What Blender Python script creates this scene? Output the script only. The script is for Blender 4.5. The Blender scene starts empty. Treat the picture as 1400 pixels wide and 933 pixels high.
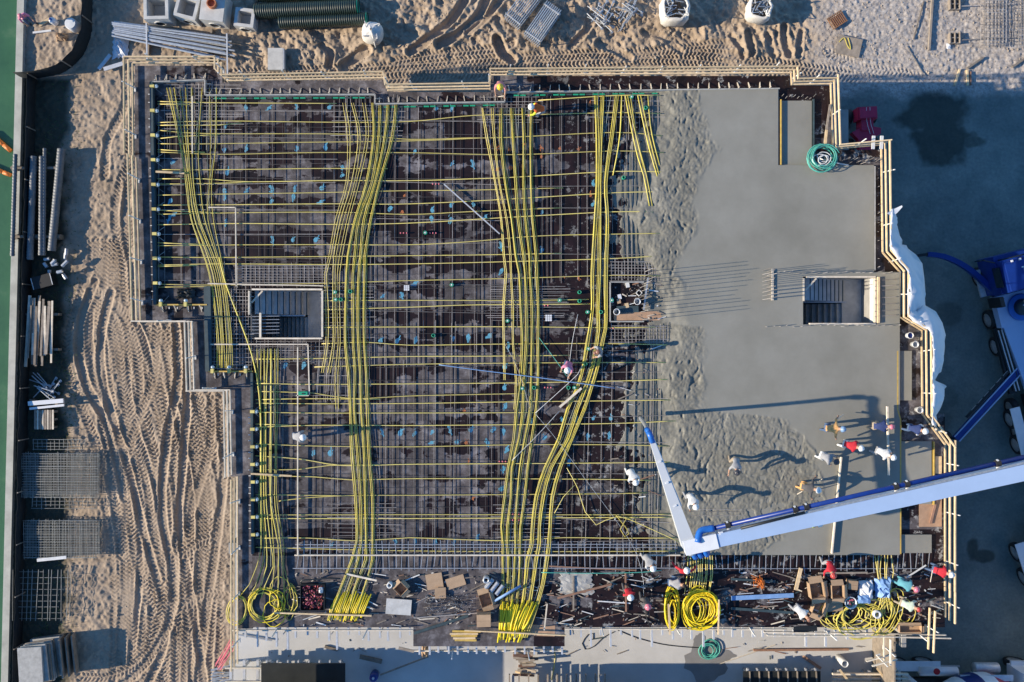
import bpy, math, random
import numpy as np
from mathutils import Vector, Matrix

SC = bpy.context.scene
COL = SC.collection
PI = math.pi
rad = math.radians

# ------------------------------------------------------------------ camera, sky, sun, exposure
H, F = 45.5, 1200.0            # drone height above the ground (m), focal length in photograph pixels
cam_d = bpy.data.cameras.new('camera')
cam_d.sensor_width = 36.0
cam_d.lens = 36.0 * F / 1400.0
cam_d.clip_start = 0.5
cam_d.clip_end = 6000.0
cam = bpy.data.objects.new('camera', cam_d)
cam.location = (0, 0, H)
COL.objects.link(cam)
SC.camera = cam

SUN_EL, SHADOW_AZ = 23.0, 6.0   # elevation; shadows run towards +X, turned 6 degrees to +Y
world = bpy.data.worlds.new('World')
SC.world = world
world.use_nodes = True
wn = world.node_tree
wn.nodes.clear()
sky = wn.nodes.new('ShaderNodeTexSky')
sky.sky_type = 'NISHITA'
sky.sun_disc = False
sky.sun_elevation = rad(SUN_EL)
sky.sun_rotation = rad(180 + 90 - SHADOW_AZ)
sky.air_density = 1.0
sky.dust_density = 0.0
sky.ozone_density = 5.0
bgn = wn.nodes.new('ShaderNodeBackground')
bgn.inputs['Strength'].default_value = 0.142
wo = wn.nodes.new('ShaderNodeOutputWorld')
hsn = wn.nodes.new('ShaderNodeHueSaturation')
hsn.inputs['Saturation'].default_value = 1.12
wn.links.new(sky.outputs[0], hsn.inputs['Color'])
wn.links.new(hsn.outputs[0], bgn.inputs[0])
wn.links.new(bgn.outputs[0], wo.inputs[0])

sun_d = bpy.data.lights.new('sun', 'SUN')
sun_d.energy = 5.0
sun_d.angle = rad(0.5)
sun_d.color = (1.0, 0.87, 0.68)
sun = bpy.data.objects.new('sun', sun_d)
sd = Vector((math.cos(rad(SHADOW_AZ)) * math.cos(rad(SUN_EL)), math.sin(rad(SHADOW_AZ)) * math.cos(rad(SUN_EL)), -math.sin(rad(SUN_EL))))
sun.rotation_euler = sd.to_track_quat('-Z', 'Y').to_euler()
sun.location = (-60, -6, 60)
COL.objects.link(sun)

SC.view_settings.view_transform = 'Standard'
SC.view_settings.look = 'None'
SC.view_settings.exposure = 0.55
SC.view_settings.gamma = 1.0
SC.view_settings.use_curve_mapping = False

# ------------------------------------------------------------------ helpers
RN = random.Random(11)
ZD, ZS, ZL = 5.30, 5.50, 2.30    # formwork deck, poured slab, lower floor slab


def W(px, py, z=ZS):
    s = (H - z) / F
    return Vector(((px - 700) * s, -(py - 466.5) * s, z))


def PXM(z):
    return F / (H - z)


class MB:
    def __init__(self):
        self.v, self.f, self.m = [], [], []
        self.k = 0

    def add(self, vs, fs):
        o = len(self.v)
        self.v += [tuple(p) for p in vs]
        self.f += [tuple(i + o for i in q) for q in fs]
        self.m += [self.k] * len(fs)
        return self

    def mat(self, k):
        self.k = k
        return self

    def box(self, c, s, rz=0.0, rx=0.0, ry=0.0):
        hx, hy, hz = s[0] / 2, s[1] / 2, s[2] / 2
        M = Matrix.Rotation(rz, 3, 'Z') @ Matrix.Rotation(ry, 3, 'Y') @ Matrix.Rotation(rx, 3, 'X')
        c = Vector(c)
        vs = [c + M @ Vector((x, y, z)) for z in (-hz, hz) for y in (-hy, hy) for x in (-hx, hx)]
        return self.add(vs, [(0, 2, 3, 1), (4, 5, 7, 6), (0, 1, 5, 4), (2, 6, 7, 3), (0, 4, 6, 2), (1, 3, 7, 5)])

    def beam(self, p0, p1, w, h, up=(0, 0, 1), taper=1.0):
        p0, p1 = Vector(p0), Vector(p1)
        d = (p1 - p0).normalized()
        u = Vector(up)
        s = d.cross(u)
        if s.length < 1e-4:
            s = d.cross(Vector((1, 0, 0)))
        s.normalize()
        u = s.cross(d).normalized()
        vs = []
        for p, t in ((p0, 1.0), (p1, taper)):
            for a, b in ((-1, -1), (1, -1), (1, 1), (-1, 1)):
                vs.append(p + s * (a * w * t / 2) + u * (b * h * t / 2))
        return self.add(vs, [(0, 1, 2, 3), (7, 6, 5, 4), (0, 4, 5, 1), (1, 5, 6, 2), (2, 6, 7, 3), (3, 7, 4, 0)])

    def tube(self, pts, r, n=5, closed=False, r1=None):
        pts = [Vector(p) for p in pts]
        N = len(pts)
        o = len(self.v)
        for i, p in enumerate(pts):
            if closed:
                d = pts[(i + 1) % N] - pts[i - 1]
            else:
                d = pts[min(i + 1, N - 1)] - pts[max(i - 1, 0)]
            if d.length < 1e-7:
                d = Vector((1, 0, 0))
            d.normalize()
            ref = Vector((0, 0, 1)) if abs(d.z) < 0.9 else Vector((1, 0, 0))
            s = d.cross(ref).normalized()
            u = s.cross(d)
            rr = r if r1 is None else r + (r1 - r) * i / max(1, N - 1)
            for k in range(n):
                a = 2 * PI * k / n + PI / n
                self.v.append(tuple(p + s * (math.cos(a) * rr) + u * (math.sin(a) * rr)))
        for i in range(N if closed else N - 1):
            j = (i + 1) % N
            for k in range(n):
                k2 = (k + 1) % n
                self.f.append((o + i * n + k, o + i * n + k2, o + j * n + k2, o + j * n + k))
                self.m.append(self.k)
        if not closed:
            self.f.append(tuple(o + k for k in reversed(range(n))))
            self.f.append(tuple(o + (N - 1) * n + k for k in range(n)))
            self.m += [self.k] * 2
        return self

    def cyl(self, p0, p1, r0, r1=None, n=12):
        return self.tube([p0, p1], r0, n, r1=r1 if r1 is not None else r0)

    def lathe(self, c, prof, n=16, axis=None, caps=True):
        """prof: list of (radius, height) along the axis."""
        c = Vector(c)
        M = Matrix.Identity(3)
        if axis is not None:
            M = Vector((0, 0, 1)).rotation_difference(Vector(axis)).to_matrix()
        o = len(self.v)
        for r, h in prof:
            for k in range(n):
                a = 2 * PI * k / n
                self.v.append(tuple(c + M @ Vector((r * math.cos(a), r * math.sin(a), h))))
        for i in range(len(prof) - 1):
            for k in range(n):
                k2 = (k + 1) % n
                self.f.append((o + i * n + k, o + i * n + k2, o + (i + 1) * n + k2, o + (i + 1) * n + k))
                self.m.append(self.k)
        if caps:
            self.f.append(tuple(o + k for k in reversed(range(n))))
            self.f.append(tuple(o + (len(prof) - 1) * n + k for k in range(n)))
            self.m += [self.k] * 2
        return self

    def prism(self, poly, z0, z1):
        n = len(poly)
        vs = [(p[0], p[1], z0) for p in poly] + [(p[0], p[1], z1) for p in poly]
        a = sum(poly[i][0] * poly[(i + 1) % n][1] - poly[(i + 1) % n][0] * poly[i][1] for i in range(n))
        up = list(range(n, 2 * n)) if a > 0 else list(reversed(range(n, 2 * n)))
        dn = list(reversed(range(n))) if a > 0 else list(range(n))
        fs = [tuple(up), tuple(dn)]
        for i in range(n):
            j = (i + 1) % n
            fs.append((i, j, j + n, i + n) if a > 0 else (j, i, i + n, j + n))
        return self.add(vs, fs)

    def grid(self, P):
        """P[i][j] of points -> a sheet."""
        ni, nj = len(P), len(P[0])
        vs = [p for row in P for p in row]
        fs = [(i * nj + j, i * nj + j + 1, (i + 1) * nj + j + 1, (i + 1) * nj + j) for i in range(ni - 1) for j in range(nj - 1)]
        return self.add(vs, fs)

    def mesh(self, name, mats, smooth=False, off=None):
        me = bpy.data.meshes.new(name)
        vs = self.v
        if off is not None:
            vs = [(p[0] - off[0], p[1] - off[1], p[2] - off[2]) for p in vs]
        me.from_pydata(vs, [], self.f)
        if not isinstance(mats, (list, tuple)):
            mats = [mats]
        for m in mats:
            me.materials.append(m)
        if len(mats) > 1:
            me.polygons.foreach_set('material_index', self.m)
        if smooth:
            me.polygons.foreach_set('use_smooth', [True] * len(me.polygons))
        me.update()
        return me

    def build(self, name, mats, parent=None, smooth=False, world=True):
        """world=True: the points are world points; the object is placed relative to its parent's base."""
        off = None
        if parent is not None and world:
            off = base_of(parent)
        elif parent is None and world and self.v:
            a = np.array(self.v)
            off = (float(a[:, 0].mean()), float(a[:, 1].mean()), float(a[:, 2].min()))
        me = self.mesh(name, mats, smooth, off)
        o = bpy.data.objects.new(name, me)
        COL.objects.link(o)
        if parent is not None:
            o.parent = parent
        elif off is not None:
            o.location = off
        return o


def base_of(o):
    p = Vector(o.location)
    while o.parent is not None:
        o = o.parent
        p = p + Vector(o.location)
    return p


def tag(o, label, cat, group=None):
    o['label'] = label
    o['category'] = cat
    if group:
        o['group'] = group
    return o


def struct(o):
    o['kind'] = 'structure'
    return o


def thing(name, label, cat, loc=(0, 0, 0), rz=0.0, group=None):
    o = bpy.data.objects.new(name, None)
    o.empty_display_size = 0.3
    o.location = loc
    o.rotation_euler = (0, 0, rz)
    COL.objects.link(o)
    return tag(o, label, cat, group)


def inst(name, me, parent=None, loc=(0, 0, 0), rot=(0, 0, 0), scale=(1, 1, 1)):
    o = bpy.data.objects.new(name, me)
    o.location = loc
    o.rotation_euler = rot
    o.scale = scale
    if parent is not None:
        o.parent = parent
    COL.objects.link(o)
    return o


def copy_tree(o, parent=None):
    c = o.copy()
    COL.objects.link(c)
    c.parent = parent
    for ch in o.children:
        copy_tree(ch, c)
    return c


def cr(pts, step=0.25):
    """Catmull-Rom through points, resampled."""
    pts = [Vector(p) for p in pts]
    if len(pts) == 2:
        n = max(2, int((pts[1] - pts[0]).length / step))
        return [pts[0].lerp(pts[1], i / n) for i in range(n + 1)]
    out = []
    P = [pts[0] * 2 - pts[1]] + pts + [pts[-1] * 2 - pts[-2]]
    for i in range(1, len(P) - 2):
        a, b, c, d = P[i - 1], P[i], P[i + 1], P[i + 2]
        n = max(1, int((c - b).length / step))
        for k in range(n):
            t = k / n
            out.append(0.5 * ((2 * b) + (c - a) * t + (2 * a - 5 * b + 4 * c - d) * t * t + (3 * b - a - 3 * c + d) * t ** 3))
    out.append(pts[-1])
    return out


# ------------------------------------------------------------------ materials
MATS = {}


def mat(name, col, rough=0.7, metal=0.0, var=0.25, scale=3.0, bump=0.0, bscale=40.0, col2=None, spec=0.5, rnd=0.0, trans=0.0):
    if name in MATS:
        return MATS[name]
    m = bpy.data.materials.new(name)
    m.use_nodes = True
    nt = m.node_tree
    b = nt.nodes['Principled BSDF']
    tc = nt.nodes.new('ShaderNodeTexCoord')
    nz = nt.nodes.new('ShaderNodeTexNoise')
    nz.inputs['Scale'].default_value = scale
    nz.inputs['Detail'].default_value = 6
    nz.inputs['Roughness'].default_value = 0.65
    nt.links.new(tc.outputs['Object'], nz.inputs['Vector'])
    rp = nt.nodes.new('ShaderNodeValToRGB')
    rp.color_ramp.elements[0].position = 0.3
    rp.color_ramp.elements[1].position = 0.7
    c2 = col2 if col2 else tuple(c * (1 - var) for c in col)
    rp.color_ramp.elements[0].color = (*c2, 1)
    rp.color_ramp.elements[1].color = (*[min(1, c * (1 + var * 0.35)) for c in col], 1)
    nt.links.new(nz.outputs['Fac'], rp.inputs['Fac'])
    out = rp.outputs['Color']
    if rnd > 0:
        oi = nt.nodes.new('ShaderNodeObjectInfo')
        hs = nt.nodes.new('ShaderNodeHueSaturation')
        mr = nt.nodes.new('ShaderNodeMapRange')
        mr.inputs['To Min'].default_value = 1 - rnd
        mr.inputs['To Max'].default_value = 1 + rnd
        nt.links.new(oi.outputs['Random'], mr.inputs['Value'])
        nt.links.new(mr.outputs['Result'], hs.inputs['Value'])
        nt.links.new(out, hs.inputs['Color'])
        out = hs.outputs['Color']
    nt.links.new(out, b.inputs['Base Color'])
    b.inputs['Roughness'].default_value = rough
    b.inputs['Metallic'].default_value = metal
    b.inputs['Specular IOR Level'].default_value = spec
    if bump > 0:
        n2 = nt.nodes.new('ShaderNodeTexNoise')
        n2.inputs['Scale'].default_value = bscale
        n2.inputs['Detail'].default_value = 4
        nt.links.new(tc.outputs['Object'], n2.inputs['Vector'])
        bp = nt.nodes.new('ShaderNodeBump')
        bp.inputs['Strength'].default_value = bump
        bp.inputs['Distance'].default_value = 0.02
        nt.links.new(n2.outputs['Fac'], bp.inputs['Height'])
        nt.links.new(bp.outputs['Normal'], b.inputs['Normal'])
    MATS[name] = m
    return m


M = dict(
    wood=mat('new_timber', (0.78, 0.58, 0.34), 0.75, var=0.3, scale=5, rnd=0.18),
    wood_pale=mat('pale_timber', (0.76, 0.66, 0.52), 0.8, var=0.3, scale=4, rnd=0.15),
    wood_old=mat('weathered_timber', (0.30, 0.25, 0.20), 0.85, var=0.4, scale=4, rnd=0.25),
    wood_red=mat('reddish_timber', (0.36, 0.20, 0.13), 0.85, var=0.35, scale=4, rnd=0.2),
    ply_bright=mat('raw_plywood', (0.50, 0.31, 0.19), 0.8, var=0.25, scale=3),
    yellow=mat('yellow_sheathing', (0.70, 0.57, 0.065), 0.5, var=0.25, scale=1.5, rnd=0.3, col2=(0.46, 0.40, 0.13)),
    yellow_pale=mat('pale_yellow_sheathing', (0.78, 0.64, 0.15), 0.55, var=0.25, scale=1.5, rnd=0.2, col2=(0.60, 0.50, 0.20)),
    yellow_bright=mat('bright_yellow_sheathing', (0.88, 0.68, 0.02), 0.5, var=0.2, scale=1.5, rnd=0.12),
    mesh_steel=mat('dull_mesh_steel', (0.30, 0.30, 0.27), 0.7, var=0.35, scale=5, rnd=0.3),
    yellow_board=mat('yellow_board', (0.62, 0.42, 0.10), 0.6, var=0.3, scale=4),
    rebar=mat('rebar_steel', (0.40, 0.385, 0.37), 0.6, metal=0.2, var=0.35, scale=6, rnd=0.45, col2=(0.26, 0.22, 0.19)),
    rebar_dark=mat('dark_rebar', (0.10, 0.09, 0.085), 0.65, metal=0.2, var=0.35, scale=6, rnd=0.4),
    wire=mat('pale_green_wire', (0.42, 0.46, 0.36), 0.55, var=0.3, scale=5, rnd=0.35),
    galv=mat('galvanised_steel', (0.52, 0.54, 0.56), 0.45, metal=0.55, var=0.25, scale=8, rnd=0.1),
    alu=mat('aluminium', (0.66, 0.67, 0.68), 0.45, metal=0.35, var=0.2, scale=6),
    white_metal=mat('white_metal', (0.72, 0.72, 0.70), 0.5, var=0.15, scale=6),
    dark_form=mat('dark_form_board', (0.045, 0.075, 0.085), 0.6, var=0.4, scale=3),
    grey_form=mat('grey_form_board', (0.42, 0.41, 0.38), 0.75, var=0.3, scale=4),
    black=mat('black_plastic', (0.016, 0.018, 0.019), 0.5, var=0.3, scale=5),
    rubber=mat('rubber', (0.022, 0.022, 0.023), 0.8, var=0.3, scale=6),
    black_cloth=mat('black_geotextile', (0.014, 0.017, 0.018), 0.9, var=0.4, scale=4),
    blackply=mat('black_film_ply', (0.012, 0.014, 0.014), 0.45, var=0.5, scale=1.2, col2=(0.03, 0.032, 0.03)),
    blue=mat('blue_paint', (0.008, 0.035, 0.22), 0.35, var=0.2, scale=3),
    blue_bright=mat('bright_blue_paint', (0.02, 0.14, 0.50), 0.35, var=0.2, scale=3),
    white_paint=mat('white_paint', (0.76, 0.77, 0.78), 0.35, var=0.1, scale=2),
    boom_paint=mat('boom_pale_paint', (0.36, 0.48, 0.68), 0.3, var=0.06, scale=1.2),
    maroon=mat('maroon_paint', (0.48, 0.02, 0.07), 0.4, var=0.25, scale=3),
    red=mat('red_paint', (0.55, 0.02, 0.03), 0.45, var=0.2, scale=4),
    pink=mat('pink_plastic', (0.66, 0.16, 0.20), 0.55, var=0.2, scale=4),
    green=mat('green_plastic', (0.02, 0.36, 0.20), 0.45, var=0.2, scale=4),
    greenhose=mat('green_hose', (0.10, 0.45, 0.36), 0.45, var=0.25, scale=4),
    orange=mat('orange_plastic', (0.72, 0.20, 0.03), 0.5, var=0.25, scale=4),
    cyan=mat('blue_spray_paint', (0.12, 0.42, 0.60), 0.7, var=0.4, scale=16, col2=(0.07, 0.20, 0.28)),
    orange_spray=mat('orange_spray_paint', (0.50, 0.17, 0.06), 0.7, var=0.4, scale=14),
    cardboard=mat('cardboard', (0.46, 0.31, 0.19), 0.85, var=0.15, scale=4, rnd=0.12),
    concrete=mat('precast_concrete', (0.58, 0.57, 0.54), 0.85, var=0.25, scale=2.5, bump=0.3, bscale=30),
    white_slab=mat('pale_slab_concrete', (0.56, 0.55, 0.53), 0.85, var=0.16, scale=0.6, bump=0.2, bscale=20),
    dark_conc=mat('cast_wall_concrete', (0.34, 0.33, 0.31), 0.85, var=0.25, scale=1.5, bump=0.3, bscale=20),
    tarp=mat('white_sheeting', (0.74, 0.75, 0.76), 0.55, var=0.08, scale=1.5, bump=0.3, bscale=8),
    bag=mat('woven_bulk_bag', (0.70, 0.68, 0.64), 0.8, var=0.15, scale=4, bump=0.5, bscale=14),
    cap=mat('seawall_concrete', (0.50, 0.49, 0.42), 0.85, var=0.3, scale=1.2),
    rust=mat('rusty_steel', (0.30, 0.14, 0.06), 0.8, var=0.4, scale=8),
    skin=mat('skin', (0.45, 0.26, 0.17), 0.6, var=0.1),
    hair=mat('hair', (0.03, 0.02, 0.015), 0.7, var=0.2),
    glass=mat('dark_glass', (0.02, 0.03, 0.04), 0.1, var=0.2),
    pvc=mat('white_pvc', (0.74, 0.74, 0.72), 0.45, var=0.12, scale=4),
    plastic_film=mat('crumpled_film', (0.70, 0.72, 0.76), 0.4, var=0.15, scale=5, bump=0.6, bscale=10),
    bluefilm=mat('blue_film', (0.22, 0.38, 0.66), 0.5, var=0.25, scale=5),
    leaf=mat('weed_leaf', (0.06, 0.11, 0.03), 0.7, var=0.4, scale=3),
)
# ------------------------------------------------------------------ numeric noise for relief
def vnoise(x, y, seed):
    rs = np.random.RandomState(seed)
    T = rs.rand(256, 256).astype(np.float32)
    xi, yi = np.floor(x).astype(np.int64), np.floor(y).astype(np.int64)
    fx, fy = (x - xi).astype(np.float32), (y - yi).astype(np.float32)
    fx, fy = fx * fx * (3 - 2 * fx), fy * fy * (3 - 2 * fy)
    a, b = T[yi % 256, xi % 256], T[yi % 256, (xi + 1) % 256]
    c, d = T[(yi + 1) % 256, xi % 256], T[(yi + 1) % 256, (xi + 1) % 256]
    return (a + (b - a) * fx) * (1 - fy) + (c + (d - c) * fx) * fy - 0.5


def fbm(x, y, seed, octv=4):
    r, a = 0, 1.0
    for k in range(octv):
        r = r + a * vnoise(x * 2 ** k + 13.7 * k, y * 2 ** k + 7.1 * k, seed + k)
        a *= 0.5
    return r


def sst(a, b, x):
    t = np.clip((x - a) / (b - a), 0, 1)
    return t * t * (3 - 2 * t)


def mesh_from_grid(name, X, Y, Z, keep=None, smooth=True, attrs=None):
    ny, nx = Z.shape
    V = np.stack([X, Y, Z], -1).reshape(-1, 3).astype(np.float32)
    idx = np.arange(ny * nx).reshape(ny, nx)
    q = np.stack([idx[:-1, :-1], idx[:-1, 1:], idx[1:, 1:], idx[1:, :-1]], -1)
    q = q[keep] if keep is not None else q.reshape(-1, 4)
    used = np.zeros(len(V), bool)
    used[q.ravel()] = True
    remap = np.cumsum(used) - 1
    V = V[used]
    q = remap[q].astype(np.int32)
    me = bpy.data.meshes.new(name)
    me.vertices.add(len(V))
    me.vertices.foreach_set('co', V.ravel())
    me.loops.add(q.size)
    me.loops.foreach_set('vertex_index', q.ravel())
    me.polygons.add(len(q))
    me.polygons.foreach_set('loop_start', np.arange(0, q.size, 4, dtype=np.int32))
    me.polygons.foreach_set('loop_total', np.full(len(q), 4, dtype=np.int32))
    me.update(calc_edges=True)
    if smooth:
        me.polygons.foreach_set('use_smooth', np.ones(len(q), bool))
    if attrs is not None:
        at = me.color_attributes.new('zone', 'FLOAT_COLOR', 'POINT')
        at.data.foreach_set('color', attrs.reshape(-1, 4)[used].astype(np.float32).ravel())
    return me


# ------------------------------------------------------------------ ground with ruts and tyre treads
GS = 0.05
fx_ = np.arange(-27.6, 27.6, GS)
fy_ = np.arange(-18.6, 18.6, GS)
out_ = np.array([1.5, 4, 9, 20, 45, 100, 250, 700, 2200])
gx = np.concatenate([-27.6 - out_[::-1], fx_, 27.6 + out_])
gy = np.concatenate([-18.6 - out_[::-1], fy_, 18.6 + out_])
GX, GY = np.meshgrid(gx, gy)
GPX, GPY = GX * F / H + 700, 466.5 - GY * F / H


def wall_px(py):
    return 27 - 22.0 * py / 933.0


churn = np.clip(sst(120, 96, GPY) * sst(1150, 1090, GPX) * sst(300, 340, GPX), 0, 1)
gravel = sst(1085, 1150, GPX + 25 * fbm(GX * 0.7, GY * 0.7, 5)) * sst(150, 128, GPY + 14 * fbm(GX, GY, 8))
road = sst(1100, 1150, GPX) * sst(118, 140, GPY + 14 * fbm(GX, GY, 8))
GZ = 0.07 * fbm(GX * 0.5, GY * 0.5, 1) + 0.05 * fbm(GX * 2.2, GY * 2.2, 2) + 0.075 * fbm(GX * 6, GY * 6, 3, 3)
GZ += churn * (0.26 * fbm(GX * 0.9 + GY * 0.5, GY * 0.9, 21, 4) + 0.16 * fbm(GX * 4 + GY, GY * 3.2, 23, 4))
flat = np.clip(gravel + road, 0, 1)
GZ = GZ * (1 - 0.82 * flat) + gravel * (0.055 * fbm(GX * 7, GY * 7, 31, 3) + 0.03 * fbm(GX * 1.5, GY * 1.5, 33, 3)) + road * 0.012 * fbm(GX * 5, GY * 5, 32, 2)


def track(pts, width=0.40, depth=0.10, lug=0.05, pitch=0.21, berm=0.5, skew=0.6):
    P = cr([W(x, y, 0) for x, y in pts], 0.2)
    x0, x1 = min(p.x for p in P) - 1, max(p.x for p in P) + 1
    y0, y1 = min(p.y for p in P) - 1, max(p.y for p in P) + 1
    i0, i1 = np.searchsorted(gx, [x0, x1])
    j0, j1 = np.searchsorted(gy, [y0, y1])
    sx, sy = gx[i0:i1], gy[j0:j1]
    D = np.full((len(sy), len(sx)), 9.0)
    S = np.zeros_like(D)
    s = 0.0
    for a, b in zip(P[:-1], P[1:]):
        L = math.hypot(b.x - a.x, b.y - a.y)
        if L < 1e-6:
            continue
        k0, k1 = np.searchsorted(sx, [min(a.x, b.x) - 0.75, max(a.x, b.x) + 0.75])
        m0, m1 = np.searchsorted(sy, [min(a.y, b.y) - 0.75, max(a.y, b.y) + 0.75])
        if k1 > k0 and m1 > m0:
            QX, QY = np.meshgrid(sx[k0:k1], sy[m0:m1])
            tx, ty = (b.x - a.x) / L, (b.y - a.y) / L
            al = np.clip((QX - a.x) * tx + (QY - a.y) * ty, 0, L)
            dx, dy = QX - a.x - al * tx, QY - a.y - al * ty
            d = np.hypot(dx, dy)
            sg = np.where(tx * dy - ty * dx >= 0, 1.0, -1.0)
            sub = D[m0:m1, k0:k1]
            w = d < np.abs(sub)
            sub[w] = (d * sg)[w]
            S[m0:m1, k0:k1][w] = (s + al)[w]
        s += L
    z = GZ[j0:j1, i0:i1]
    wob = 1 + 0.35 * fbm(GX[j0:j1, i0:i1] * 1.3, GY[j0:j1, i0:i1] * 1.3, 77, 2)
    ad = np.abs(D) / wob
    hw = width / 2
    m = sst(hw + 0.07, hw - 0.05, ad)
    ph = np.sin(2 * PI * (S + skew * ad) / pitch + np.where(D > 0, PI, 0))
    lg = sst(-0.4, 0.4, ph) - 0.5
    amp = 0.65 + 0.9 * fbm(GX[j0:j1, i0:i1] * 0.6, GY[j0:j1, i0:i1] * 0.6, 55, 2)
    floor = -depth + lug * lg * amp * sst(0.02, 0.06, np.abs(D))
    bm = berm * depth * np.exp(-((ad - hw - 0.07) / 0.09) ** 2)
    z[:] = z * (1 - m) + m * (0.3 * z + floor) + bm * (1 - m)


rt = random.Random(5)
ROWS = (330, 400, 450, 560, 680, 800, 950)
LFT = (126, 122, 104, 112, 142, 150, 150)
RGT = (186, 190, 258, 292, 312, 306, 300)
def yard_line(u, wob, y0=330):
    pts = []
    for y, a, b in zip(ROWS, LFT, RGT):
        if u > 0.78 and y < 445:
            continue
        pts.append((a + (b - a) * min(1, max(0, u + rt.uniform(-wob, wob))), y))
    pts[-1] = (pts[-1][0] + rt.uniform(-10, 10), 950)
    return pts


for k in range(6):
    track(yard_line((k + 0.5) / 6.0, 0.06), rt.uniform(0.24, 0.36), rt.uniform(0.06, 0.12), 0.04, 0.21, 0.5)
for k in range(22):
    track(yard_line((k + 0.2) / 22.0, 0.05), rt.uniform(0.28, 0.4), 0.025, 0.11, 0.21, 0.35, 0.7)
for pts, w, d, l in (
    ([(182, 180), (172, 230), (160, 270), (158, 310), (168, 350), (174, 420)], 0.42, 0.05, 0.07),
    ([(190, 180), (182, 230), (172, 280), (172, 320), (182, 380), (186, 440)], 0.36, 0.14, 0.04),
    ([(170, 95), (172, 140), (155, 175), (146, 200), (143, 240)], 0.42, 0.12, 0.05),
    ([(185, 150), (176, 200), (175, 260), (178, 340)], 0.36, 0.07, 0.07),
    ([(122, 372), (104, 420), (90, 470), (96, 520), (122, 580), (152, 660), (166, 760)], 0.40, 0.06, 0.07),
    ([(130, 385), (112, 430), (108, 480), (120, 530), (150, 590), (170, 680)], 0.38, 0.16, 0.03),
    ([(112, 380), (135, 402), (160, 420), (178, 450), (190, 500), (192, 560)], 0.40, 0.05, 0.07),
    ([(152, 400), (140, 450), (138, 500), (150, 560), (176, 640), (200, 740), (236, 860)], 0.36, 0.15, 0.03),
    ([(215, 445), (208, 520), (180, 600), (172, 660), (186, 760), (215, 860), (225, 940)], 0.42, 0.05, 0.07),
    ([(240, 445), (244, 520), (228, 600), (222, 700), (236, 790), (225, 880), (200, 940)], 0.40, 0.16, 0.04),
    ([(110, 925), (150, 925), (190, 905), (215, 870), (225, 800)], 0.45, 0.06, 0.07),
    ([(130, 950), (170, 935), (205, 900), (235, 840), (240, 760)], 0.40, 0.12, 0.05),
    ([(255, 445), (256, 540), (250, 640), (246, 720), (262, 820), (280, 940)], 0.36, 0.18, 0.03),
    ([(290, 545), (285, 620), (262, 700), (252, 790), (258, 860)], 0.40, 0.06, 0.07),
    ([(250, 760), (275, 740), (300, 735), (318, 740)], 0.45, 0.05, 0.07),
    ([(300, 545), (306, 640), (296, 740), (282, 840), (270, 940)], 0.40, 0.10, 0.05),
    ([(250, 830), (280, 812), (310, 815)], 0.40, 0.07, 0.06),
    # the strip behind the building
    ([(318, 108), (450, 104), (560, 97), (660, 90), (760, 84), (900, 80), (1010, 88), (1100, 98), (1190, 112)], 0.45, 0.03, 0.085),
    ([(318, 99), (450, 95), (560, 88), (640, 82), (760, 75), (850, 72), (950, 70), (1040, 84), (1130, 96), (1200, 108)], 0.45, 0.04, 0.085),
    ([(300, 118), (420, 112), (540, 108), (640, 101), (760, 95), (900, 90), (1000, 96), (1120, 106)], 0.45, 0.03, 0.085),
    ([(540, 84), (600, 74), (680, 66), (700, 60)], 0.45, 0.04, 0.08),
    ([(840, 80), (900, 70), (960, 62), (1010, 60)], 0.45, 0.06, 0.06),
    ([(560, 72), (592, 50), (618, 28), (640, -8)], 0.40, 0.22, 0.0),
    ([(600, 62), (634, 42), (655, 22), (668, -8)], 0.45, 0.24, 0.0),
    ([(640, 46), (660, 30), (676, 10), (690, -8)], 0.35, 0.2, 0.0),
    ([(680, 55), (688, 72), (700, 82)], 0.5, 0.25, 0.0),
    ([(440, 62), (452, 72), (450, 90)], 0.4, 0.2, 0.0),
    ([(470, 92), (484, 80), (500, 70)], 0.6, 0.22, 0.0),
    ([(780, 64), (800, 44), (812, 20)], 0.4, 0.14, 0.03),
    ([(818, 60), (836, 66), (860, 80)], 0.4, 0.14, 0.03),
    ([(1022, 44), (1026, 58), (1028, 74)], 0.34, 0.2, 0.0),
    ([(1050, 48), (1054, 62), (1058, 74)], 0.34, 0.2, 0.0),
    ([(1072, 36), (1074, 54), (1080, 74)], 0.40, 0.25, 0.0),
    ([(1096, 44), (1094, 60), (1092, 76)], 0.34, 0.2, 0.0),
    ([(1000, 50), (1010, 62), (1016, 78)], 0.3, 0.14, 0.0),
    ([(930, 70), (905, 50), (880, 45)], 0.3, 0.12, 0.03),
    ([(1130, 70), (1180, 92), (1240, 100), (1285, 112)], 0.45, 0.03, 0.05),
):
    track(pts, w * 0.92, d * (0.6 if pts[0][0] < 330 else 0.8), l * 1.4, 0.21, 0.5)

# canal side: the land stops at the seawall
land = GPX > wall_px(GPY) + 2
GZ = np.where(land, GZ, -2.6)
GZ = np.where((np.abs(GX) > 27.7) | (np.abs(GY) > 18.7), np.where(land, 0.0, -2.6), GZ)
inside = (GPX > 400) & (GPX < 1150) & (GPY > 205) & (GPY < 800)
GZ = np.where(inside, -0.02, GZ)
wet = np.zeros_like(GZ)


def blob(cx, cy, rx, ry, s=1.0, seed=3):
    d = np.hypot((GPX - cx) / rx, (GPY - cy) / ry) + 0.55 * fbm(GX * 1.4, GY * 1.4, seed, 3)
    global wet
    wet = np.maximum(wet, 0.85 * s * sst(1.25, 0.75, d))


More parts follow.
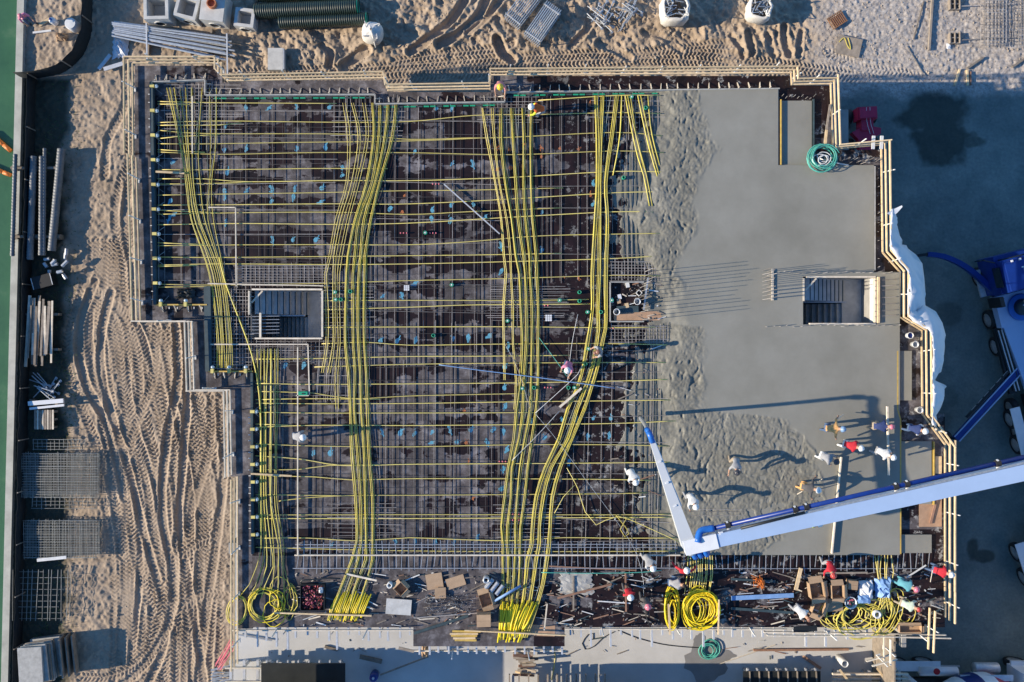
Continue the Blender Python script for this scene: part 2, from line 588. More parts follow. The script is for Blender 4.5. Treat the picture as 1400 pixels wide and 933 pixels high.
blob(1272, 152, 46, 26, 1.0)
blob(1286, 190, 36, 36, 1.0, 9)
blob(1325, 195, 22, 9, 0.8, 4)
blob(1300, 430, 18, 16, 0.5, 6)
blob(1288, 545, 22, 36, 0.4, 7)
blob(1330, 752, 9, 16, 0.9, 8)
blob(1345, 760, 14, 8, 0.9, 10)
fence_shade = sst(100, 78, GPX + 22 * fbm(GX * 0.9, GY * 0.9, 61, 3)) * sst(104, 112, GPY)  # shade along the silt fence, darkened into the ground colour
wet = np.maximum(wet, 1.0 * fence_shade)
ZN = np.stack([gravel, road, wet, np.ones_like(wet)], -1)  # third channel: puddle stains plus the painted fence shade
keep = ~(inside[:-1, :-1] & inside[1:, 1:])
gme = mesh_from_grid('ground', GX, GY, GZ, keep, True, ZN)

gm = bpy.data.materials.new('sandy_ground')
gm.use_nodes = True
nt = gm.node_tree
b = nt.nodes['Principled BSDF']
at = nt.nodes.new('ShaderNodeVertexColor')
at.layer_name = 'zone'
sp = nt.nodes.new('ShaderNodeSeparateColor')
nt.links.new(at.outputs['Color'], sp.inputs['Color'])
tc = nt.nodes.new('ShaderNodeTexCoord')


def tex(scale, det=6, rough=0.6):
    n = nt.nodes.new('ShaderNodeTexNoise')
    n.inputs['Scale'].default_value = scale
    n.inputs['Detail'].default_value = det
    n.inputs['Roughness'].default_value = rough
    nt.links.new(tc.outputs['Object'], n.inputs['Vector'])
    return n.outputs['Fac']


def ramp(src, stops):
    r = nt.nodes.new('ShaderNodeValToRGB')
    e = r.color_ramp.elements
    e[0].position, e[0].color = stops[0][0], (*stops[0][1], 1)
    e[1].position, e[1].color = stops[-1][0], (*stops[-1][1], 1)
    for p, c in stops[1:-1]:
        x = e.new(p)
        x.color = (*c, 1)
    nt.links.new(src, r.inputs['Fac'])
    return r.outputs['Color']


def mix(fac, a, b_, mode='MIX'):
    m_ = nt.nodes.new('ShaderNodeMix')
    m_.data_type = 'RGBA'
    m_.blend_type = mode
    for sck, val in (('Factor', fac), ('A', a), ('B', b_)):
        tgt = [s for s in m_.inputs if s.name == sck and s.type in (('VALUE',) if sck == 'Factor' else ('RGBA',))][0]
        if isinstance(val, (int, float)):
            tgt.default_value = val
        elif isinstance(val, tuple):
            tgt.default_value = (*val, 1)
        else:
            nt.links.new(val, tgt)
    return [s for s in m_.outputs if s.type == 'RGBA'][0]


sand = ramp(tex(0.7), [(0.3, (0.34, 0.26, 0.185)), (0.5, (0.42, 0.327, 0.24)), (0.72, (0.50, 0.40, 0.30))])
sand = mix(0.6, sand, ramp(tex(14, 5, 0.75), [(0.3, (0.55, 0.53, 0.5)), (0.7, (1, 1, 1))]), 'MULTIPLY')
grav = ramp(tex(6, 8, 0.85), [(0.36, (0.17, 0.145, 0.125)), (0.48, (0.39, 0.345, 0.305)), (0.64, (0.58, 0.53, 0.48))])
rdc = ramp(tex(0.8), [(0.3, (0.155, 0.195, 0.185)), (0.7, (0.23, 0.265, 0.245))])
rdc = mix(0.6, rdc, ramp(tex(7), [(0.3, (0.6, 0.6, 0.6)), (0.7, (1, 1, 1))]), 'MULTIPLY')
rdc = mix(0.55, rdc, ramp(tex(0.28, 7, 0.7), [(0.35, (0.55, 0.56, 0.55)), (0.65, (1.25, 1.2, 1.12))]), 'MULTIPLY')
c1 = mix(sp.outputs['Red'], sand, grav)
c2 = mix(sp.outputs['Green'], c1, rdc)
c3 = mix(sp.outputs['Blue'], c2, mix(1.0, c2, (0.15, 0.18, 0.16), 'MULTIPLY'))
nt.links.new(c3, b.inputs['Base Color'])
b.inputs['Roughness'].default_value = 0.92
bp = nt.nodes.new('ShaderNodeBump')
bp.inputs['Strength'].default_value = 0.5
bp.inputs['Distance'].default_value = 0.03
nt.links.new(tex(22, 5, 0.7), bp.inputs['Height'])
nt.links.new(bp.outputs['Normal'], b.inputs['Normal'])
gme.materials.append(gm)
ground = bpy.data.objects.new('ground', gme)
COL.objects.link(ground)
struct(ground)

gf = MB().prism([W(395, 200, 0)[:2], W(1155, 200, 0)[:2], W(1155, 805, 0)[:2], W(395, 805, 0)[:2]], -0.25, 0.0)
struct(gf.build('ground_floor', M['dark_conc']))

# ------------------------------------------------------------------ canal water
wm = bpy.data.materials.new('canal_water')
wm.use_nodes = True
nt = wm.node_tree
b = nt.nodes['Principled BSDF']
tc = nt.nodes.new('ShaderNodeTexCoord')
wc = ramp(tex(0.5, 4), [(0.25, (0.035, 0.10, 0.05)), (0.6, (0.05, 0.135, 0.065)), (0.76, (0.10, 0.18, 0.10))])
nt.links.new(wc, b.inputs['Base Color'])
b.inputs['Roughness'].default_value = 0.25
bp = nt.nodes.new('ShaderNodeBump')
bp.inputs['Strength'].default_value = 0.15
bp.inputs['Distance'].default_value = 0.05
nt.links.new(tex(3, 3), bp.inputs['Height'])
nt.links.new(bp.outputs['Normal'], b.inputs['Normal'])
wt = MB()
wt.add([(-2200, -2200, -0.7), (W(wall_px(1500), 1500, 0).x - 4, -2200, -0.7), (-25.2, 2200, -0.7), (-2200, 2200, -0.7)], [(0, 1, 2, 3)])
ys_ = [(-2200, -2200), (-40, -40), (-20, -20), (0, 0), (20, 20), (40, 40), (2200, 2200)]
wt = MB()
wt.grid([[(-2200, y, -0.7), ((wall_px(min(1500, max(-600, 466.5 - y * F / H))) - 700) * H / F - 0.02, y, -0.7)] for y, _ in ys_])
struct(wt.build('canal_water', wm))

sw = MB()
P = []
for k in range(-4, 45):
    py = k * 25 - 20
    x = wall_px(py)
    w0 = (x + 9 - 700) * H / F
    y = -(py - 466.5) * H / F
    P.append([(w0 - 0.36, y, -2.6), (w0 - 0.36, y, 0.22), (w0, y, 0.22), (w0, y, -0.6)])
sw.grid(P)
o = sw.build('seawall', M['cap'])
tag(o, 'long pale concrete seawall cap between the green canal and the yard', 'seawall')

# ------------------------------------------------------------------ black silt fences
def silt_fence(label, pts, h=1.1, seed=1):
    P = cr([W(x, y, 0) for x, y in pts], 0.35)
    t = thing('silt_fence', label, 'fence', P[0])
    m_ = MB()
    rr = random.Random(seed)
    rows = []
    for i, p in enumerate(P):
        d = (P[min(i + 1, len(P) - 1)] - P[max(i - 1, 0)]).normalized()
        nrm = Vector((-d.y, d.x, 0))
        a = rr.uniform(-0.05, 0.05)
        hh = h + rr.uniform(-0.06, 0.06)
        rows.append([p + nrm * (a * 0.4) + Vector((0, 0, -0.15)), p + nrm * (0.05 * math.sin(i * 1.3)) + Vector((0, 0, hh * 0.5)), p + nrm * (a * 0.6) + Vector((0, 0, hh))])
    m_.grid(rows)
    fo = m_.build('fabric', M['black_cloth'], t, True)
    sm = fo.modifiers.new('thickness', 'SOLIDIFY')
    sm.thickness = 0.012
    for i in range(0, len(P), 7):
        MB().box(P[i] + Vector((0.03, 0, h / 2 - 0.1)), (0.05, 0.05, h + 0.25)).build('post', M['wood_old'], t)
    return t


silt_fence('black fabric silt fence along the seawall beside the rutted yard', [(wall_px(y) + 25, y) for y in (108, 200, 300, 400, 500, 600, 700, 800, 900, 1000)], 0.86, 2)
silt_fence('black fabric silt fence curving round the fenced sand bank by the canal', [(126, -40), (126, 20), (124, 50), (112, 78), (90, 98), (60, 106), (34, 108)], 1.1, 4)

# ------------------------------------------------------------------ building under the deck
bt = thing('building', 'unfinished concrete building with a pale lower floor slab jutting past the deck', 'building', W(700, 870, 0))
m_ = MB()
zs = ZL
A = W(326, 110, zs); B = W(1222, 965, zs)
# lower floor slab with two stair holes left open
HOLES = [(340, 395, 441, 462), (1098, 379, 1195, 442)]
m_.prism([(W(326, 0, zs).x, W(0, 468, zs).y), (W(1222, 0, zs).x, W(0, 468, zs).y), (W(1222, 0, zs).x, W(0, 990, zs).y), (W(318, 0, zs).x, W(0, 990, zs).y)], zs - 0.25, zs)
m_.build('lower_floor', M['white_slab'], bt)
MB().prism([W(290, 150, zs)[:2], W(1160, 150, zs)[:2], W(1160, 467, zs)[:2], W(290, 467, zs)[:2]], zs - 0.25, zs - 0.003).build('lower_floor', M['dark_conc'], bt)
cme = MB().box((0, 0, (ZD - 0.5) / 2), (0.5, 0.5, ZD - 0.5)).mesh('column', M['dark_conc'])
for cx in (260, 480, 620, 760, 920, 1060):
    for cy in (170, 330, 560, 720):
        p = W(cx if cy < 500 else cx + 100, cy, 0)
        inst('column', cme, bt, p - Vector(bt.location))
MB().beam(W(1219, 470, ZL + 1.35), W(1219, 872, ZL + 1.35), 0.2, 2.65).build('wall', M['dark_conc'], bt)  # hidden wall added to stop sunlight slipping under the deck
pme = MB().tube([(0, 0, 0), (0, 0, 1.0)], 0.03, 6).mesh('shoring_post', M['galv'])
for cx in range(345, 1215, 62):
    p = W(cx, 842, ZL)
    inst('shoring_post', pme, bt, p - Vector(bt.location), scale=(1, 1, ZD - 0.3 - ZL))

# ------------------------------------------------------------------ formwork deck with plywood panels
RECTS_IN = [(207, 113, 281, 417), (281, 131, 513, 417), (513, 143, 690, 417), (690, 127, 905, 417), (285, 417, 905, 508), (345, 508, 930, 760)]
RECTS_WALK = [(184, 90, 207, 440), (207, 90, 304, 113), (281, 113, 314, 131), (314, 110, 530, 131), (513, 131, 531, 143), (530, 126, 671, 143), (671, 104, 690, 143),
              (690, 104, 1080, 127), (1065, 117, 1137, 140), (1106, 140, 1137, 207), (1137, 205, 1207, 228), (1195, 226, 1207, 372), (1195, 345, 1230, 450), (1226, 430, 1262, 572),
              (1228, 566, 1292, 838), (193, 417, 285, 441), (264, 440, 285, 534), (285, 508, 345, 534), (315, 534, 345, 652), (325, 650, 345, 860), (345, 760, 1292, 858), (565, 858, 772, 884)]
STAIR1 = (341, 396, 441, 463)
STAIR2 = (1098, 379, 1196, 443)
msk = np.zeros((1000, 1400), np.int8)
for x0, y0, x1, y1 in RECTS_WALK:
    msk[y0:y1, x0:x1] = 2
for x0, y0, x1, y1 in RECTS_IN:
    msk[y0:y1, x0:x1] = 1
for x0, y0, x1, y1 in (STAIR1, STAIR2):
    msk[y0:y1, x0:x1] = 0


def rects_of(a):
    a = a.copy()
    out = []
    while a.any():
        y, x = np.argwhere(a)[0]
        x1 = x
        while x1 < a.shape[1] and a[y, x1]:
            x1 += 1
        y1 = y
        while y1 < a.shape[0] and a[y1, x:x1].all():
            y1 += 1
        a[y:y1, x:x1] = False
        out.append((x, y, x1, y1))
    return out


pm = bpy.data.materials.new('film_faced_plywood')
pm.use_nodes = True
nt = pm.node_tree
b = nt.nodes['Principled BSDF']
tc = nt.nodes.new('ShaderNodeTexCoord')
geo = nt.nodes.new('ShaderNodeNewGeometry')
oi = nt.nodes.new('ShaderNodeObjectInfo')


def math_(op, a, b_=None, c_=None):
    n = nt.nodes.new('ShaderNodeMath')
    n.operation = op
    for i, v in enumerate((a, b_, c_)):
        if v is None:
            continue
        if isinstance(v, (int, float)):
            n.inputs[i].default_value = v
        else:
            nt.links.new(v, n.inputs[i])
    return n.outputs[0]


def ptex(scale, det=5, rough=0.6, sy=1.0):
    mp = nt.nodes.new('ShaderNodeMapping')
    mp.inputs['Scale'].default_value = (1, sy, 1)
    nt.links.new(geo.outputs['Position'], mp.inputs['Vector'])
    n = nt.nodes.new('ShaderNodeTexNoise')
    n.inputs['Scale'].default_value = scale
    n.inputs['Detail'].default_value = det
    n.inputs['Roughness'].default_value = rough
    nt.links.new(mp.outputs[0], n.inputs['Vector'])
    return n.outputs['Fac']


sx = nt.nodes.new('ShaderNodeSeparateXYZ')
nt.links.new(geo.outputs['Position'], sx.inputs[0])
X_, Y_ = sx.outputs['X'], sx.outputs['Y']
# oil left wet along one side of each row of sheets, dried off elsewhere
rowp = math_('FRACT', math_('DIVIDE', math_('ADD', Y_, 50.2), 1.2395))
band = math_('SUBTRACT', 1.0, math_('MULTIPLY', math_('ABSOLUTE', math_('SUBTRACT', rowp, 0.42)), 2.2))
wetn = math_('ADD', math_('MULTIPLY', ptex(0.85, 7, 0.62, 1.35), 1.7), math_('MULTIPLY', band, 0.24))
north = nt.nodes.new('ShaderNodeMapRange')
north.inputs['From Min'].default_value = -2.6
north.inputs['From Max'].default_value = 1.0
north.inputs['To Min'].default_value = -0.15
north.inputs['To Max'].default_value = 0.0
nt.links.new(Y_, north.inputs['Value'])
east = nt.nodes.new('ShaderNodeMapRange')
east.inputs['From Min'].default_value = 0.4
east.inputs['From Max'].default_value = 2.4
east.inputs['To Min'].default_value = 0.0
east.inputs['To Max'].default_value = 0.30
nt.links.new(X_, east.inputs['Value'])
wetn = math_('ADD', wetn, north.outputs[0])
wetn = math_('ADD', wetn, east.outputs[0])
wetn = math_('ADD', wetn, math_('MULTIPLY', math_('SUBTRACT', oi.outputs['Random'], 0.5), 0.34))
wf = nt.nodes.new('ShaderNodeMapRange')
wf.inputs['From Min'].default_value = 0.90
wf.inputs['From Max'].default_value = 0.95
nt.links.new(wetn, wf.inputs['Value'])
dry = ramp(ptex(2.4, 7, 0.7), [(0.28, (0.04, 0.034, 0.036)), (0.5, (0.108, 0.096, 0.10)), (0.72, (0.25, 0.235, 0.245))])
hs = nt.nodes.new('ShaderNodeHueSaturation')
vr = nt.nodes.new('ShaderNodeMapRange')
vr.inputs['To Min'].default_value = 0.68
vr.inputs['To Max'].default_value = 1.28
nt.links.new(oi.outputs['Random'], vr.inputs['Value'])
nt.links.new(vr.outputs[0], hs.inputs['Value'])
nt.links.new(dry, hs.inputs['Color'])
wetc = ramp(ptex(1.6, 4), [(0.3, (0.008, 0.006, 0.006)), (0.7, (0.028, 0.014, 0.014))])
colr = mix(wf.outputs[0], hs.outputs['Color'], wetc)
# cement spatter close to the pour
spl = nt.nodes.new('ShaderNodeMapRange')
spl.inputs['From Min'].default_value = 0.56
spl.inputs['From Max'].default_value = 0.61
nt.links.new(ptex(1.7, 7, 0.75), spl.inputs['Value'])
sph = nt.nodes.new('ShaderNodeMapRange')
sph.inputs['From Min'].default_value = 1.0
sph.inputs['From Max'].default_value = 4.0
nt.links.new(X_, sph.inputs['Value'])
colr = mix(math_('MULTIPLY', math_('MULTIPLY', spl.outputs[0], sph.outputs[0]), 0.85), colr, (0.36, 0.355, 0.34))
nt.links.new(colr, b.inputs['Base Color'])
rg = nt.nodes.new('ShaderNodeMapRange')
rg.inputs['To Min'].default_value = 0.8
rg.inputs['To Max'].default_value = 0.42
nt.links.new(wf.outputs[0], rg.inputs['Value'])
nt.links.new(rg.outputs[0], b.inputs['Roughness'])
b.inputs['Specular IOR Level'].default_value = 0.3
bp = nt.nodes.new('ShaderNodeBump')
bp.inputs['Strength'].default_value = 0.25
bp.inputs['Distance'].default_value = 0.01
nt.links.new(ptex(30, 3), bp.inputs['Height'])
nt.links.new(bp.outputs['Normal'], b.inputs['Normal'])
M['ply'] = pm
pm2 = pm.copy()
pm2.name = 'dusty_walkway_plywood'
for n_ in pm2.node_tree.nodes:
    if n_.type == 'MAP_RANGE' and abs(n_.inputs['From Min'].default_value - 0.90) < 1e-4:
        n_.inputs['From Min'].default_value = 1.12
        n_.inputs['From Max'].default_value = 1.22

deck = thing('formwork_deck', 'broad dark plywood formwork deck with oily wet patches beside the fresh concrete', 'formwork', W(560, 440, ZD - 0.25))
sD = (H - ZD) / F
_pour = np.zeros_like(msk, bool)
_pour[122:760, 905:1292] = True
_pour[122:207, 1137:] = False
_pour[122:345, 1200:] = False
_pour[345:450, 1230:] = False
_pour[430:570, 1262:] = False
_pour &= (msk == 0)
for x0, y0, x1, y1 in (STAIR1, STAIR2):
    _pour[y0:y1, x0:x1] = False
fr = MB()
for x0, y0, x1, y1 in rects_of(msk > 0):
    a, c = W(x0, y1, ZD), W(x1, y0, ZD)
    fr.box(((a.x + c.x) / 2, (a.y + c.y) / 2, ZD - 0.13), (c.x - a.x, c.y - a.y, 0.20))
for x0, y0, x1, y1 in rects_of(_pour):
    a, c = W(x0, y1, ZD), W(x1, y0, ZD)
    fr.box(((a.x + c.x) / 2, (a.y + c.y) / 2, ZD - 0.135), (c.x - a.x, c.y - a.y, 0.19))
fr.build('deck_frame', M['dark_form'], deck)
for x0, y0, x1, y1 in ((300, 942, 478, 1040), (636, 962, 1250, 1080)):  # deck wings added out of view to throw shade on the lower slab
    a, c = W(x0, y1, ZD), W(x1, y0, ZD)
    MB().box(((a.x + c.x) / 2, (a.y + c.y) / 2, ZD - 0.1), (c.x - a.x, c.y - a.y, 0.2)).build('shade_wing', M['wood_old'], deck)
pcache = {}
DP = 0.024


def panel(x0, y0, x1, y1, mt=None):
    a, c = W(x0, y1, ZD), W(x1, y0, ZD)
    w, h = round(c.x - a.x, 3), round(c.y - a.y, 3)
    if w < 0.05 or h < 0.05:
        return
    key = (w, h, mt is None)
    if key not in pcache:
        q = MB()
        g = 0.003
        q.box((0, 0, -DP / 2), (w - 2 * g, h - 2 * g, DP))
        pcache[key] = q.mesh('plywood_panel', mt or pm)
    p = Vector(((a.x + c.x) / 2, (a.y + c.y) / 2, ZD + RN.uniform(-0.003, 0.003)))
    o = inst('plywood_panel', pcache[key], deck, p - Vector(deck.location), (RN.uniform(-.0012, .0012), RN.uniform(-.0012, .0012), 0))
    return o


inn = msk == 1
for r in range(0, 20):
    y0 = 94 + r * 37
    offx = 36 if r % 2 else 0
    for c in range(0, 12):
        x0 = 170 + c * 73 - offx
        sub = inn[max(0, y0):y0 + 37, max(0, x0):x0 + 73]
        if sub.any():
            for q in rects_of(sub):
                panel(x0 + q[0], y0 + q[1], x0 + q[2], y0 + q[3])
wk = msk == 2
for x0 in range(170, 1320, 80):
    for y0 in range(84, 900, 80):
        sub = wk[y0:y0 + 80, x0:x0 + 80]
        if sub.any():
            for q in rects_of(sub):
                panel(x0 + q[0], y0 + q[1], x0 + q[2], y0 + q[3], None if (y0 < 140 and x0 > 690) or (y0 > 700 and 700 < x0) else pm2)

# ------------------------------------------------------------------ poured concrete slab
cs = 0.042
sS = (H - ZS) / F
cx_ = np.arange((832 - 700) * sS, (1231 - 700) * sS, cs)
cy_ = np.arange(-(759 - 466.5) * sS, -(121 - 466.5) * sS, cs)
CX, CY = np.meshgrid(cx_, cy_)
CPX, CPY = CX / sS + 700, 466.5 - CY / sS
# how far the finished surface and the rough front reach, by row
kn_y = [118, 200, 260, 330, 370, 440, 450, 560, 575, 620, 700, 760]
fin = np.interp(CPY, kn_y, [966, 972, 948, 944, 925, 918, 962, 966, 1090, 1120, 1130, 1040]) + 26 * fbm(CX * 0.8, CY * 0.8, 41, 3)
toe = np.interp(CPY, [118, 200, 300, 360, 400, 440, 470, 520, 600, 680, 760], [898, 888, 868, 884, 905, 905, 905, 898, 898, 908, 925]) + 22 * fbm(CX * 1.2, CY * 1.2, 42, 3)
spill = np.interp(CPY, [118, 170, 215, 240, 340, 365, 480, 520, 560, 640, 700, 760], [892, 876, 842, 838, 838, 878, 876, 856, 848, 862, 868, 892]) + 34 * fbm(CX * 1.5, CY * 1.5, 43, 4) + 26 * fbm(CX * 4, CY * 4, 49, 3)
up = sst(-6, 30, CPX - toe)
thin = sst(-6, 8, CPX - spill)
CZ = 5.262 + 0.058 * thin + 0.178 * up
CZ += up * 0 + (CZ - 5.262) * 0.02
rough = sst(4, -10, CPX - fin) * thin
lump = 0.018 * fbm(CX * 2.2, CY * 1.5, 44, 4) + 0.035 * fbm(CX * 7 + 2 * fbm(CX, CY, 90, 2), CY * 4.0, 45, 4)
prints = np.clip(fbm(CX * 5.5 + 2.5 * fbm(CX * 1.2, CY * 1.2, 91, 2), CY * 3.2, 46, 2) - 0.24, 0, 1) * -0.24
rdg = 0.028 * (0.35 - np.abs(fbm(CX * 8.5 + 3 * fbm(CX * 1.5, CY * 1.5, 92, 2), CY * 6.5, 93, 3)) * 2.2)
lump = lump * 0.6 + rdg
CZ += rough * (lump * (0.25 + 0.75 * up) + prints * up)
CZ += (1 - rough) * 0.002 * fbm(CX * 1.5, CY * 1.5, 47, 2) * up
ridge = np.exp(-((CPX - fin + 4) / 3.0) ** 2) * np.clip(vnoise(CX * 0.5 + 3, CY * 1.8, 48) + 0.25, 0, 1) * up
CZ += 0.05 * ridge
CZ = np.where(up > 0.99, np.maximum(CZ, 5.36), CZ)
ok = np.ones_like(CPX, bool)
ok &= ~((CPX > 1065) & (CPY < 226) & (CPX > 1065))
ok &= ~((CPX > 1195) & (CPY < 372))
ok &= ~((CPX > 1098) & (CPX < 1196) & (CPY > 379) & (CPY < 443))
ok &= ~((CPX < 880) & (CPY > 386) & (CPY < 440))
ok &= CZ > 5.27
kp = ok[:-1, :-1] & ok[1:, 1:] & ok[:-1, 1:] & ok[1:, :-1]
sme = mesh_from_grid('poured_slab', CX, CY, CZ, kp, True, np.stack([rough, up, up, np.ones_like(up)], -1))
cm = bpy.data.materials.new('fresh_concrete')
cm.use_nodes = True
nt = cm.node_tree
b = nt.nodes['Principled BSDF']
tc = nt.nodes.new('ShaderNodeTexCoord')
base = ramp(tex(0.35, 5, 0.55), [(0.3, (0.228, 0.217, 0.178)), (0.5, (0.268, 0.256, 0.214)), (0.7, (0.305, 0.293, 0.25))])
base = mix(0.35, base, ramp(tex(3.0, 7, 0.7), [(0.3, (0.78, 0.78, 0.78)), (0.7, (1, 1, 1))]), 'MULTIPLY')
at = nt.nodes.new('ShaderNodeVertexColor')
at.layer_name = 'zone'
sp = nt.nodes.new('ShaderNodeSeparateColor')
nt.links.new(at.outputs['Color'], sp.inputs['Color'])
slurry = mix(1.0, base, ramp(tex(5, 6, 0.7), [(0.3, (0.62, 0.62, 0.60)), (0.7, (0.98, 0.97, 0.95))]), 'MULTIPLY')
base = mix(sp.outputs['Red'], base, slurry)
nt.links.new(base, b.inputs['Base Color'])
b.inputs['Roughness'].default_value = 0.62
bp = nt.nodes.new('ShaderNodeBump')
bp.inputs['Strength'].default_value = 0.2
bp.inputs['Distance'].default_value = 0.01
nt.links.new(tex(9, 6, 0.7), bp.inputs['Height'])
nt.links.new(bp.outputs['Normal'], b.inputs['Normal'])
sme.materials.append(cm)
M['fresh'] = cm
slab = thing('poured_slab', 'freshly poured grey concrete floor slab with a rough trodden leading edge', 'concrete slab', W(1050, 440, ZD))
so = bpy.data.objects.new('slab_surface', sme)
so.parent = slab
so.location = -Vector(slab.location)
COL.objects.link(so)
# body under the surface, kept clear of it, and the lower balcony strips
bd = MB()
for x0, y0, x1, y1 in ((985, 123, 1065, 757), (1065, 226, 1097, 757), (1097, 226, 1195, 378), (1097, 445, 1229, 757), (1196, 374, 1229, 445)):
    a, c = W(x0, y1), W(x1, y0)
    bd.box(((a.x + c.x) / 2, (a.y + c.y) / 2, 5.39), (c.x - a.x - 0.004, c.y - a.y - 0.004, 0.18))
bd.build('slab_body', cm, slab)
for nm, (x0, y0, x1, y1), dz in (('balcony_slab', (1066, 137, 1111, 226), 0.11), ('balcony_slab', (1230, 480, 1248, 548), 0.10), ('balcony_slab', (1231, 604, 1275, 690), 0.09), ('balcony_slab', (1231, 732, 1275, 757), 0.09)):
    a, c = W(x0, y1), W(x1, y0)
    MB().box(((a.x + c.x) / 2, (a.y + c.y) / 2, (5.305 + ZS - dz) / 2), (c.x - a.x, c.y - a.y, ZS - dz - 5.305)).build(nm, cm, slab)
# ------------------------------------------------------------------ stair cores
def stair(label, R, flight_x, mid_y, x_land):
    x0, y0, x1, y1 = R
    t = thing('stairwell', label, 'stairwell', W((x0 + x1) / 2, (y0 + y1) / 2, 0))
    a, c = W(x0, y1, ZD), W(x1, y0, ZD)
    th = 0.16
    top = ZD - 0.03
    for nm, cx, cy, sx, sy in (('wall', (a.x + c.x) / 2, c.y + th / 2, c.x - a.x + 2 * th, th), ('wall', (a.x + c.x) / 2, a.y - th / 2, c.x - a.x + 2 * th, th),
                               ('wall', a.x - th / 2, (a.y + c.y) / 2, th, c.y - a.y), ('wall', c.x + th / 2, (a.y + c.y) / 2, th, c.y - a.y)):
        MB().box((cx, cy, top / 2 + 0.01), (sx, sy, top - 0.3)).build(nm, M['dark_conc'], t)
    zl = 3.75
    lx = W(x_land, 0, zl).x
    MB().box(((lx + c.x) / 2, (a.y + c.y) / 2, zl - 0.1), (c.x - lx, c.y - a.y, 0.2)).build('landing', M['concrete'], t)
    my = W(0, mid_y, ZD).y
    fx0 = W(flight_x, 0, ZD).x
    n = 9
    for k in range(n):
        z = 5.25 - (k + 1) * (5.25 - zl) / (n + 1)
        xa = fx0 + (lx - fx0) * k / n
        xb = fx0 + (lx - fx0) * (k + 1) / n
        MB().box(((xa + xb) / 2, (my + c.y) / 2 + 0.02, z - 0.2), (xb - xa + 0.025, c.y - my - 0.06, 0.4)).build('step', M['concrete'], t)
        MB().box((xb - 0.02 if z > zl else xa + 0.02, ((my + c.y) / 2 if z > zl else (my + a.y) / 2), z + 0.004), (0.045, abs(c.y - my) * 0.9, 0.012)).build('step_shade_line', M['dark_form'], t)  # dark strip standing in for the shade line at each step edge
    for k in range(n):
        z = zl - (k + 1) * (zl - ZL) / (n + 1)
        xb = lx - (lx - fx0) * k / n
        xa = lx - (lx - fx0) * (k + 1) / n
        MB().box(((xa + xb) / 2, (my + a.y) / 2 - 0.02, z - 0.2), (xb - xa + 0.025, my - a.y - 0.06, 0.4)).build('step', M['concrete'], t)
        MB().box((xb - 0.02 if z > zl else xa + 0.02, ((my + c.y) / 2 if z > zl else (my + a.y) / 2), z + 0.004), (0.045, abs(c.y - my) * 0.9, 0.012)).build('step_shade_line', M['dark_form'], t)  # lower flight: same painted shade line per step
    MB().box(((fx0 + lx) / 2, my, 4.3), (lx - fx0, 0.06, 0.12)).build('handrail', M['galv'], t)
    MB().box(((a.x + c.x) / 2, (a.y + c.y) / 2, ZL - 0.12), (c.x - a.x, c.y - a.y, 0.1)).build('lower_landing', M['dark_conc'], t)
    e = 0.05
    for nm, p, q in (('edge_board', (x0 + 4, y0, x1, y0), 0), ('edge_board', (x0 + 8, y1, x1, y1), 0), ('edge_board', (x1, y0 + 2, x1, y1 - 2), 1), ('edge_board', (x0, y0 + 2, x0, (y0 + y1) / 2 + 1), 1)):
        MB().beam(W(p[0], p[1], ZD + 0.13), W(p[2], p[3], ZD + 0.13), 0.07, 0.2).build(nm, M['wood_pale'], t)
    MB().beam(W(x0 + 3, y0 + 18, ZD + 0.06), W(x0 + 18, y0 + 2, ZD + 0.06), 0.07, 0.05).build('brace', M['wood_pale'], t)
    return t


stair('open concrete stairwell in the plywood deck, ringed by pale edge boards', STAIR1, 347, 431, 421)
s2 = stair('open concrete stairwell cut into the poured grey slab', STAIR2, 1103, 412, 1151)
a, c = W(1190, 441, ZS), W(1197, 381, ZS)
MB().beam(W(1194, 381, ZS - 0.35), W(1194, 441, ZS - 0.35), 0.05, 0.7).build('edge_board', M['white_metal'], s2)  # sunlit top of the stair wall put in as a white panel
MB().beam(W(1201, 379, ZS + 0.08), W(1201, 442, ZS + 0.08), 0.09, 0.1).build('edge_board', M['wood'], s2)
for y in (384, 392, 398, 408, 417, 426, 433):
    MB().beam(W(1196, y, ZS + 0.06), W(1225, y - 2, ZS + 0.06), 0.03, 0.03).build('spreader', M['rebar'], s2)
m_ = MB()
for k in range(6):
    m_.tube([W(345, 433 + k * 4.6, ZD + 0.10), W(382, 433 + k * 4.6 - 0.6, ZD + 0.10)], 0.016, 5)
o = m_.build('dowel_row', M['galv'])
tag(o, 'row of bare steel dowels poking over the stair opening in the plywood deck', 'rebar')
o['kind'] = 'stuff'
tag(MB().beam(W(356, 428, ZD + 0.16), W(356, 463, ZD + 0.16), 0.09, 0.08).build('plank', M['wood_pale']), 'short white plank bridging the dowels over the stair opening', 'plank')

# ------------------------------------------------------------------ edge forms
KICK = MB().beam((0, 0, 0.02), (0, 0.30, 0.02), 0.028, 0.03).beam((0, 0.02, 0.20), (0, 0.28, 0.03), 0.028, 0.03).box((0, 0.02, 0.12), (0.035, 0.035, 0.24)).mesh('kicker', M['wood_pale'])
ANCH = MB().box((0.02, 0, 0.04), (0.20, 0.13, 0.12)).mesh('anchor_block', M['yellow_pale'])
POCK = MB().lathe((0, 0, 0), [(0.05, 0), (0.085, 0.03), (0.085, 0.09), (0.05, 0.13)], 10, (1, 0, 0)).mesh('pocket_former', mat('pocket_plastic', (0.55, 0.66, 0.72), 0.5))
TICK = MB().box((0, 0, 0), (0.10, 0.035, 0.03)).mesh('tie_bolt', M['white_metal'])


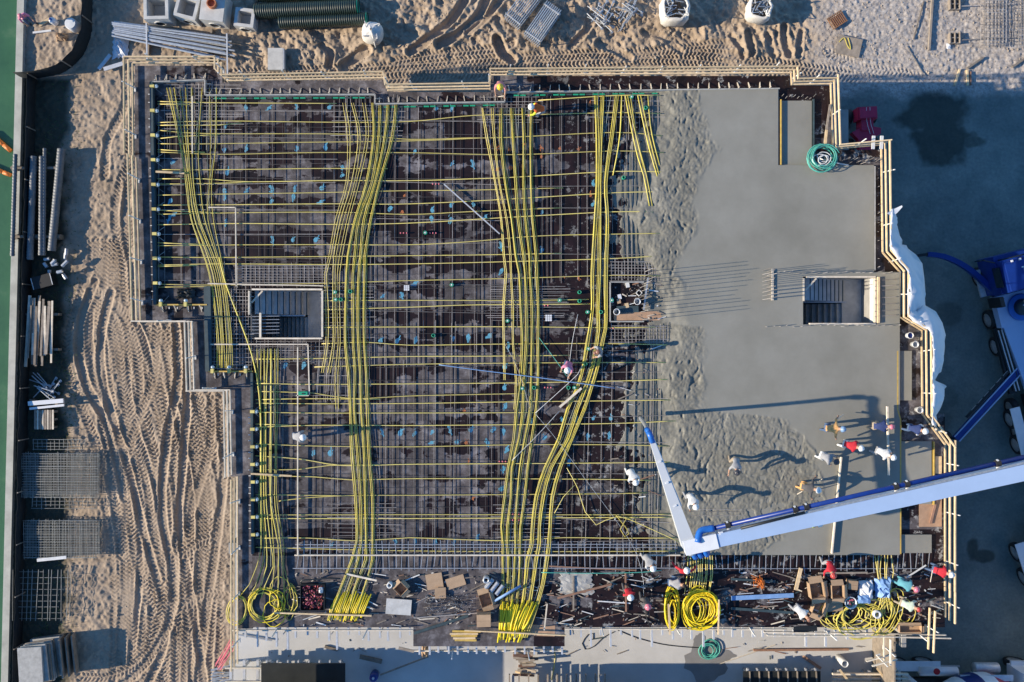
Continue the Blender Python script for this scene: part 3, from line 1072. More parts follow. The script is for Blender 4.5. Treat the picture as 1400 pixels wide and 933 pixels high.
def form(label, pts, m, w=0.05, h=0.24, kick=None, out=None, z=ZD, anchors=None, name='edge_form'):
    t = thing(name, label, 'edge form', W(pts[0][0], pts[0][1], z))
    B = Vector(t.location)
    for (xa, ya), (xb, yb) in zip(pts[:-1], pts[1:]):
        MB().beam(W(xa, ya, z + h / 2 + 0.004), W(xb, yb, z + h / 2 + 0.004), w, h).build('board', m, t)
        if kick:
            a, c = W(xa, ya, z), W(xb, yb, z)
            L = (c - a).length
            d = (c - a).normalized()
            ang = math.atan2(d.y, d.x) + (0 if out > 0 else PI)
            nrm = Vector((-d.y, d.x, 0)) * out
            s = kick * 0.5
            while s < L:
                inst('kicker', KICK, t, a + d * s + nrm * (w / 2 + 0.002) - B + Vector((0, 0, 0.004)), (0, 0, ang + RN.uniform(-0.2, 0.2)))
                s += kick * RN.uniform(0.9, 1.1)
    if anchors:
        xa, ya, xb, yb, n, rz = anchors
        for k in range(n):
            u = (k + 0.12) / n
            p = W(xa + (xb - xa) * u, ya + (yb - ya) * u, z + h) - B
            inst('anchor_block', ANCH, t, p, (0, 0, rz))
            q = Matrix.Rotation(rz, 3, 'Z') @ Vector((0.13, 0, -0.02))
            inst('pocket_former', POCK, t, p + q + Vector((0, 0, 0.02)), (0, 0, rz))
            for e in (0.33, 0.66):
                u2 = (k + 0.12 + e) / n
                p2 = W(xa + (xb - xa) * u2, ya + (yb - ya) * u2, z + h * 0.6) - B + Matrix.Rotation(rz, 3, 'Z') @ Vector((-0.14, 0, 0))
                inst('tie_bolt', TICK, t, p2, (0, 0, rz))
            # bursting steel behind the anchor
            if k < n - 1:
                pa = W(xa + (xb - xa) * u, ya + (yb - ya) * u, z + 0.14)
                e1 = Matrix.Rotation(rz, 3, 'Z') @ Vector((0.42, -0.33, -0.08))
                e2 = Matrix.Rotation(rz, 3, 'Z') @ Vector((0.42, 0.33, -0.08))
                MB().tube([pa, pa + e1], 0.014, 4).tube([pa, pa + e2], 0.014, 4).build('tie_wire', M['rebar'], t)
    return t


form('dark edge form with tendon anchors along the walkway above the tyre-tracked yard', [(208, 113), (213, 417)], M['dark_form'], 0.14, 0.26, anchors=(208, 114, 213, 417, 9, 0))
form('short dark edge form with two anchor blocks near the silver tube bundle', [(208, 113), (281, 110), (281, 131)], M['grey_form'], 0.05, 0.24, 0.42, 1)
form('short edge form with anchor blocks between the deck corner and the stairwell', [(213, 417), (284, 417)], M['yellow_board'], 0.06, 0.22, 0.6, -1, anchors=(216, 417, 284, 417, 2, PI / 2))
form('dark edge form beside the stairwell in the plywood deck', [(284, 392), (286, 508)], M['dark_form'], 0.3, 0.2)
form('short edge form with three yellow anchor blocks below the stairwell', [(286, 508), (346, 508)], M['yellow_board'], 0.06, 0.22, 0.5, -1, anchors=(288, 508, 356, 508, 3, PI / 2))
form('dark edge form with pale pocket formers above the deepest ruts of the yard', [(345, 510), (346, 757)], M['dark_form'], 0.10, 0.26, anchors=(345, 560, 346, 752, 8, 0))
form('kicker-braced grey edge form opposite the corrugated pipes', [(282, 131), (513, 130), (513, 143)], M['grey_form'], 0.05, 0.24, 0.45, 1)
form('kicker-braced grey edge form opposite the long straight tyre treads', [(513, 143), (690, 140), (690, 127)], M['grey_form'], 0.05, 0.24, 0.45, 1)
form('kicker-braced grey edge form running from the orange-vested worker to the slab corner', [(690, 127), (905, 124), (1065, 122)], M['grey_form'], 0.05, 0.24, 0.45, 1)
for x0, y0, x1, y1, lab in ((284, 135, 512, 134, 'green bar supports behind the form opposite the corrugated pipes'), (516, 147, 686, 144, 'green bar supports behind the form opposite the long treads'), (693, 131, 900, 128, 'green bar supports behind the form beside the stooping orange vest')):
    t = thing('bar_supports', lab, 'bar supports', W(x0, y0, ZD))
    for k in range(int((x1 - x0) / 9)):
        u = k * 9 / (x1 - x0)
        MB().box(W(x0 + k * 9 + 4, y0 + (y1 - y0) * u, ZD + 0.05), (0.25, 0.06, 0.07)).build('chair', M['green'] if k % 3 else M['dark_form'], t)
form('pale edge board with dense bar stubs between deck and coil strip', [(403, 759), (640, 759), (930, 759)], M['wood_pale'], 0.06, 0.16)
form('yellow edge board at the recessed balcony beside the maroon machine', [(1067, 137), (1067, 226)], M['yellow_board'], 0.05, 0.22)
form('yellow edge board between poured slab and the balconies by the white sheeting', [(1226, 480), (1226, 560), (1230, 574), (1230, 757)], M['yellow_board'], 0.06, 0.20)
form('grey edge form of the poured slab facing the pump truck cab', [(1195, 228), (1195, 370)], M['grey_form'], 0.06, 0.2)
form('outer edge form of the small balcony beside the maroon machine', [(1112, 136), (1112, 224)], M['dark_form'], 0.06, 0.15)
form('outer edge form of the balconies beside the raw plywood sheet', [(1276, 604), (1276, 690)], M['yellow_board'], 0.06, 0.15)
for (x0, y0, x1, y1), lab in (((407, 475, 407, 760), 'long pale straight-edge timber standing on the deck past the stairwell'), ((263, 132, 263, 210), 'pale timber straight-edge near the deck corner anchors'), ((405, 541, 422, 541), 'short pale timber batten by the green box')):
    tag(MB().beam(W(x0, y0, ZD + 0.22), W(x1, y1, ZD + 0.22), 0.05, 0.06).build('timber', M['wood_pale']), lab, 'timber')
for x0, y0, x1, y1, lab in ((285, 284, 322, 284, 'pale timber batten laid across the dense rebar'), (322, 284, 323, 392, 'pale timber batten running down to the stairwell'), (284, 388, 442, 391, 'pale timber header along the stairwell edge'),
                        (288, 471, 421, 471, 'pale timber batten bordering the rebar below the stairwell'), (421, 471, 423, 540, 'pale upright-laid batten ending at the green box')):
    tag(MB().beam(W(x0, y0, ZD + 0.19), W(x1, y1, ZD + 0.19), 0.05, 0.05).build('batten', M['wood_pale']), lab, 'batten')

# ------------------------------------------------------------------ guard rails
GP = MB().box((0, 0, 0.6), (0.04, 0.05, 1.2)).box((0.06, 0, 0.02), (0.2, 0.08, 0.04)).mesh('post', M['white_metal'])


def guard(label, pts, m='wood', step=1.7, z=ZD, lev=(0.14, 0.58, 1.05), name='guard_rail'):
    t = thing(name, label, 'guard rail', W(pts[0][0], pts[0][1], z))
    B = Vector(t.location)
    for (xa, ya), (xb, yb) in zip(pts[:-1], pts[1:]):
        a, c = W(xa, ya, z), W(xb, yb, z)
        d = (c - a).normalized()
        n = Vector((-d.y, d.x, 0))
        for i, h in enumerate(lev):
            e0, e1 = RN.uniform(0, 0.06), RN.uniform(0, 0.06)
            MB().beam(a - d * e0 + Vector((0, 0, h)), c + d * e1 + Vector((0, 0, h + RN.uniform(-0.02, 0.02))), 0.05, 0.11).build('rail', M[m], t)
        L = (c - a).length
        k = max(1, int(L / step))
        for j in range(k):
            p = a.lerp(c, (j + 0.5) / k) + n * 0.06
            inst('post', GP, t, p - B, (RN.uniform(-.08, .08), RN.uniform(-.08, .08), math.atan2(d.y, d.x)))
    return t


guard('timber guard rail above the shaded pipes of the yard', [(183, 89), (184, 217)])
guard('timber guard rail above the curving tyre tracks', [(188, 218), (194, 440)])
guard('thin timber guard rail at the notch over the rutted yard', [(194, 440), (265, 440)], 'wood_pale')
guard('timber guard rail outside the walkway by the stairwell', [(264, 441), (267, 533)], 'wood_pale')
guard('short timber guard rail at the second notch over the ruts', [(267, 533), (316, 533)], 'wood_pale')
guard('timber guard rail over the widest part of the rutted yard', [(316, 533), (318, 648)], 'wood_pale')
guard('long timber guard rail ending at the yellow cable rings', [(326, 652), (326, 905)])
guard('timber guard rail beside the silver tube bundle', [(183, 88), (304, 88), (304, 104), (313, 113)])
guard('timber guard rail opposite the corrugated pipes and small grey box', [(313, 112), (528, 108), (531, 126)])
guard('timber guard rail opposite the diagonal sand furrows', [(531, 125), (670, 123), (671, 104)])
guard('long timber guard rail opposite the scaffold bundles and bulk bags', [(671, 104), (1080, 101), (1081, 117)])
guard('short timber guard rail beside the maroon machine', [(1081, 117), (1134, 116)])
guard('timber guard rail along the recessed balcony near the maroon machine', [(1134, 112), (1137, 204)])
guard('short timber guard rail behind the green hose coil', [(1137, 205), (1204, 199)])
guard('timber guard rail above the dark puddle stain', [(1203, 200), (1205, 345)])
guard('angled timber guard rail partly under white sheeting near the pump outrigger', [(1205, 346), (1228, 372), (1228, 433)])
guard('angled timber guard rail mostly covered by white sheeting', [(1228, 434), (1258, 452), (1259, 566)])
guard('angled timber guard rail pointing at the lower outrigger', [(1259, 566), (1290, 608)])
guard('timber guard rail crossed by the pump boom', [(1290, 600), (1290, 800)])
guard('short timber guard rail by the worker in white and red at the deck corner', [(1290, 802), (1290, 842)])
guard('loose timber guard rail jutting over the road past the cable pile', [(1264, 828), (1262, 882)], lev=(0.5, 1.0))
guard('low timber rail over the pale lower slab below the cable rings', [(318, 861), (565, 861)], 'wood_pale', 3, ZD - 0.1, (0.1,))
guard('low timber rail below the cardboard sheets', [(568, 889), (772, 889)], 'wood_pale', 3, ZD - 0.5, (0.1,))
guard('thin timber rail laid over the thick yellow tendon brush', [(636, 859), (772, 866)], 'wood', 3, ZD, (0.3,))
guard('low timber rail below the two yellow cable coils', [(772, 859), (1075, 860)], 'wood_pale', 3, ZD - 0.1, (0.1,))
guard('low double timber rail below the tangled yellow cable pile', [(1045, 864), (1215, 866), (1292, 868)], 'wood_pale', 3, ZD - 0.1, (0.05, 0.5))
guard('splintered timber guard rail above the mixer truck', [(1206, 866), (1206, 900)], 'wood_pale', 3, ZD - 0.3, (0.2, 0.9))
guard('crooked timber guard rail over the end of the pale lower slab', [(1183, 902), (1215, 893)], 'wood_pale', 3, ZD - 0.4, (0.2, 0.8))

# white sheeting hung over the rail
path = cr([W(x, y, 0) for x, y in ((1206, 292), (1205, 330), (1208, 348), (1228, 374), (1229, 400), (1229, 432), (1243, 444), (1259, 456), (1261, 500), (1261, 540), (1260, 580))], 0.25)
sf = (H - ZD) / H
tp = []
rr = random.Random(3)
for i, p in enumerate(path):
    u = i / (len(path) - 1)
    d = (path[min(i + 1, len(path) - 1)] - path[max(0, i - 1)]).normalized()
    n = Vector((-d.y, d.x, 0))
    if n.x < 0:
        n = -n
    base = Vector((p.x * sf, p.y * sf, 0))
    wv = 0.25 + 0.75 * math.sin(PI * min(1, max(0, u * 1.25))) ** 0.5 if u < 0.8 else 0.9 - (u - 0.8) * 2
    wv = max(0.2, wv)
    row = []
    for k in range(9):
        v = k / 8
        outw = -0.08 + wv * 1.2 * v + 0.13 * math.sin(v * PI) * math.sin(i * 0.9 + 1.3) + rr.uniform(-0.03, 0.03)
        zz = ZD + 1.13 - 0.95 * v ** 1.6 + 0.05 * math.sin(i * 1.7 + k) + rr.uniform(-0.02, 0.02)
        row.append(base + n * outw + d * rr.uniform(-.06, .06) + Vector((0, 0, zz + 0.10 * math.sin(i * 2.3 + k * 1.9) * v)))
    tp.append(row)
ts = MB().grid(tp).build('sheeting', M['tarp'], None, True)
tag(ts, 'long white plastic sheeting draped over the timber guard rail above the road', 'sheeting')
md = ts.modifiers.new('thickness', 'SOLIDIFY')
md.thickness = 0.01
# its loose corner
MB().grid([[W(1212, 292, 6.5), W(1220, 296, 6.4)], [W(1222, 286, 6.45), W(1226, 292, 6.4)], [W(1233, 281, 6.6), W(1234, 283, 6.55)]]).build('loose_corner', M['tarp'], ts, True)

# ------------------------------------------------------------------ tendons running down the picture
def at_rows(rows, xs, y):
    return float(np.interp(y, rows, xs))


def tendon(pts, r, label, group, m='yellow', n=5, step=0.5, name='tendon'):
    o = MB().tube(cr(pts, step), r, n).build(name, M[m], None, True)
    return tag(o, label, 'tendon', group)


def zprof(s, amp=0.035, ph=0.0):
    return ZD + 0.135 + amp * math.sin(s * 0.9 + ph)


def band(rows, strands, label, group, pair=(0,), r=0.027, tail=None, m='yellow'):
    for i, xs in enumerate(strands):
        wob = [RN.uniform(-1.2, 1.2) for _ in rows]
        for k, dx in enumerate(pair):
            pts = []
            for y, x, wb in zip(rows, xs, wob):
                if x is None:
                    continue
                pts.append(W(x + wb + dx + RN.uniform(-0.5, 0.5), y, zprof(y / 30.0, 0.03, 0.4) + 0.028 * (k % 2)))
            if tail:
                pts += [W(x + RN.uniform(-1.5, 1.5) + dx, y + RN.uniform(-2, 2), z) for x, y, z in tail(i, len(strands))]
            tendon(pts, r * RN.uniform(0.45, 0.78), label, group, m)


rA = (120, 200, 250, 300, 374, 455, 503)
A_ = [(228, 245, 253, 261, 285, 297, 297), (233, 248, 255, 263, 288, 299, 300), (238, 251, 258, 265, 291, 302, 302), (246, 255, 260, 267, 294, 304, 305), (253, 259, 262, 270, 297, 306, 307), (262, 263, 265, 272, 299, 309, 310),
      (277, 272, 275, 280, 301, 312, 313), (288, 289, 287.5, 284, 303, 315, 315), (296, 295, 289, 291, 306, 316, 318)]
band(rA, A_, 'yellow tendon in the bundle bending towards the stairwell in the deck', 'tendons bending to the stairwell', (0,), 0.030)
tendon([W(x, y, ZD + 0.17) for x, y in ((300, 352), (309, 389), (337, 463), (349, 505), (356, 560), (357, 640), (357, 750))], 0.03, 'single yellow tendon slanting past the stairwell corner', None)
rB = (477, 560, 640, 690, 745, 775)
B_ = [(352, 356, 356, 355, 357, 352), (356, 357.5, 357.5, 357, 362, 358), (361, 362, 362, 362, 366, 366), (366, 363.5, 363, 363.5, 370, 372), (369, 369.5, 369, 370, 374, 376), (372, 371, 370.5, 372, 380, 381), (376, 377, 376, 377, 384, 386), (379, 378.5, 377.5, 379, 388, 389)]
band(rB, B_, 'yellow tendon in the straight bundle that feeds the yellow cable rings', 'tendons feeding the cable rings', (0,), 0.033, tail=lambda i, n: [(340 + i * 8, 800, ZD + 0.14), (328 + i * 10, 818, ZD + 0.1)])
rC = (141, 187, 250, 300, 350, 374, 420, 470, 510, 560, 620, 680, 740, 765, 800, 848)
C_ = [(470, 477, 474, 460, 450, 446, 447, 446, 440, None, None, None, None, None, None, None),
      (483, 491, 482, 468, 459, 456, 456, 456, 450, None, None, None, None, None, None, None),
      (497, 503, 489, 476, 467, 464, 462, 464, 461, 462, None, None, None, None, None, None),
      (508, 512, 501, 486, 476, 475, 473, 473, 477, 478, 482, 486, 488, 482, 468, 450),
      (519, 518, 508, 492, 486, 484, 482, 482, 485, 486, 490, 493, 494, 491, 478, 461),
      (531, 526, 514, 499, 493, 492, 490, 491, 493, 495, 499, 500, 502, 500, 488, 472),
      (543, 536, 519, 507, 501, 499, 498, 498, 500, 502, 506, 509, 510, 509, 500, 483)]
band(rC, C_[:3], 'yellow tendon of the S-curved bundle that ends in rebar beside the stairwell', 'tendons ending beside the stairwell', (-1.8, 1.6), 0.024, m='yellow_pale')
band(rC, C_[3:], 'yellow tendon in the long S-curved bundle right past the stairwell', 'tendons of the long S-curved bundle', (-1.5, 0.1, 1.7), 0.029)
rD = (148, 187, 250, 300, 350, 374, 420, 470, 520, 560, 600, 640, 680, 720, 745, 765, 800, 840, 872)
D_ = [(660, 665, 677, 686, 690, 691, 689, 688, 690, None, None, None, None, None, None, None, None, None, None),
      (672, 675, 683, 692, 697, 699, 700, 701, 706, 704, None, None, None, None, None, None, None, None, None),
      (685, 685, 691, 700, 706, 709, 713, 713, 711, 707, 702, 696, 690, 687, 687, 688, 687, 685, 684),
      (700, 702, 706, 710, 716, 719, 720, 720, 717, 715, 710, 701, 698, 695, 695, 696, 695, 692, 690),
      (715, 715, 717, 720, 725, 726, 728, 728, 727, 725, 718, 711, 707, 705, 704, 705, 703, 699, 697),
      (728, 725, 727, 730, 733, 735, 736, 736, 735, 733, 728, 723, 718, 713, 711, 711, 710, 706, 704)]
band(rD, D_[:2], 'pale yellow tendon fading into dense rebar at the middle of the deck', 'tendons fading into mid-deck rebar', (-1, 1), 0.024, m='yellow_pale')
band(rD, D_[2:], 'yellow tendon in the long bundle fanning into the thick yellow brush', 'tendons of the brush bundle', (-1.5, 0, 1.6), 0.029)
rE = (131, 187, 250, 300, 374, 420, 450, 470, 500, 530, 560, 600, 640, 680, 720, 745, 765, 800, 840, 872)
E_ = [(814, 816, 816, 813, 810, 809, 806, 803, 798, 790, 777, 765, 745, 734, 728, 726, 721, 718, 713, 706),
      (824, 822, 820, 820, 819, 818, 817, 815, 810, 800, 789, 775, 754, 743, 738, 736, 733, 728, 721, 712),
      (844, 836, 829, 831, 828, 828, 827, 824, 818, 809, 799, 783, 766, 755, 753, 751, 747, 741, 731, 719)]
band(rE, E_, 'yellow tendon in the bundle swinging across the deck beside the pour', 'tendons swinging beside the pour', (-1.9, -0.6, 0.7, 2.0), 0.029)
for pts in (((855, 131), (862, 170), (872, 215), (880, 240), (888, 282)), ((858, 131), (866, 170), (876, 210), (884, 240), (892, 282)), ((872, 131), (880, 170), (888, 205), (899, 242)), ((876, 131), (884, 170), (892, 205), (902, 242)), ((886, 131), (889, 170), (895, 200), (902, 226)),
            ((850, 131), (848, 180), (843, 215), (838, 240)), ((862, 131), (866, 160), (870, 187), (880, 230))):
    tendon([W(x, y, ZD + 0.17 - 0.06 * i / len(pts)) for i, (x, y) in enumerate(pts)], 0.03, 'short yellow tendon slanting into the fresh concrete near the form corner', 'tendons slanting into the concrete')

for rows, st, n_, lab in ((rA, A_, 9, 'thin pale wires threaded through the tendons bending to the stairwell'), (rC, C_[3:], 9, 'thin pale wires threaded through the long S-curved tendons'), (rD, D_[2:], 9, 'thin pale wires threaded through the brush bundle'), (rE, E_, 6, 'thin pale wires threaded through the tendons beside the pour'), (rB, B_, 6, 'thin pale wires threaded through the tendons above the cable rings')):
    bars = []
    for k in range(n_):
        u = (k + 0.5) / n_ * (len(st) - 1)
        i, f_ = int(u), u - int(u)
        bars.append([W(st[i][j] * (1 - f_) + st[i + 1][j] * f_ + RN.uniform(-3, 3), y, ZD + 0.09) for j, y in enumerate(rows)])
    t = thing('wire_bundle', lab, 'wires', bars[0][0])
    for pts in bars:
        MB().tube(cr(pts, 0.8), 0.011, 4).build('wire', M['wire'], t)

# tendons running across the picture
HT = [
    [(216, 139), (300, 141), (460, 142)], [(216, 143), (260, 143)],
    [(216, 168), (300, 166), (460, 167), (560, 166), (650, 158), (740, 157), (840, 154), (903, 155)],
    [(216, 172), (300, 171), (330, 168)], [(216, 178), (280, 183), (470, 184), (560, 191), (640, 189), (690, 188), (840, 181), (905, 186)],
    [(736, 138), (840, 131), (903, 131)], [(216, 190), (240, 187), (300, 184)],
    [(216, 197), (280, 197), (400, 195), (560, 193), (680, 188)], [(216, 208), (300, 211), (430, 209), (560, 209), (700, 212), (840, 207), (908, 209)],
    [(216, 205), (280, 209)], [(216, 235), (260, 236)], [(216, 232), (300, 232), (430, 231), (530, 231)],
    [(216, 245), (280, 245), (340, 249), (460, 247), (560, 247), (640, 245), (700, 243), (840, 235), (915, 236)],
    [(216, 252), (300, 251), (345, 249)], [(216, 267), (300, 266), (430, 264), (560, 261), (640, 260), (770, 257)],
    [(216, 281), (330, 280), (450, 279), (560, 279), (700, 272), (840, 264), (918, 262)], [(216, 293), (330, 291), (460, 290), (560, 293), (640, 290), (768, 284)],
    [(216, 288), (300, 291)], [(216, 308), (330, 306), (450, 307), (560, 305), (700, 297), (840, 290), (893, 290)],
    [(216, 336), (330, 335), (450, 335), (560, 335), (640, 331), (735, 323), (840, 320), (910, 319)], [(216, 332), (280, 335)],
    [(216, 352), (300, 352), (450, 351), (560, 350), (660, 349), (768, 347)], [(216, 363), (300, 361), (450, 362), (560, 361), (700, 358), (840, 354), (900, 350)], [(216, 365), (270, 363)],
    [(216, 389), (300, 390), (440, 388), (560, 384), (700, 381), (840, 377), (902, 378)], [(216, 393), (300, 392)],
    [(440, 411), (560, 411), (640, 411), (720, 411), (805, 410)], [(440, 424), (560, 420), (650, 417), (810, 416)], [(440, 448), (560, 447), (700, 447), (840, 448), (895, 447)],
    [(440, 470), (500, 468), (560, 472), (660, 471), (760, 470), (840, 470), (912, 472)], [(350, 491), (440, 490), (560, 488), (660, 487), (780, 486)], [(430, 502), (560, 498), (700, 497), (835, 496), (910, 496)],
    [(350, 524), (430, 526), (560, 525), (700, 524), (840, 521), (915, 519)], [(350, 535), (430, 538), (480, 545), (560, 542), (640, 540), (720, 538)], [(350, 551), (430, 552), (560, 552), (700, 550), (840, 548), (920, 547)], [(350, 547), (420, 545), (520, 546)],
    [(350, 564), (430, 565), (560, 565), (650, 565), (732, 564)], [(350, 584), (430, 582), (560, 582), (700, 581), (840, 579), (925, 576)], [(350, 580), (400, 582)],
    [(350, 607), (430, 610), (560, 611), (700, 608), (840, 608), (915, 610)], [(350, 623), (410, 628), (470, 637), (560, 635), (700, 634), (840, 633), (924, 632)], [(350, 642), (410, 642), (450, 637), (520, 636)],
    [(350, 651), (430, 652), (480, 656), (560, 655), (700, 655), (840, 656), (890, 657)], [(380, 685), (420, 681), (480, 678), (560, 677), (700, 676), (840, 675), (885, 674)], [(350, 676), (480, 678)],
    [(350, 704), (560, 704), (840, 704), (920, 703)], [(350, 709), (560, 709), (840, 708), (918, 707)],
    [(350, 736), (420, 736), (480, 739), (530, 737), (560, 735), (640, 738), (700, 739), (770, 735), (840, 736), (925, 736)], [(350, 748), (560, 753), (760, 754), (925, 754)],
]
for i, L in enumerate(HT):
    north_ = L[0][1] < 400
    pts = [W(x, y + RN.uniform(-0.4, 0.4), ZD + 0.10 + 0.025 * math.sin(x / 33.0) + (0.02 if x > 880 else 0)) for x, y in L]
    pts[0].z = ZD + 0.13
    long_ = L[-1][0] - L[0][0] > 300
    lab = ('long pale yellow tendon stretched from the anchored edge form towards the pour' if north_ else 'long pale yellow tendon stretched across the deck below the stairwell') if long_ else 'short pale yellow tendon branching near the deck edge'
    grp = ('cross tendons of the anchored side' if north_ else 'cross tendons below the stairwell') if long_ else 'short branching tendons'
    tendon(pts, 0.021, lab, grp, 'yellow_pale', 5, 0.6)
tendon([W(x, y, ZD + 0.2) for x, y in ((775, 640), (790, 668), (800, 700), (815, 718), (845, 706), (900, 728), (930, 742))], 0.018, 'thin loose yellow line snaking towards the boom elbow', None, 'yellow_pale')
tendon([W(x, y, ZD + 0.22) for x, y in ((785, 664), (770, 680), (762, 695), (758, 702))], 0.016, 'short loose yellow line hooked beside the brush bundle', None, 'yellow_pale')
tendon([W(x, y, ZD + 0.2) for x, y in ((842, 704), (848, 712), (856, 722), (860, 730), (854, 734), (848, 724), (856, 710), (868, 708), (870, 716))], 0.018, 'small loop of loose yellow line by the worker in white', None, 'yellow')

# ------------------------------------------------------------------ reinforcing bars
def rmat(label, bars, r=0.013, loc=None, m='rebar'):
    t = thing('rebar_mat', label, 'rebar', loc if loc is not None else bars[0][0])
    for pts in bars:
        MB().tube(pts, r, 4).build('bar', M[m], t)
    return t


def vbars(xs, y0, y1, z=ZD + 0.05, jit=1.0, sl=0.0):
    out = []
    for x in xs:
        j = RN.uniform(-jit, jit)
        out.append([W(x + j, y0 + RN.uniform(-3, 3), z), W(x + j + sl + RN.uniform(-jit, jit), y1 + RN.uniform(-3, 3), z)])
    return out


def hbars(ys, x0, x1, z=ZD + 0.075, jit=1.0):
    out = []
    for y in ys:
        j = RN.uniform(-jit, jit)
        out.append([W(x0 + RN.uniform(-5, 5), y + j, z), W(x1 + RN.uniform(-5, 5), y + j + RN.uniform(-jit, jit), z)])
    return out


fr_ = lambda a, b_, n: [a + (b_ - a) * k / (n - 1) for k in range(n)]
rmat('wide-spaced bars over the upper deck between the anchored form and the stairwell', vbars([218, 224, 247, 268, 307, 337, 373, 406, 440, 457], 140, 392) + hbars(fr_(150, 385, 8), 216, 460, jit=4), 0.0125)
rmat('wide-spaced bars over the upper deck between the S-curved and brush tendon bundles', vbars([512, 528, 541, 558, 573, 594, 601, 618, 646, 660, 672], 146, 500, jit=2) + hbars(fr_(160, 430, 7), 500, 690, jit=5), 0.0125)
rmat('bars over the oily black deck beside the pour', vbars([740, 747, 752, 766, 768, 791, 804, 838, 856, 866, 889, 901], 134, 385, jit=2) + hbars([256, 284, 347], 735, 905), 0.0125)
rmat('wide-spaced bars over the lower deck below the stairwell', vbars([366, 388, 400, 429, 437, 454, 462, 481], 512, 756, jit=2) + vbars([519, 529, 538, 550], 490, 756, jit=2), 0.0125)
rmat('wide-spaced bars over the lower deck before the brush bundle', vbars([567, 581, 594, 597, 616, 624, 642, 650, 673, 680], 440, 756, jit=2, sl=-1.5), 0.0125)
rmat('bars crossing the lower black deck next to the boom tip', vbars([775, 790, 800, 811, 822, 838, 858, 872, 889, 896, 905], 460, 757, jit=3, sl=-6) + hbars(fr_(480, 740, 9), 770, 925, jit=6), 0.0125)
rmat('dense bars at the deck corner by the anchor blocks', vbars(fr_(230, 302, 15), 114, 205, jit=2) + hbars(fr_(116, 176, 13), 226, 330, jit=1), 0.013)
rmat('dense bars where the S-curved bundle meets the edge form', vbars(fr_(466, 545, 17), 132, 190, jit=2) + hbars(fr_(146, 186, 7), 455, 550), 0.013)
rmat('dense bars where the brush bundle starts by the bending worker', vbars(fr_(658, 732, 17), 130, 196, jit=2) + hbars(fr_(134, 168, 8), 655, 740), 0.013)
rmat('dense bars at the form beside the slanting tendons', vbars(fr_(812, 900, 18), 126, 192, jit=2) + hbars(fr_(130, 160, 5), 806, 905), 0.013)
rmat('dense rebar grid along the stairwell header', vbars(fr_(325, 447, 21), 362, 392, ZD + 0.1, 0.5) + hbars(fr_(364, 390, 8), 322, 450, ZD + 0.115, 0.5), 0.013)
rmat('dense rebar cage between the stairwell and its dark edge form', vbars(fr_(290, 343, 15), 394, 506, ZD + 0.07, 1) + hbars(fr_(396, 504, 22), 286, 344, ZD + 0.1, 1), 0.013)
rmat('dense rebar grid just below the stairwell opening', vbars(fr_(350, 448, 18), 466, 496, ZD + 0.07, 1) + hbars(fr_(468, 494, 6), 346, 505, ZD + 0.1, 1), 0.013)
rmat('dense rebar across the tendon bundle past the stairwell', vbars(fr_(444, 505, 12), 350, 520, ZD + 0.07, 2) + hbars(fr_(392, 462, 14), 441, 510, ZD + 0.09, 1), 0.013)
rmat('dark splayed bars past the stairwell at the tendon ends', vbars(fr_(436, 478, 12), 480, 548, ZD + 0.08, 2, -4) + hbars(fr_(500, 540, 4), 432, 482, ZD + 0.1), 0.013)
rmat('dense column-strip bars in the brush tendon bundle', hbars(fr_(392, 438, 15), 668, 775, ZD + 0.09, 1) + vbars(fr_(690, 740, 9), 380, 450, ZD + 0.07, 2), 0.013)
rmat('bars of the column strip lower down the brush bundle', hbars(fr_(690, 734, 9), 675, 770, ZD + 0.09, 1), 0.013)
rmat('bars of the column strip lower down the S-curved bundle', hbars(fr_(690, 734, 8), 450, 545, ZD + 0.09, 2), 0.013)
rmat('rebar grid beside the boxed opening at the pour', vbars(fr_(836, 905, 16), 357, 384, ZD + 0.1, 0.6) + hbars(fr_(358, 384, 7), 832, 908, ZD + 0.115, 0.6), 0.013)
rmat('rebar grid below the boxed opening at the pour', vbars(fr_(836, 912, 17), 444, 470, ZD + 0.1, 0.6) + hbars(fr_(446, 468, 6), 832, 912, ZD + 0.115, 0.6), 0.013)
rmat('fine cross bars over the upper deck between the first two bundles', hbars(fr_(155, 355, 12), 305, 470, ZD + 0.08, 4) + vbars(fr_(312, 455, 9), 150, 360, ZD + 0.06, 4), 0.011, m='rebar_dark')
rmat('fine cross bars over the upper deck before the brush bundle', hbars(fr_(160, 480, 13), 505, 690, ZD + 0.08, 5) + vbars(fr_(520, 670, 9), 150, 500, ZD + 0.06, 4), 0.011, m='rebar_dark')
rmat('fine cross bars over the lower deck between the S-curved and brush bundles', hbars(fr_(500, 735, 12), 510, 700, ZD + 0.08, 5) + vbars(fr_(525, 680, 9), 500, 750, ZD + 0.06, 4), 0.011, m='rebar_dark')
rmat('fine cross bars over the lower deck beside the cable ring bundle', hbars(fr_(500, 735, 12), 385, 485, ZD + 0.08, 5), 0.011, m='rebar_dark')
xs_ = [407 + k * 8.9 for k in range(59)]
rmat('comb of bar stubs along the lower deck edge before the boom elbow', [[W(x + RN.uniform(-.8, .8), 740 + RN.uniform(-3, 3), ZD + 0.11), W(x + RN.uniform(-1.5, 1.5), 758, ZD + 0.10), W(x + RN.uniform(-2, 2), 780 + RN.uniform(-5, 5), ZD + 0.09)] for x in xs_] + hbars([745, 749, 777], 405, 928, ZD + 0.125, 0.5), 0.019, m='galv')
xs_ = [935 + k * 8.6 for k in range(40)]
rmat('comb of bar stubs sticking out of the poured slab edge', [[W(x + RN.uniform(-.8, .8), 756, ZD + 0.11), W(x + RN.uniform(-2, 2), 780 + RN.uniform(-6, 5), ZD + 0.09)] for x in xs_] + hbars([778], 930, 1275, ZD + 0.1, 0.5), 0.018, m='galv')
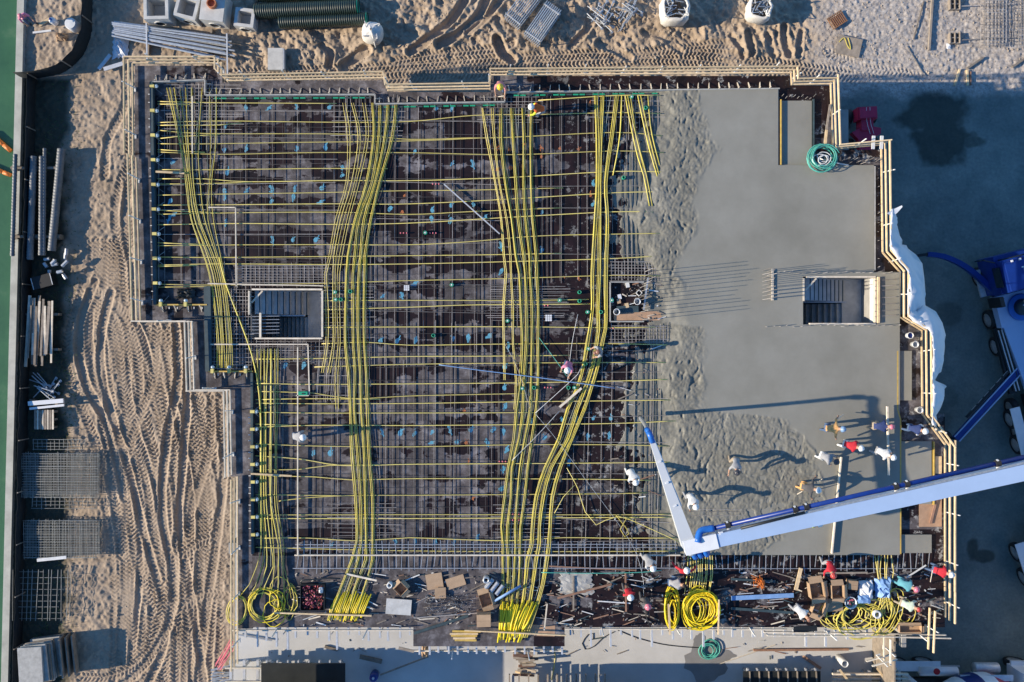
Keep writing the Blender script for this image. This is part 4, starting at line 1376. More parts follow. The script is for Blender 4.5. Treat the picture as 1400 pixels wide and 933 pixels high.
rmat('bars half sunk in the fresh concrete near the worker holding the hose line', hbars([696, 700, 705], 945, 1015, ZS + 0.012, 0.6), 0.012)


rmat('dark bars showing through the thin slurry at the pour edge', vbars(fr_(846, 902, 9), 205, 365, ZD + 0.055, 2, 4) + vbars(fr_(858, 905, 6), 475, 700, ZD + 0.055, 3, -3), 0.016, m='dark_form')


def dowels(label, pts, h0, h1, r=0.012, lean=0.1):
    t = thing('dowel_bars', label, 'rebar', W(pts[0][0], pts[0][1], ZD))
    for x, y in pts:
        p = W(x, y, ZD)
        hh = RN.uniform(h0, h1)
        MB().tube([p, p + Vector((RN.uniform(-lean, lean) * .3, RN.uniform(-lean, lean) * .3, hh))], r, 5).build('dowel', M['rebar'], t)
    return t


dowels('upright dowel bars around the boxed opening casting long thin shadows', [(880 + RN.uniform(-6, 6), y) for y in fr_(372, 438, 13)], 2.0, 2.4)
dowels('ladder-like row of upright dowels by the stairwell in the slab', [(1041, y) for y in fr_(371, 410, 9)] + [(1047, y) for y in fr_(372, 409, 8)], 1.3, 2.0)
dowels('upright dowels along the stair wall on the sheeting side of the slab', [(x, 374 + RN.uniform(-1, 1)) for x in fr_(1050, 1222, 20)], 0.5, 0.9)
dowels('upright dowels along the far stair wall of the slab', [(x, 446 + RN.uniform(-1, 1)) for x in fr_(1045, 1222, 20)], 0.35, 0.7)
dowels('upright dowels beside the green hose coil', [(x, 222 + RN.uniform(-3, 3)) for x in fr_(1150, 1197, 12)], 0.4, 0.7)
dowels('starter bars along the recessed balcony', [(x, 134 + RN.uniform(-2, 2)) for x in fr_(1068, 1112, 9)], 0.2, 0.45)
dowels('starter bars beside the poured slab facing the pump truck', [(1199, y) for y in fr_(232, 366, 12)], 0.15, 0.4)
tag(MB().beam(W(1056, 368, ZS + 0.06), W(1056, 411, ZS + 0.06), 0.10, 0.05).build('template_board', M['wood_pale']), 'pale drilled template board tied across the dowel ladder', 'board')
# ------------------------------------------------------------------ yard: precast boxes, pipes, bundles, bags
def flat_top(px, py, z):
    p = W(px, py, z)
    return Vector((p.x, p.y, 0))


def precast(px, py, w, d, h, rz, label, ring=False):
    t = thing('precast_box', label, 'precast box', flat_top(px, py, h), rz)
    th = 0.16
    q = MB()
    for sx, sy, cx, cy in ((w, th, 0, d / 2 - th / 2), (w, th, 0, -d / 2 + th / 2), (th, d - 2 * th, -w / 2 + th / 2, 0), (th, d - 2 * th, w / 2 - th / 2, 0)):
        q.box((cx, cy, h / 2), (sx, sy, h))
    q.build('shell', M['concrete'], t, world=False)
    MB().box((0, 0, 0.06), (w - 2 * th, d - 2 * th, 0.12)).build('floor', M['concrete'], t, world=False)
    # knock-out ring on the side towards the building
    MB().lathe((0, -d / 2 + 0.02, h * 0.45), [(0.30, 0), (0.30, 0.06), (0.24, 0.06), (0.24, 0.0)], 18, (0, -1, 0), caps=False).build('pipe_ring', M['concrete'], t, world=False)
    MB().lathe((0, -d / 2 - 0.004, h * 0.45), [(0.235, 0), (0.235, 0.01)], 18, (0, -1, 0)).build('pipe_hole', M['rubber'], t, world=False)
    if ring:
        MB().box((0, 0, h + 0.02), (w, d, 0.08)).build('lid', M['concrete'], t, world=False)
        MB().lathe((0, 0.1, h + 0.06), [(0.24, 0), (0.24, 0.25), (0.19, 0.25), (0.19, 0.03)], 18, caps=True).build('orange_pipe', mat('orange_clay', (0.55, 0.20, 0.09), 0.6), t, world=False)
    return t


precast(213, 10, 1.25, 1.2, 1.1, 0.02, 'precast concrete box with square opening beside the silver tubes')
precast(255, 10, 1.15, 1.1, 1.0, -0.25, 'turned precast concrete box between its two neighbours')
precast(291, 10, 1.2, 1.4, 1.05, -0.12, 'precast concrete box with an orange pipe collar on its lid', True)
precast(334, 24, 1.0, 0.95, 0.8, -0.12, 'small precast concrete box beside the corrugated pipes')


def corrugated(label, p0, p1, r, group=None, m='black', ridge=0.11, dep=0.035, name='corrugated_pipe'):
    d = (p1 - p0)
    L = d.length
    prof = []
    n = int(L / ridge)
    for k in range(n + 1):
        s = k * L / n
        prof += [(r - dep, s), (r, s + ridge * 0.3), (r, s + ridge * 0.6), (r - dep, s + ridge * 0.8)]
    t = thing(name, label, 'pipe', Vector((p0.x, p0.y, 0)), 0, group)
    MB().lathe(p0, prof, 18, d.normalized(), caps=False).build('wall', M[m], t, True)
    MB().lathe(p0, [(r - dep - 0.02, 0.02), (r - dep - 0.02, L - 0.02)], 18, d.normalized(), caps=False).build('bore', M['black'], t, True)
    MB().lathe(p1, [(r + 0.01, 0), (r + 0.01, 0.05), (r - 0.05, 0.05), (r - 0.05, 0)], 18, d.normalized(), caps=False).build('end_ring', M['green'] if m == 'pipe_green' else M[m], t, True)
    return t


M['pipe_green'] = mat('dark_green_plastic', (0.028, 0.05, 0.04), 0.45, var=0.3, scale=4)
M['pipe_grey'] = mat('grey_pipe_plastic', (0.17, 0.18, 0.185), 0.5, var=0.3, scale=2)
corrugated('fat dark corrugated plastic pipe lying beside the small precast box', W(349, 16, 0.5), W(489, 10, 0.5), 0.40, m='pipe_green')
corrugated('shorter dark corrugated plastic pipe nearest the bulk bag', W(382, 31, 0.42), W(501, 26, 0.42), 0.33, m='pipe_green')
corrugated('dark corrugated plastic pipe behind the fat one', W(352, -6, 0.4), W(486, -8, 0.4), 0.33, m='pipe_green')

t = thing('tube_bundle', 'long bundle of silver scaffold tubes beside the precast boxes', 'tube bundle', W(240, 55, 0))
rr = random.Random(9)
for k in range(19):
    u = k / 18
    z = 0.40 + 0.13 * (k % 2) + rr.uniform(-0.03, 0.03)
    MB().tube([W(156 + rr.uniform(-3, 5), 30 + u * 20, z), W(312 + rr.uniform(-14, 12), 50 + u * 32, z)], 0.05, 7).build('tube', M['galv'], t)
for x in (200, 310):
    MB().beam(W(x, 26 + (x - 156) * .13, 0.66), W(x + 1, 72 + (x - 156) * .2, 0.5), 0.07, 0.03).build('strap', M['alu'], t)
MB().beam(W(205, 28, 0.12), W(203, 76, 0.12), 0.1, 0.2).build('bearer', M['wood_old'], t)
MB().beam(W(290, 40, 0.12), W(286, 86, 0.12), 0.1, 0.2).build('bearer', M['wood_old'], t)


def crumple(name, label, cat, cx, cy, rx, ry, z, h, m, seed, n=9, bump=0.35):
    rr = random.Random(seed)
    P = []
    for i in range(n):
        row = []
        for j in range(n):
            u, v = i / (n - 1) * 2 - 1, j / (n - 1) * 2 - 1
            e = max(0, 1 - max(abs(u), abs(v)) ** 3)
            q = W(cx + rx * u * rr.uniform(0.82, 1.1), cy + ry * v * rr.uniform(0.82, 1.1), z)
            q.z = z + 0.01 + h * e * (1 - bump + 2 * bump * rr.random()) * (0.5 + 0.5 * rr.random())
            row.append(q)
        P.append(row)
    return tag(MB().grid(P).build(name, M[m], None, False), label, cat)


crumple('plastic_sheet', 'crumpled white plastic sheet at the end of the silver tubes', 'plastic sheet', 165, 65, 11, 16, 0.05, 0.25, 'plastic_film', 4)


def plank(px0, py0, px1, py1, z, w, h, m, label, name='plank', cat='plank', group=None):
    return tag(MB().beam(W(px0, py0, z), W(px1, py1, z), w, h).build(name, M[m]), label, cat, group)


plank(135, 95, 151, 75, 0.12, 0.18, 0.06, 'alu', 'short grey metal plank leaning at the fenced corner')
plank(142, 95, 168, 87, 0.16, 0.2, 0.06, 'alu', 'second grey metal plank beside the deck corner')
t = thing('storage_box', 'pale grey lidded box standing alone on the sand', 'box', W(380, 84, 0), 0.0)
MB().box((0, 0, 0.17), (0.86, 1.08, 0.34)).build('body', M['grey_form'], t, world=False)
MB().box((-0.03, 0, 0.37), (0.78, 1.12, 0.05)).build('lid', M['concrete'], t, world=False)
MB().box((0.40, 0, 0.37), (0.05, 1.06, 0.05)).build('hinge_strip', M['alu'], t, world=False)


def bulk_bag(px, py, s, label, seed, fill=None):
    rr = random.Random(seed)
    t = thing('bulk_bag', label, 'bulk bag', flat_top(px, py, 0.8 * s), rr.uniform(-0.3, 0.3))
    q = MB()
    rows = []
    prof = [(0.42, 0), (0.53, 0.15), (0.56, 0.45), (0.53, 0.75), (0.44, 0.88)] + ([(0.40, 0.80)] if fill else [(0.26, 0.95), (0.10, 0.98), (0.06, 1.08)])
    n = 20
    for r, h in prof:
        row = []
        for k in range(n + 1):
            a = 2 * PI * (k % n) / n
            sq = 1.0 / max(abs(math.cos(a)), abs(math.sin(a))) ** 0.45
            w = r * sq * (1 + 0.05 * math.sin(5 * a + h * 9) + 0.03 * math.sin(11 * a + h * 4 + seed))
            row.append((w * math.cos(a) * s, w * math.sin(a) * s, h * s + 0.02 * math.sin(7 * a)))
        rows.append(row)
    q.grid(rows)
    q.build('sack', M['bag'], t, True, world=False)
    for a in (45, 135, 225, 315):
        c, sn = math.cos(rad(a)) * 0.5 * s, math.sin(rad(a)) * 0.5 * s
        MB().tube(cr([(c * 0.8, sn * 0.8, 0.8 * s), (c * 1.15, sn * 1.15, 1.02 * s), (c * 0.5 - sn * 0.3, sn * 0.5 + c * 0.3, 0.92 * s)], 0.08), 0.025, 4).build('lifting_loop', M['bag'], t, world=False)
    if fill:
        for k in range(14):
            x, y = rr.uniform(-.3, .3) * s, rr.uniform(-.3, .3) * s
            a = rr.uniform(0, PI)
            MB().tube([(x - .22 * math.cos(a), y - .22 * math.sin(a), 0.8 * s + rr.uniform(-.05, .1)), (x + .22 * math.cos(a), y + .22 * math.sin(a), 0.8 * s + rr.uniform(-.05, .12))], 0.03, 5).build('jack', M['galv'], t, world=False)
    else:
        MB().tube(cr([(0, 0, 1.0 * s), (0.15, -0.3, 0.9 * s), (0.25, -0.65, 0.35 * s)], 0.1), 0.09, 6, r1=0.03).build('spout', M['bag'], t, True, world=False)
    return t


bulk_bag(508, 43, 0.95, 'tied white bulk bag beside the corrugated pipes', 3)
bulk_bag(924, 10, 1.35, 'large white bulk bag full of steel jacks beside the loose jack pile', 5, True)
bulk_bag(1040, 10, 1.15, 'smaller white bulk bag with a few jacks showing, towards the gravel', 8, True)


def frame_bundle(px, py, ang, label, n=9, L=2.1, w=0.85):
    t = thing('scaffold_bundle', label, 'scaffold', flat_top(px, py, 0.7), ang)
    for k in range(n):
        y = -w / 2 + w * k / (n - 1)
        for z in (0.25, 0.72):
            MB().tube([(-L / 2, y, z), (L / 2, y + 0.01, z)], 0.028, 6).build('tube', M['galv'], t, world=False)
    for x in (-L * 0.42, L * 0.38):
        MB().box((x, 0, 0.76), (0.05, w + 0.1, 0.03)).build('strap', M['alu'], t, world=False)
        MB().box((x, 0, 0.10), (0.1, w + 0.2, 0.18)).build('bearer', M['wood_old'], t, world=False)
        for y in (-w / 2 - 0.04, w / 2 + 0.04):
            MB().tube([(x, y, 0.18), (x, y, 0.86)], 0.025, 5).build('stake', M['galv'], t, world=False)
    return t


frame_bundle(742, 31, rad(55), 'strapped bundle of steel scaffold frames nearest the guard rail')
frame_bundle(716, 8, rad(52), 'strapped bundle of steel scaffold frames behind the other bundle')


def jack_pile(px, py, label, seed, n=16):
    rr = random.Random(seed)
    t = thing('jack_pile', label, 'scaffold', W(px, py, 0))
    for k in range(n):
        a = rr.choice((0.9, 1.1, -0.6, -0.5)) + rr.uniform(-.25, .25)
        x, y, z = rr.uniform(-.4, .4), rr.uniform(-.45, .45), 0.06 + 0.045 * k * 0.6
        L = rr.uniform(.35, .6)
        q = MB().tube([(x - L * math.cos(a), y - L * math.sin(a), z), (x + L * math.cos(a), y + L * math.sin(a), z + rr.uniform(0, .1))], 0.026, 6)
        q.box((x + L * math.cos(a), y + L * math.sin(a), z), (0.13, 0.13, 0.03), a)
        q.build('jack', M['galv'], t, world=False)
    return t


jack_pile(821, 26, 'loose pile of grey scaffold jacks between the frame bundles and another jack pile', 4)
jack_pile(858, 22, 'loose pile of steel jacks right beside the large bulk bag', 6)

t = thing('grating', 'small rusty steel grating lying on the gravel', 'grating', W(1144, 28, 0.05), rad(33))
for k in range(9):
    MB().box((-0.4 + k * 0.1, 0, 0.05), (0.035, 0.66, 0.05)).build('slat', M['rust'], t, world=False)
for y in (-0.31, 0.31):
    MB().box((0, y, 0.085), (0.88, 0.04, 0.04)).build('edge_bar', M['rust'], t, world=False)
t = thing('plywood_sheet', 'grey plywood scrap with a yellow strap on the gravel', 'plywood', W(1160, 64, 0.06), rad(-12))
MB().box((0, 0, 0.06), (1.25, 0.95, 0.03), 0, 0.04).build('sheet', M['wood_old'], t, world=False)
MB().tube(cr([(-0.55, 0.1, 0.1), (-0.35, 0.35, 0.12), (-0.1, 0.0, 0.11), (0.1, -0.15, 0.1), (0.0, 0.1, 0.12), (-0.15, 0.4, 0.11)], 0.1), 0.022, 4).build('strap', M['yellow'], t, world=False)
plank(1275, -6, 1270, 69, 0.1, 0.10, 0.12, 'wood_old', 'long weathered timber lying on the gravel')
plank(1263, 2, 1249, 54, 0.06, 0.05, 0.05, 'wood_old', 'thin weathered batten parallel to the long timber on gravel')
plank(1240, 63, 1264, 104, 0.06, 0.035, 0.04, 'rebar', 'thin bent rod lying across the gravel near the shade edge', 'rod', 'rod')
plank(1322, 94, 1344, 79, 0.1, 0.1, 0.1, 'wood_old', 'short dark timber by the yellow boards on the gravel')
plank(1384, 92, 1404, 78, 0.1, 0.1, 0.1, 'wood_old', 'short dark timber beyond the rebar grids')
plank(1305, 117, 1312, 95, 0.08, 0.09, 0.09, 'wood', 'pair-mate yellow board lying apart from the dark timber', group='yellow boards on the gravel')
plank(1323, 117, 1322, 96, 0.08, 0.10, 0.09, 'wood', 'yellow board touching the dark timber on the gravel', group='yellow boards on the gravel')
plank(1327, 117, 1327, 98, 0.08, 0.06, 0.07, 'wood_red', 'thin reddish board against the yellow board on the gravel')


def cage(px, py, w, d, nx, ny, z0, h, label, loc_m='rebar', r=0.014):
    t = thing('rebar_grid', label, 'rebar', W(px, py, 0))
    for z in ((z0, z0 + h) if h else (z0,)):
        for k in range(nx):
            x = -w / 2 + w * k / (nx - 1) + RN.uniform(-.02, .02)
            MB().tube([(x, -d / 2 + RN.uniform(-.1, .1), z), (x + RN.uniform(-.03, .03), d / 2 + RN.uniform(-.1, .1), z)], r, 4).build('bar', M[loc_m], t, world=False)
        for k in range(ny):
            y = -d / 2 + d * k / (ny - 1) + RN.uniform(-.02, .02)
            MB().tube([(-w / 2 + RN.uniform(-.1, .1), y, z + 2 * r), (w / 2 + RN.uniform(-.1, .1), y, z + 2 * r)], r, 4).build('bar', M[loc_m], t, world=False)
    return t


cage(1353, 30, 1.15, 2.7, 7, 18, 0.25, 0.3, 'rebar footing grid standing on the gravel')
cage(1394, 30, 0.75, 2.9, 6, 18, 0.25, 0.3, 'darker rebar footing grid next to the other grid on gravel')
for py, lab in ((8, 'timber-framed pile head beyond the other pile head'), (54, 'timber-framed pile head beside the white scraps')):
    t = thing('pile_head', lab, 'pile head', W(1303, py, 0))
    q = MB()
    for a, b_ in ((-0.25, 0), (0, 0), (0.25, 0)):
        MB().box((a, 0, 0.12), (0.05, 0.55, 0.24)).build('form_board', M['wood_old'], t, world=False)
    for y in (-0.25, 0.02, 0.25):
        MB().box((0, y, 0.10), (0.5, 0.05, 0.2)).build('form_board', M['wood_old'], t, world=False)
    MB().beam((0.25, 0, 0.2), (0.6, 0.28, 0.04), 0.05, 0.05).build('brace', M['wood_old'], t, world=False)
    MB().tube([(0.2, -0.1, 0.18), (3.2, 0.02, 0.2)], 0.03, 5).build('tie_bar', M['rebar'], t, world=False)
crumple('rag', 'small white rag beside the pile head', 'rag', 1297, 64, 3, 4, 0.02, 0.12, 'plastic_film', 2, 6)

# ---- along the silt fence
for (a, b_, r, lab) in (((21, 211), (17, 347), 0.11, 'thin grey pipe nearest the silt fence'), ((46, 214), (41, 352), 0.17, 'grey ribbed pipe second from the silt fence'),
                        ((57, 214), (56, 346), 0.13, 'grey ribbed pipe touching its thinner neighbour'), ((61, 203), (60, 346), 0.09, 'thin smooth pipe touching the ribbed one'), ((84, 204), (71, 340), 0.20, 'thickest grey ribbed pipe, farthest from the silt fence')):
    z = 0.66 - (a[0] - 20) * 0.003
    corrugated(lab, W(a[0], a[1], z), W(b_[0], b_[1], z), r, m='pipe_grey', ridge=0.16, dep=0.012, name='pipe')
for y, lab in ((232, 'timber bearer under the upper ends of the grey pipes'), (325, 'timber bearer under the lower ends of the grey pipes')):
    t = thing('trestle', lab, 'trestle', W(54, y, 0))
    MB().box((0, 0, 0.40), (2.5, 0.12, 0.10)).build('beam', M['wood_old'], t, world=False)
    for x in (-1.1, 0, 1.1):
        MB().box((x, 0, 0.17), (0.3, 0.25, 0.36)).build('block', M['wood_old'], t, world=False)
t = thing('pipe_offcuts', 'heap of short grey pipe offcuts below the long pipes', 'pipe offcuts', W(78, 365, 0))
rr = random.Random(12)
for k in range(11):
    a = rr.choice((1.5, 1.6, 0.8, 2.2, 0.2))
    x, y = rr.uniform(-.7, .7), rr.uniform(-.8, .6)
    L = rr.uniform(.2, .4)
    MB().lathe((x, y, 0.25 + rr.uniform(0, .3)), [(0.09, 0), (0.09, L), (0.07, L), (0.07, 0)], 12, (math.cos(a), math.sin(a), 0), caps=False).build('offcut', M['galv'], t, world=False)
t = thing('tool_crate', 'black tool crate with pale trim in the shade below the pipe offcuts', 'crate', W(65, 386, 0), rad(15))
MB().box((0, 0, 0.25), (1.0, 0.6, 0.5)).build('body', M['black'], t, world=False)
MB().box((0, 0, 0.53), (1.04, 0.64, 0.06)).build('lid', M['rubber'], t, world=False)
for x in (-.5, .5):
    MB().box((x, 0, 0.57), (0.03, 0.6, 0.02)).build('trim', M['alu'], t, world=False)
t = thing('timber_stack', 'loose stack of long weathered planks in the shade of the silt fence', 'timber stack', W(55, 455, 0))
rr = random.Random(15)
for k in range(13):
    x0 = 38 + k * 2.7
    MB().beam(W(x0 + rr.uniform(-1, 3), 404 + rr.uniform(0, 16), 0.5 + rr.uniform(0, .16)), W(x0 + rr.uniform(-4, 2), 492 + rr.uniform(-8, 10), 0.5 + rr.uniform(0, .16)), rr.uniform(.08, .15), 0.05).build('plank', M['wood_old' if k % 3 else 'wood_pale'], t)
for y in (430, 478):
    MB().beam(W(34, y, 0.22), W(82, y, 0.22), 0.12, 0.4).build('bearer', M['wood_old'], t)
jack_pile(66, 527, 'loose pile of pale steel props by the silt fence above the white beams', 14, 14)
plank(39, 552, 87, 548, 0.55, 0.22, 0.12, 'white_paint', 'wide white beam beside the slatted pallet', 'beam', 'beam')
plank(41, 559, 88, 554, 0.50, 0.12, 0.12, 'white_paint', 'narrow white beam against the wide one', 'beam', 'beam')
for x0, y0, x1, y1, k in ((45, 556, 45, 548, 0), (80, 556, 80, 548, 1)):
    plank(x0, y0, x1, y1 - 2, 0.22, 0.15, 0.40, 'wood_old', ('timber block under the fence end of the white beams', 'timber block under the yard end of the white beams')[k], 'block', 'block')
t = thing('pallet', 'slatted timber pallet with upright slats below the white beams', 'pallet', W(66, 573, 0))
for k in range(8):
    MB().box((-.45 + k * .13, 0, 0.42), (0.09, 1.0, 0.03)).build('slat', M['wood_pale' if k % 2 else 'wood_old'], t, world=False)
for y in (-.4, 0, .4):
    MB().box((0, y, 0.2), (1.0, 0.1, 0.40)).build('bearer', M['wood_old'], t, world=False)
cage(85, 607, 2.6, 0.5, 13, 4, 0.30, 0, 'narrow rebar mat on top of the yard stack', 'mesh_steel', 0.015)
cage(88, 648, 3.9, 2.2, 30, 18, 0.36, 0.1, 'large rebar mat stacked by the silt fence', 'mesh_steel', 0.015)
cage(92, 686, 3.3, 0.55, 15, 4, 0.30, 0, 'narrow rebar mat between the two large mats', 'mesh_steel', 0.015)
cage(90, 735, 3.8, 1.9, 28, 15, 0.34, 0.1, 'second large rebar mat nearer the ladder-like bars', 'mesh_steel', 0.015)
plank(51, 766, 91, 762, 0.45, 0.16, 0.08, 'white_metal', 'pale plank between the rebar mats', 'plank')
t = thing('rebar_ladders', 'leaning ladder-like rebar cages above the panel stack', 'rebar', W(60, 812, 0))
rr = random.Random(18)
for k in range(13):
    x = 17 + k * 6.6
    MB().tube([W(x + rr.uniform(0, 4), 779, 0.45), W(x + rr.uniform(-3, 2), 849, 0.45)], 0.015, 4).build('bar', M['mesh_steel'], t)
for k in range(9):
    MB().tube([W(24, 782 + k * 8, 0.43), W(rr.uniform(60, 98), 782 + k * 8, 0.43)], 0.012, 4).build('bar', M['mesh_steel'], t)
t = thing('panel_stack', 'tall stack of grey formwork panels at the corner of the yard', 'panel stack', W(75, 895, 0), rad(6))
rr = random.Random(20)
for k in range(9):
    MB().box((-0.25 + rr.uniform(-.12, .12) - (0.1 if k > 5 else 0), rr.uniform(-.08, .08), 0.1 + k * 0.17), (1.6 - 0.05 * k, 2.0 - 0.02 * k, 0.12), rr.uniform(-.05, .05)).build('panel', M['grey_form' if k % 3 else 'wood_old'], t, world=False)
for k in range(3):
    MB().box((0.75 + k * 0.24, 0.05, 0.55 - k * 0.1), (0.07, 2.0, 1.05 - 0.2 * k), 0, 0, 0.2).build('leaning_panel', M['wood_old'], t, world=False)
MB().box((-1.25, 0.2, 0.3), (0.5, 0.9, 0.6), 0.2).build('blue_crate', M['bluefilm'], t, world=False)

# ---- fenced sand bank
t = thing('gas_canister', 'small white canister with blue cap on the sand bank', 'canister', W(77, 32, 0))
MB().lathe((0, 0, 0.03), [(0.14, 0), (0.17, 0.04), (0.17, 0.40), (0.10, 0.48), (0.05, 0.50)], 14).build('body', M['white_paint'], t, True, world=False)
MB().lathe((0, 0, 0.53), [(0.06, 0), (0.06, 0.09), (0.02, 0.1)], 10).build('cap', M['blue_bright'], t, world=False)
plank(54, 35, 68, 26, 0.08, 0.16, 0.05, 'wood', 'short tan plank beside the canister on the sand bank')
plank(45, 45, 70, 42, 0.08, 0.10, 0.05, 'white_metal', 'pale narrow plank below the canister on the sand bank')
crumple('tan_tarp', 'tan crumpled tarp heap on the sand bank', 'tarp', 84, 51, 8, 6, 0.04, 0.35, 'cardboard', 8)
t = thing('white_drum', 'round white drum against the curved silt fence', 'drum', W(104, 38, 0))
MB().lathe((0, 0, 0.02), [(0.28, 0), (0.30, 0.03), (0.30, 0.55), (0.26, 0.58)], 18).build('body', M['white_paint'], t, True, world=False)
MB().lathe((0, 0, 0.60), [(0.27, 0), (0.27, 0.04), (0.04, 0.05)], 18).build('lid', M['white_metal'], t, world=False)
for (a, b_, lab) in (((-14, 181), (15, 207), 'orange float boom in the canal behind the wall, first of two'), ((-16, 227), (15, 240), 'orange float boom in the canal nearest the pipes')):
    t = thing('float_boom', lab, 'float boom', W(a[0], a[1], -0.6))
    p0, p1 = W(a[0], a[1], -0.55), W(b_[0], b_[1], -0.55)
    for k in range(3):
        MB().tube([p0.lerp(p1, k / 3 + 0.01), p0.lerp(p1, (k + 1) / 3 - 0.01)], 0.11, 10).build('float', M['orange'], t, True)

g = MB()
rr = random.Random(30)
for k in range(1500):
    py = rr.uniform(110, 930)
    px = wall_px(py) + rr.uniform(34, 90)
    if rr.random() < 0.5:
        py = rr.choice((200, 400, 510, 560, 590, 770, 860)) + rr.uniform(-30, 30)
    p = W(px, py, 0)
    a = rr.uniform(0, 6.28)
    L = rr.uniform(.05, .16)
    d = Vector((math.cos(a), math.sin(a), 0))
    s = Vector((-d.y, d.x, 0)) * 0.02
    g.add([p - s, p + s, p + d * L + Vector((0, 0, rr.uniform(.06, .2)))], [(0, 1, 2)])
o = g.build('weeds', M['leaf'])
o['kind'] = 'stuff'
tag(o, 'sparse low weeds in the shade along the silt fence', 'weeds')

# ------------------------------------------------------------------ vehicles
WHEEL_T = MB().lathe((0, 0, -0.16), [(0.36, 0), (0.50, 0.03), (0.52, 0.10), (0.52, 0.22), (0.50, 0.29), (0.36, 0.32)], 20, caps=False).mesh('tyre', M['rubber'], True)
WHEEL_R = MB().lathe((0, 0, -0.13), [(0.05, 0.04), (0.12, 0.02), (0.30, 0.06), (0.37, 0.0), (0.37, 0.26), (0.30, 0.2), (0.12, 0.24), (0.05, 0.22)], 16).mesh('rim', M['galv'], True)


def wheel(parent, x, y, along='y'):
    w = bpy.data.objects.new('wheel', WHEEL_T)
    COL.objects.link(w)
    w.parent = parent
    w.location = (x, y, 0.52)
    w.rotation_euler = (0, PI / 2, 0) if along == 'y' else (PI / 2, 0, 0)
    r = bpy.data.objects.new('rim', WHEEL_R)
    COL.objects.link(r)
    r.parent = w
    return w


# concrete pump truck (its turntable and cab side show)
pt = thing('pump_truck', 'blue and white concrete pump truck standing in shade with spread outriggers', 'pump truck', (25.5, 1.7, 0), rad(14))
MB().box((0, -3.2, 0.95), (0.9, 12.0, 0.3)).build('chassis', M['black'], pt, world=False)
q = MB().mat(0)
q.box((0, 1.85, 1.55), (2.4, 1.9, 1.5)).box((0, 1.75, 2.55), (2.3, 1.6, 0.6)).box((0, 1.7, 2.88), (2.1, 1.4, 0.1))
q.build('cab', M['blue'], pt, world=False)
for x, w_ in ((-1.22, 0), (1.22, 0)):
    MB().box((x, 1.75, 2.35), (0.05, 1.0, 0.62)).build('side_window', M['glass'], pt, world=False)
    MB().tube([(x, 2.5, 2.4), (x * 1.42, 2.75, 2.45), (x * 1.42, 2.75, 1.9)], 0.03, 5).build('mirror_arm', M['black'], pt, world=False)
    MB().box((x * 1.45, 2.78, 2.1), (0.22, 0.06, 0.5)).build('mirror', M['glass'], pt, world=False)
    MB().box((x * 1.12, 1.6, 0.9), (0.28, 1.4, 0.12)).build('step', M['alu'], pt, world=False)
    MB().box((x * 1.10, 0.55, 1.9), (0.2, 0.5, 1.1)).build('air_intake', M['black'], pt, world=False)
MB().box((0, 2.58, 2.35), (2.0, 0.06, 0.62)).build('windscreen', M['glass'], pt, world=False)
MB().box((-0.2, 1.75, 2.945), (0.04, 0.55, 0.02)).box((-0.2, 2.02, 2.945), (0.22, 0.05, 0.02)).box((-0.12, 1.47, 2.945), (0.16, 0.04, 0.02)).build('roof_aerial', M['white_paint'], pt, world=False)
for x in (-.7, -.3, .1, .5):
    MB().box((x, 2.42, 2.95), (0.1, 0.1, 0.05)).build('marker_lamp', M['white_paint'], pt, world=False)
MB().box((0, 0, 1.25), (2.3, 1.6, 0.45)).build('turret_base', M['boom_paint'], pt, world=False)
MB().lathe((0, 0, 1.48), [(0.66, 0), (0.68, 0.1), (0.62, 0.14)], 28).build('slew_ring', M['blue_bright'], pt, True, world=False)
MB().lathe((0, 0, 1.62), [(0.42, 0), (0.42, 0.7), (0.3, 0.75)], 20).build('turret', M['dark_form'], pt, True, world=False)
q = MB()
q.prism([(-1.0, -0.8), (0.1, -0.8), (0.2, -4.2), (-0.62, -4.2)], 1.12, 1.38)
q.build('deck_plate', M['boom_paint'], pt, world=False)
MB().box((0.95, -3.2, 1.4), (1.0, 4.4, 0.7)).build('water_tank', M['bluefilm'], pt, world=False)
for k in range(5):
    MB().tube([(-1.25 + k * 0.07, -0.9, 1.12 + 0.03 * k), (-1.12 + k * 0.07, -4.1, 1.12 + 0.03 * k)], 0.035, 5).build('rack_pipe', M['alu' if k % 2 else 'black'], pt, world=False)
MB().box((-1.15, -2.5, 0.95), (0.35, 3.4, 0.2)).build('pipe_rack', M['black'], pt, world=False)
for y in (1.9, -0.35, -1.75, -5.0, -6.3):
    wheel(pt, -1.12, y)
    wheel(pt, 1.12, y)
# outriggers: world points brought into the truck's own frame
inv = Matrix.Rotation(-rad(14), 3, 'Z')
loc = lambda p: inv @ (Vector(p) - Vector((25.5, 1.7, 0)))
pts = cr([loc(W(x, y, z)) for x, y, z in ((1368, 410, 1.3), (1345, 386, 1.25), (1318, 364, 1.15), (1290, 351, 1.0), (1268, 348, 0.9))], 0.3)
MB().tube(pts, 0.20, 4, r1=0.17).build('front_outrigger', M['blue'], pt, world=False)
MB().tube([loc(W(1268, 348, 0.9)), loc(W(1238, 352, 0.75))], 0.10, 4).build('outrigger_inner', M['black'], pt, world=False)
e = loc(W(1240, 352, 0))
MB().tube([(e.x, e.y, 0.1), (e.x, e.y, 0.85)], 0.07, 8).lathe((e.x, e.y, 0.0), [(0.3, 0.02), (0.3, 0.08), (0.1, 0.12)], 12).build('outrigger_foot', M['black'], pt, world=False)
a_, b__ = loc(W(1392, 506, 1.1)), loc(W(1306, 600, 1.0))
d_ = (b__ - a_).normalized()
n_ = Vector((-d_.y, d_.x, 0))
MB().beam(a_, b__, 0.26, 0.32).build('rear_outrigger', M['blue'], pt, world=False)
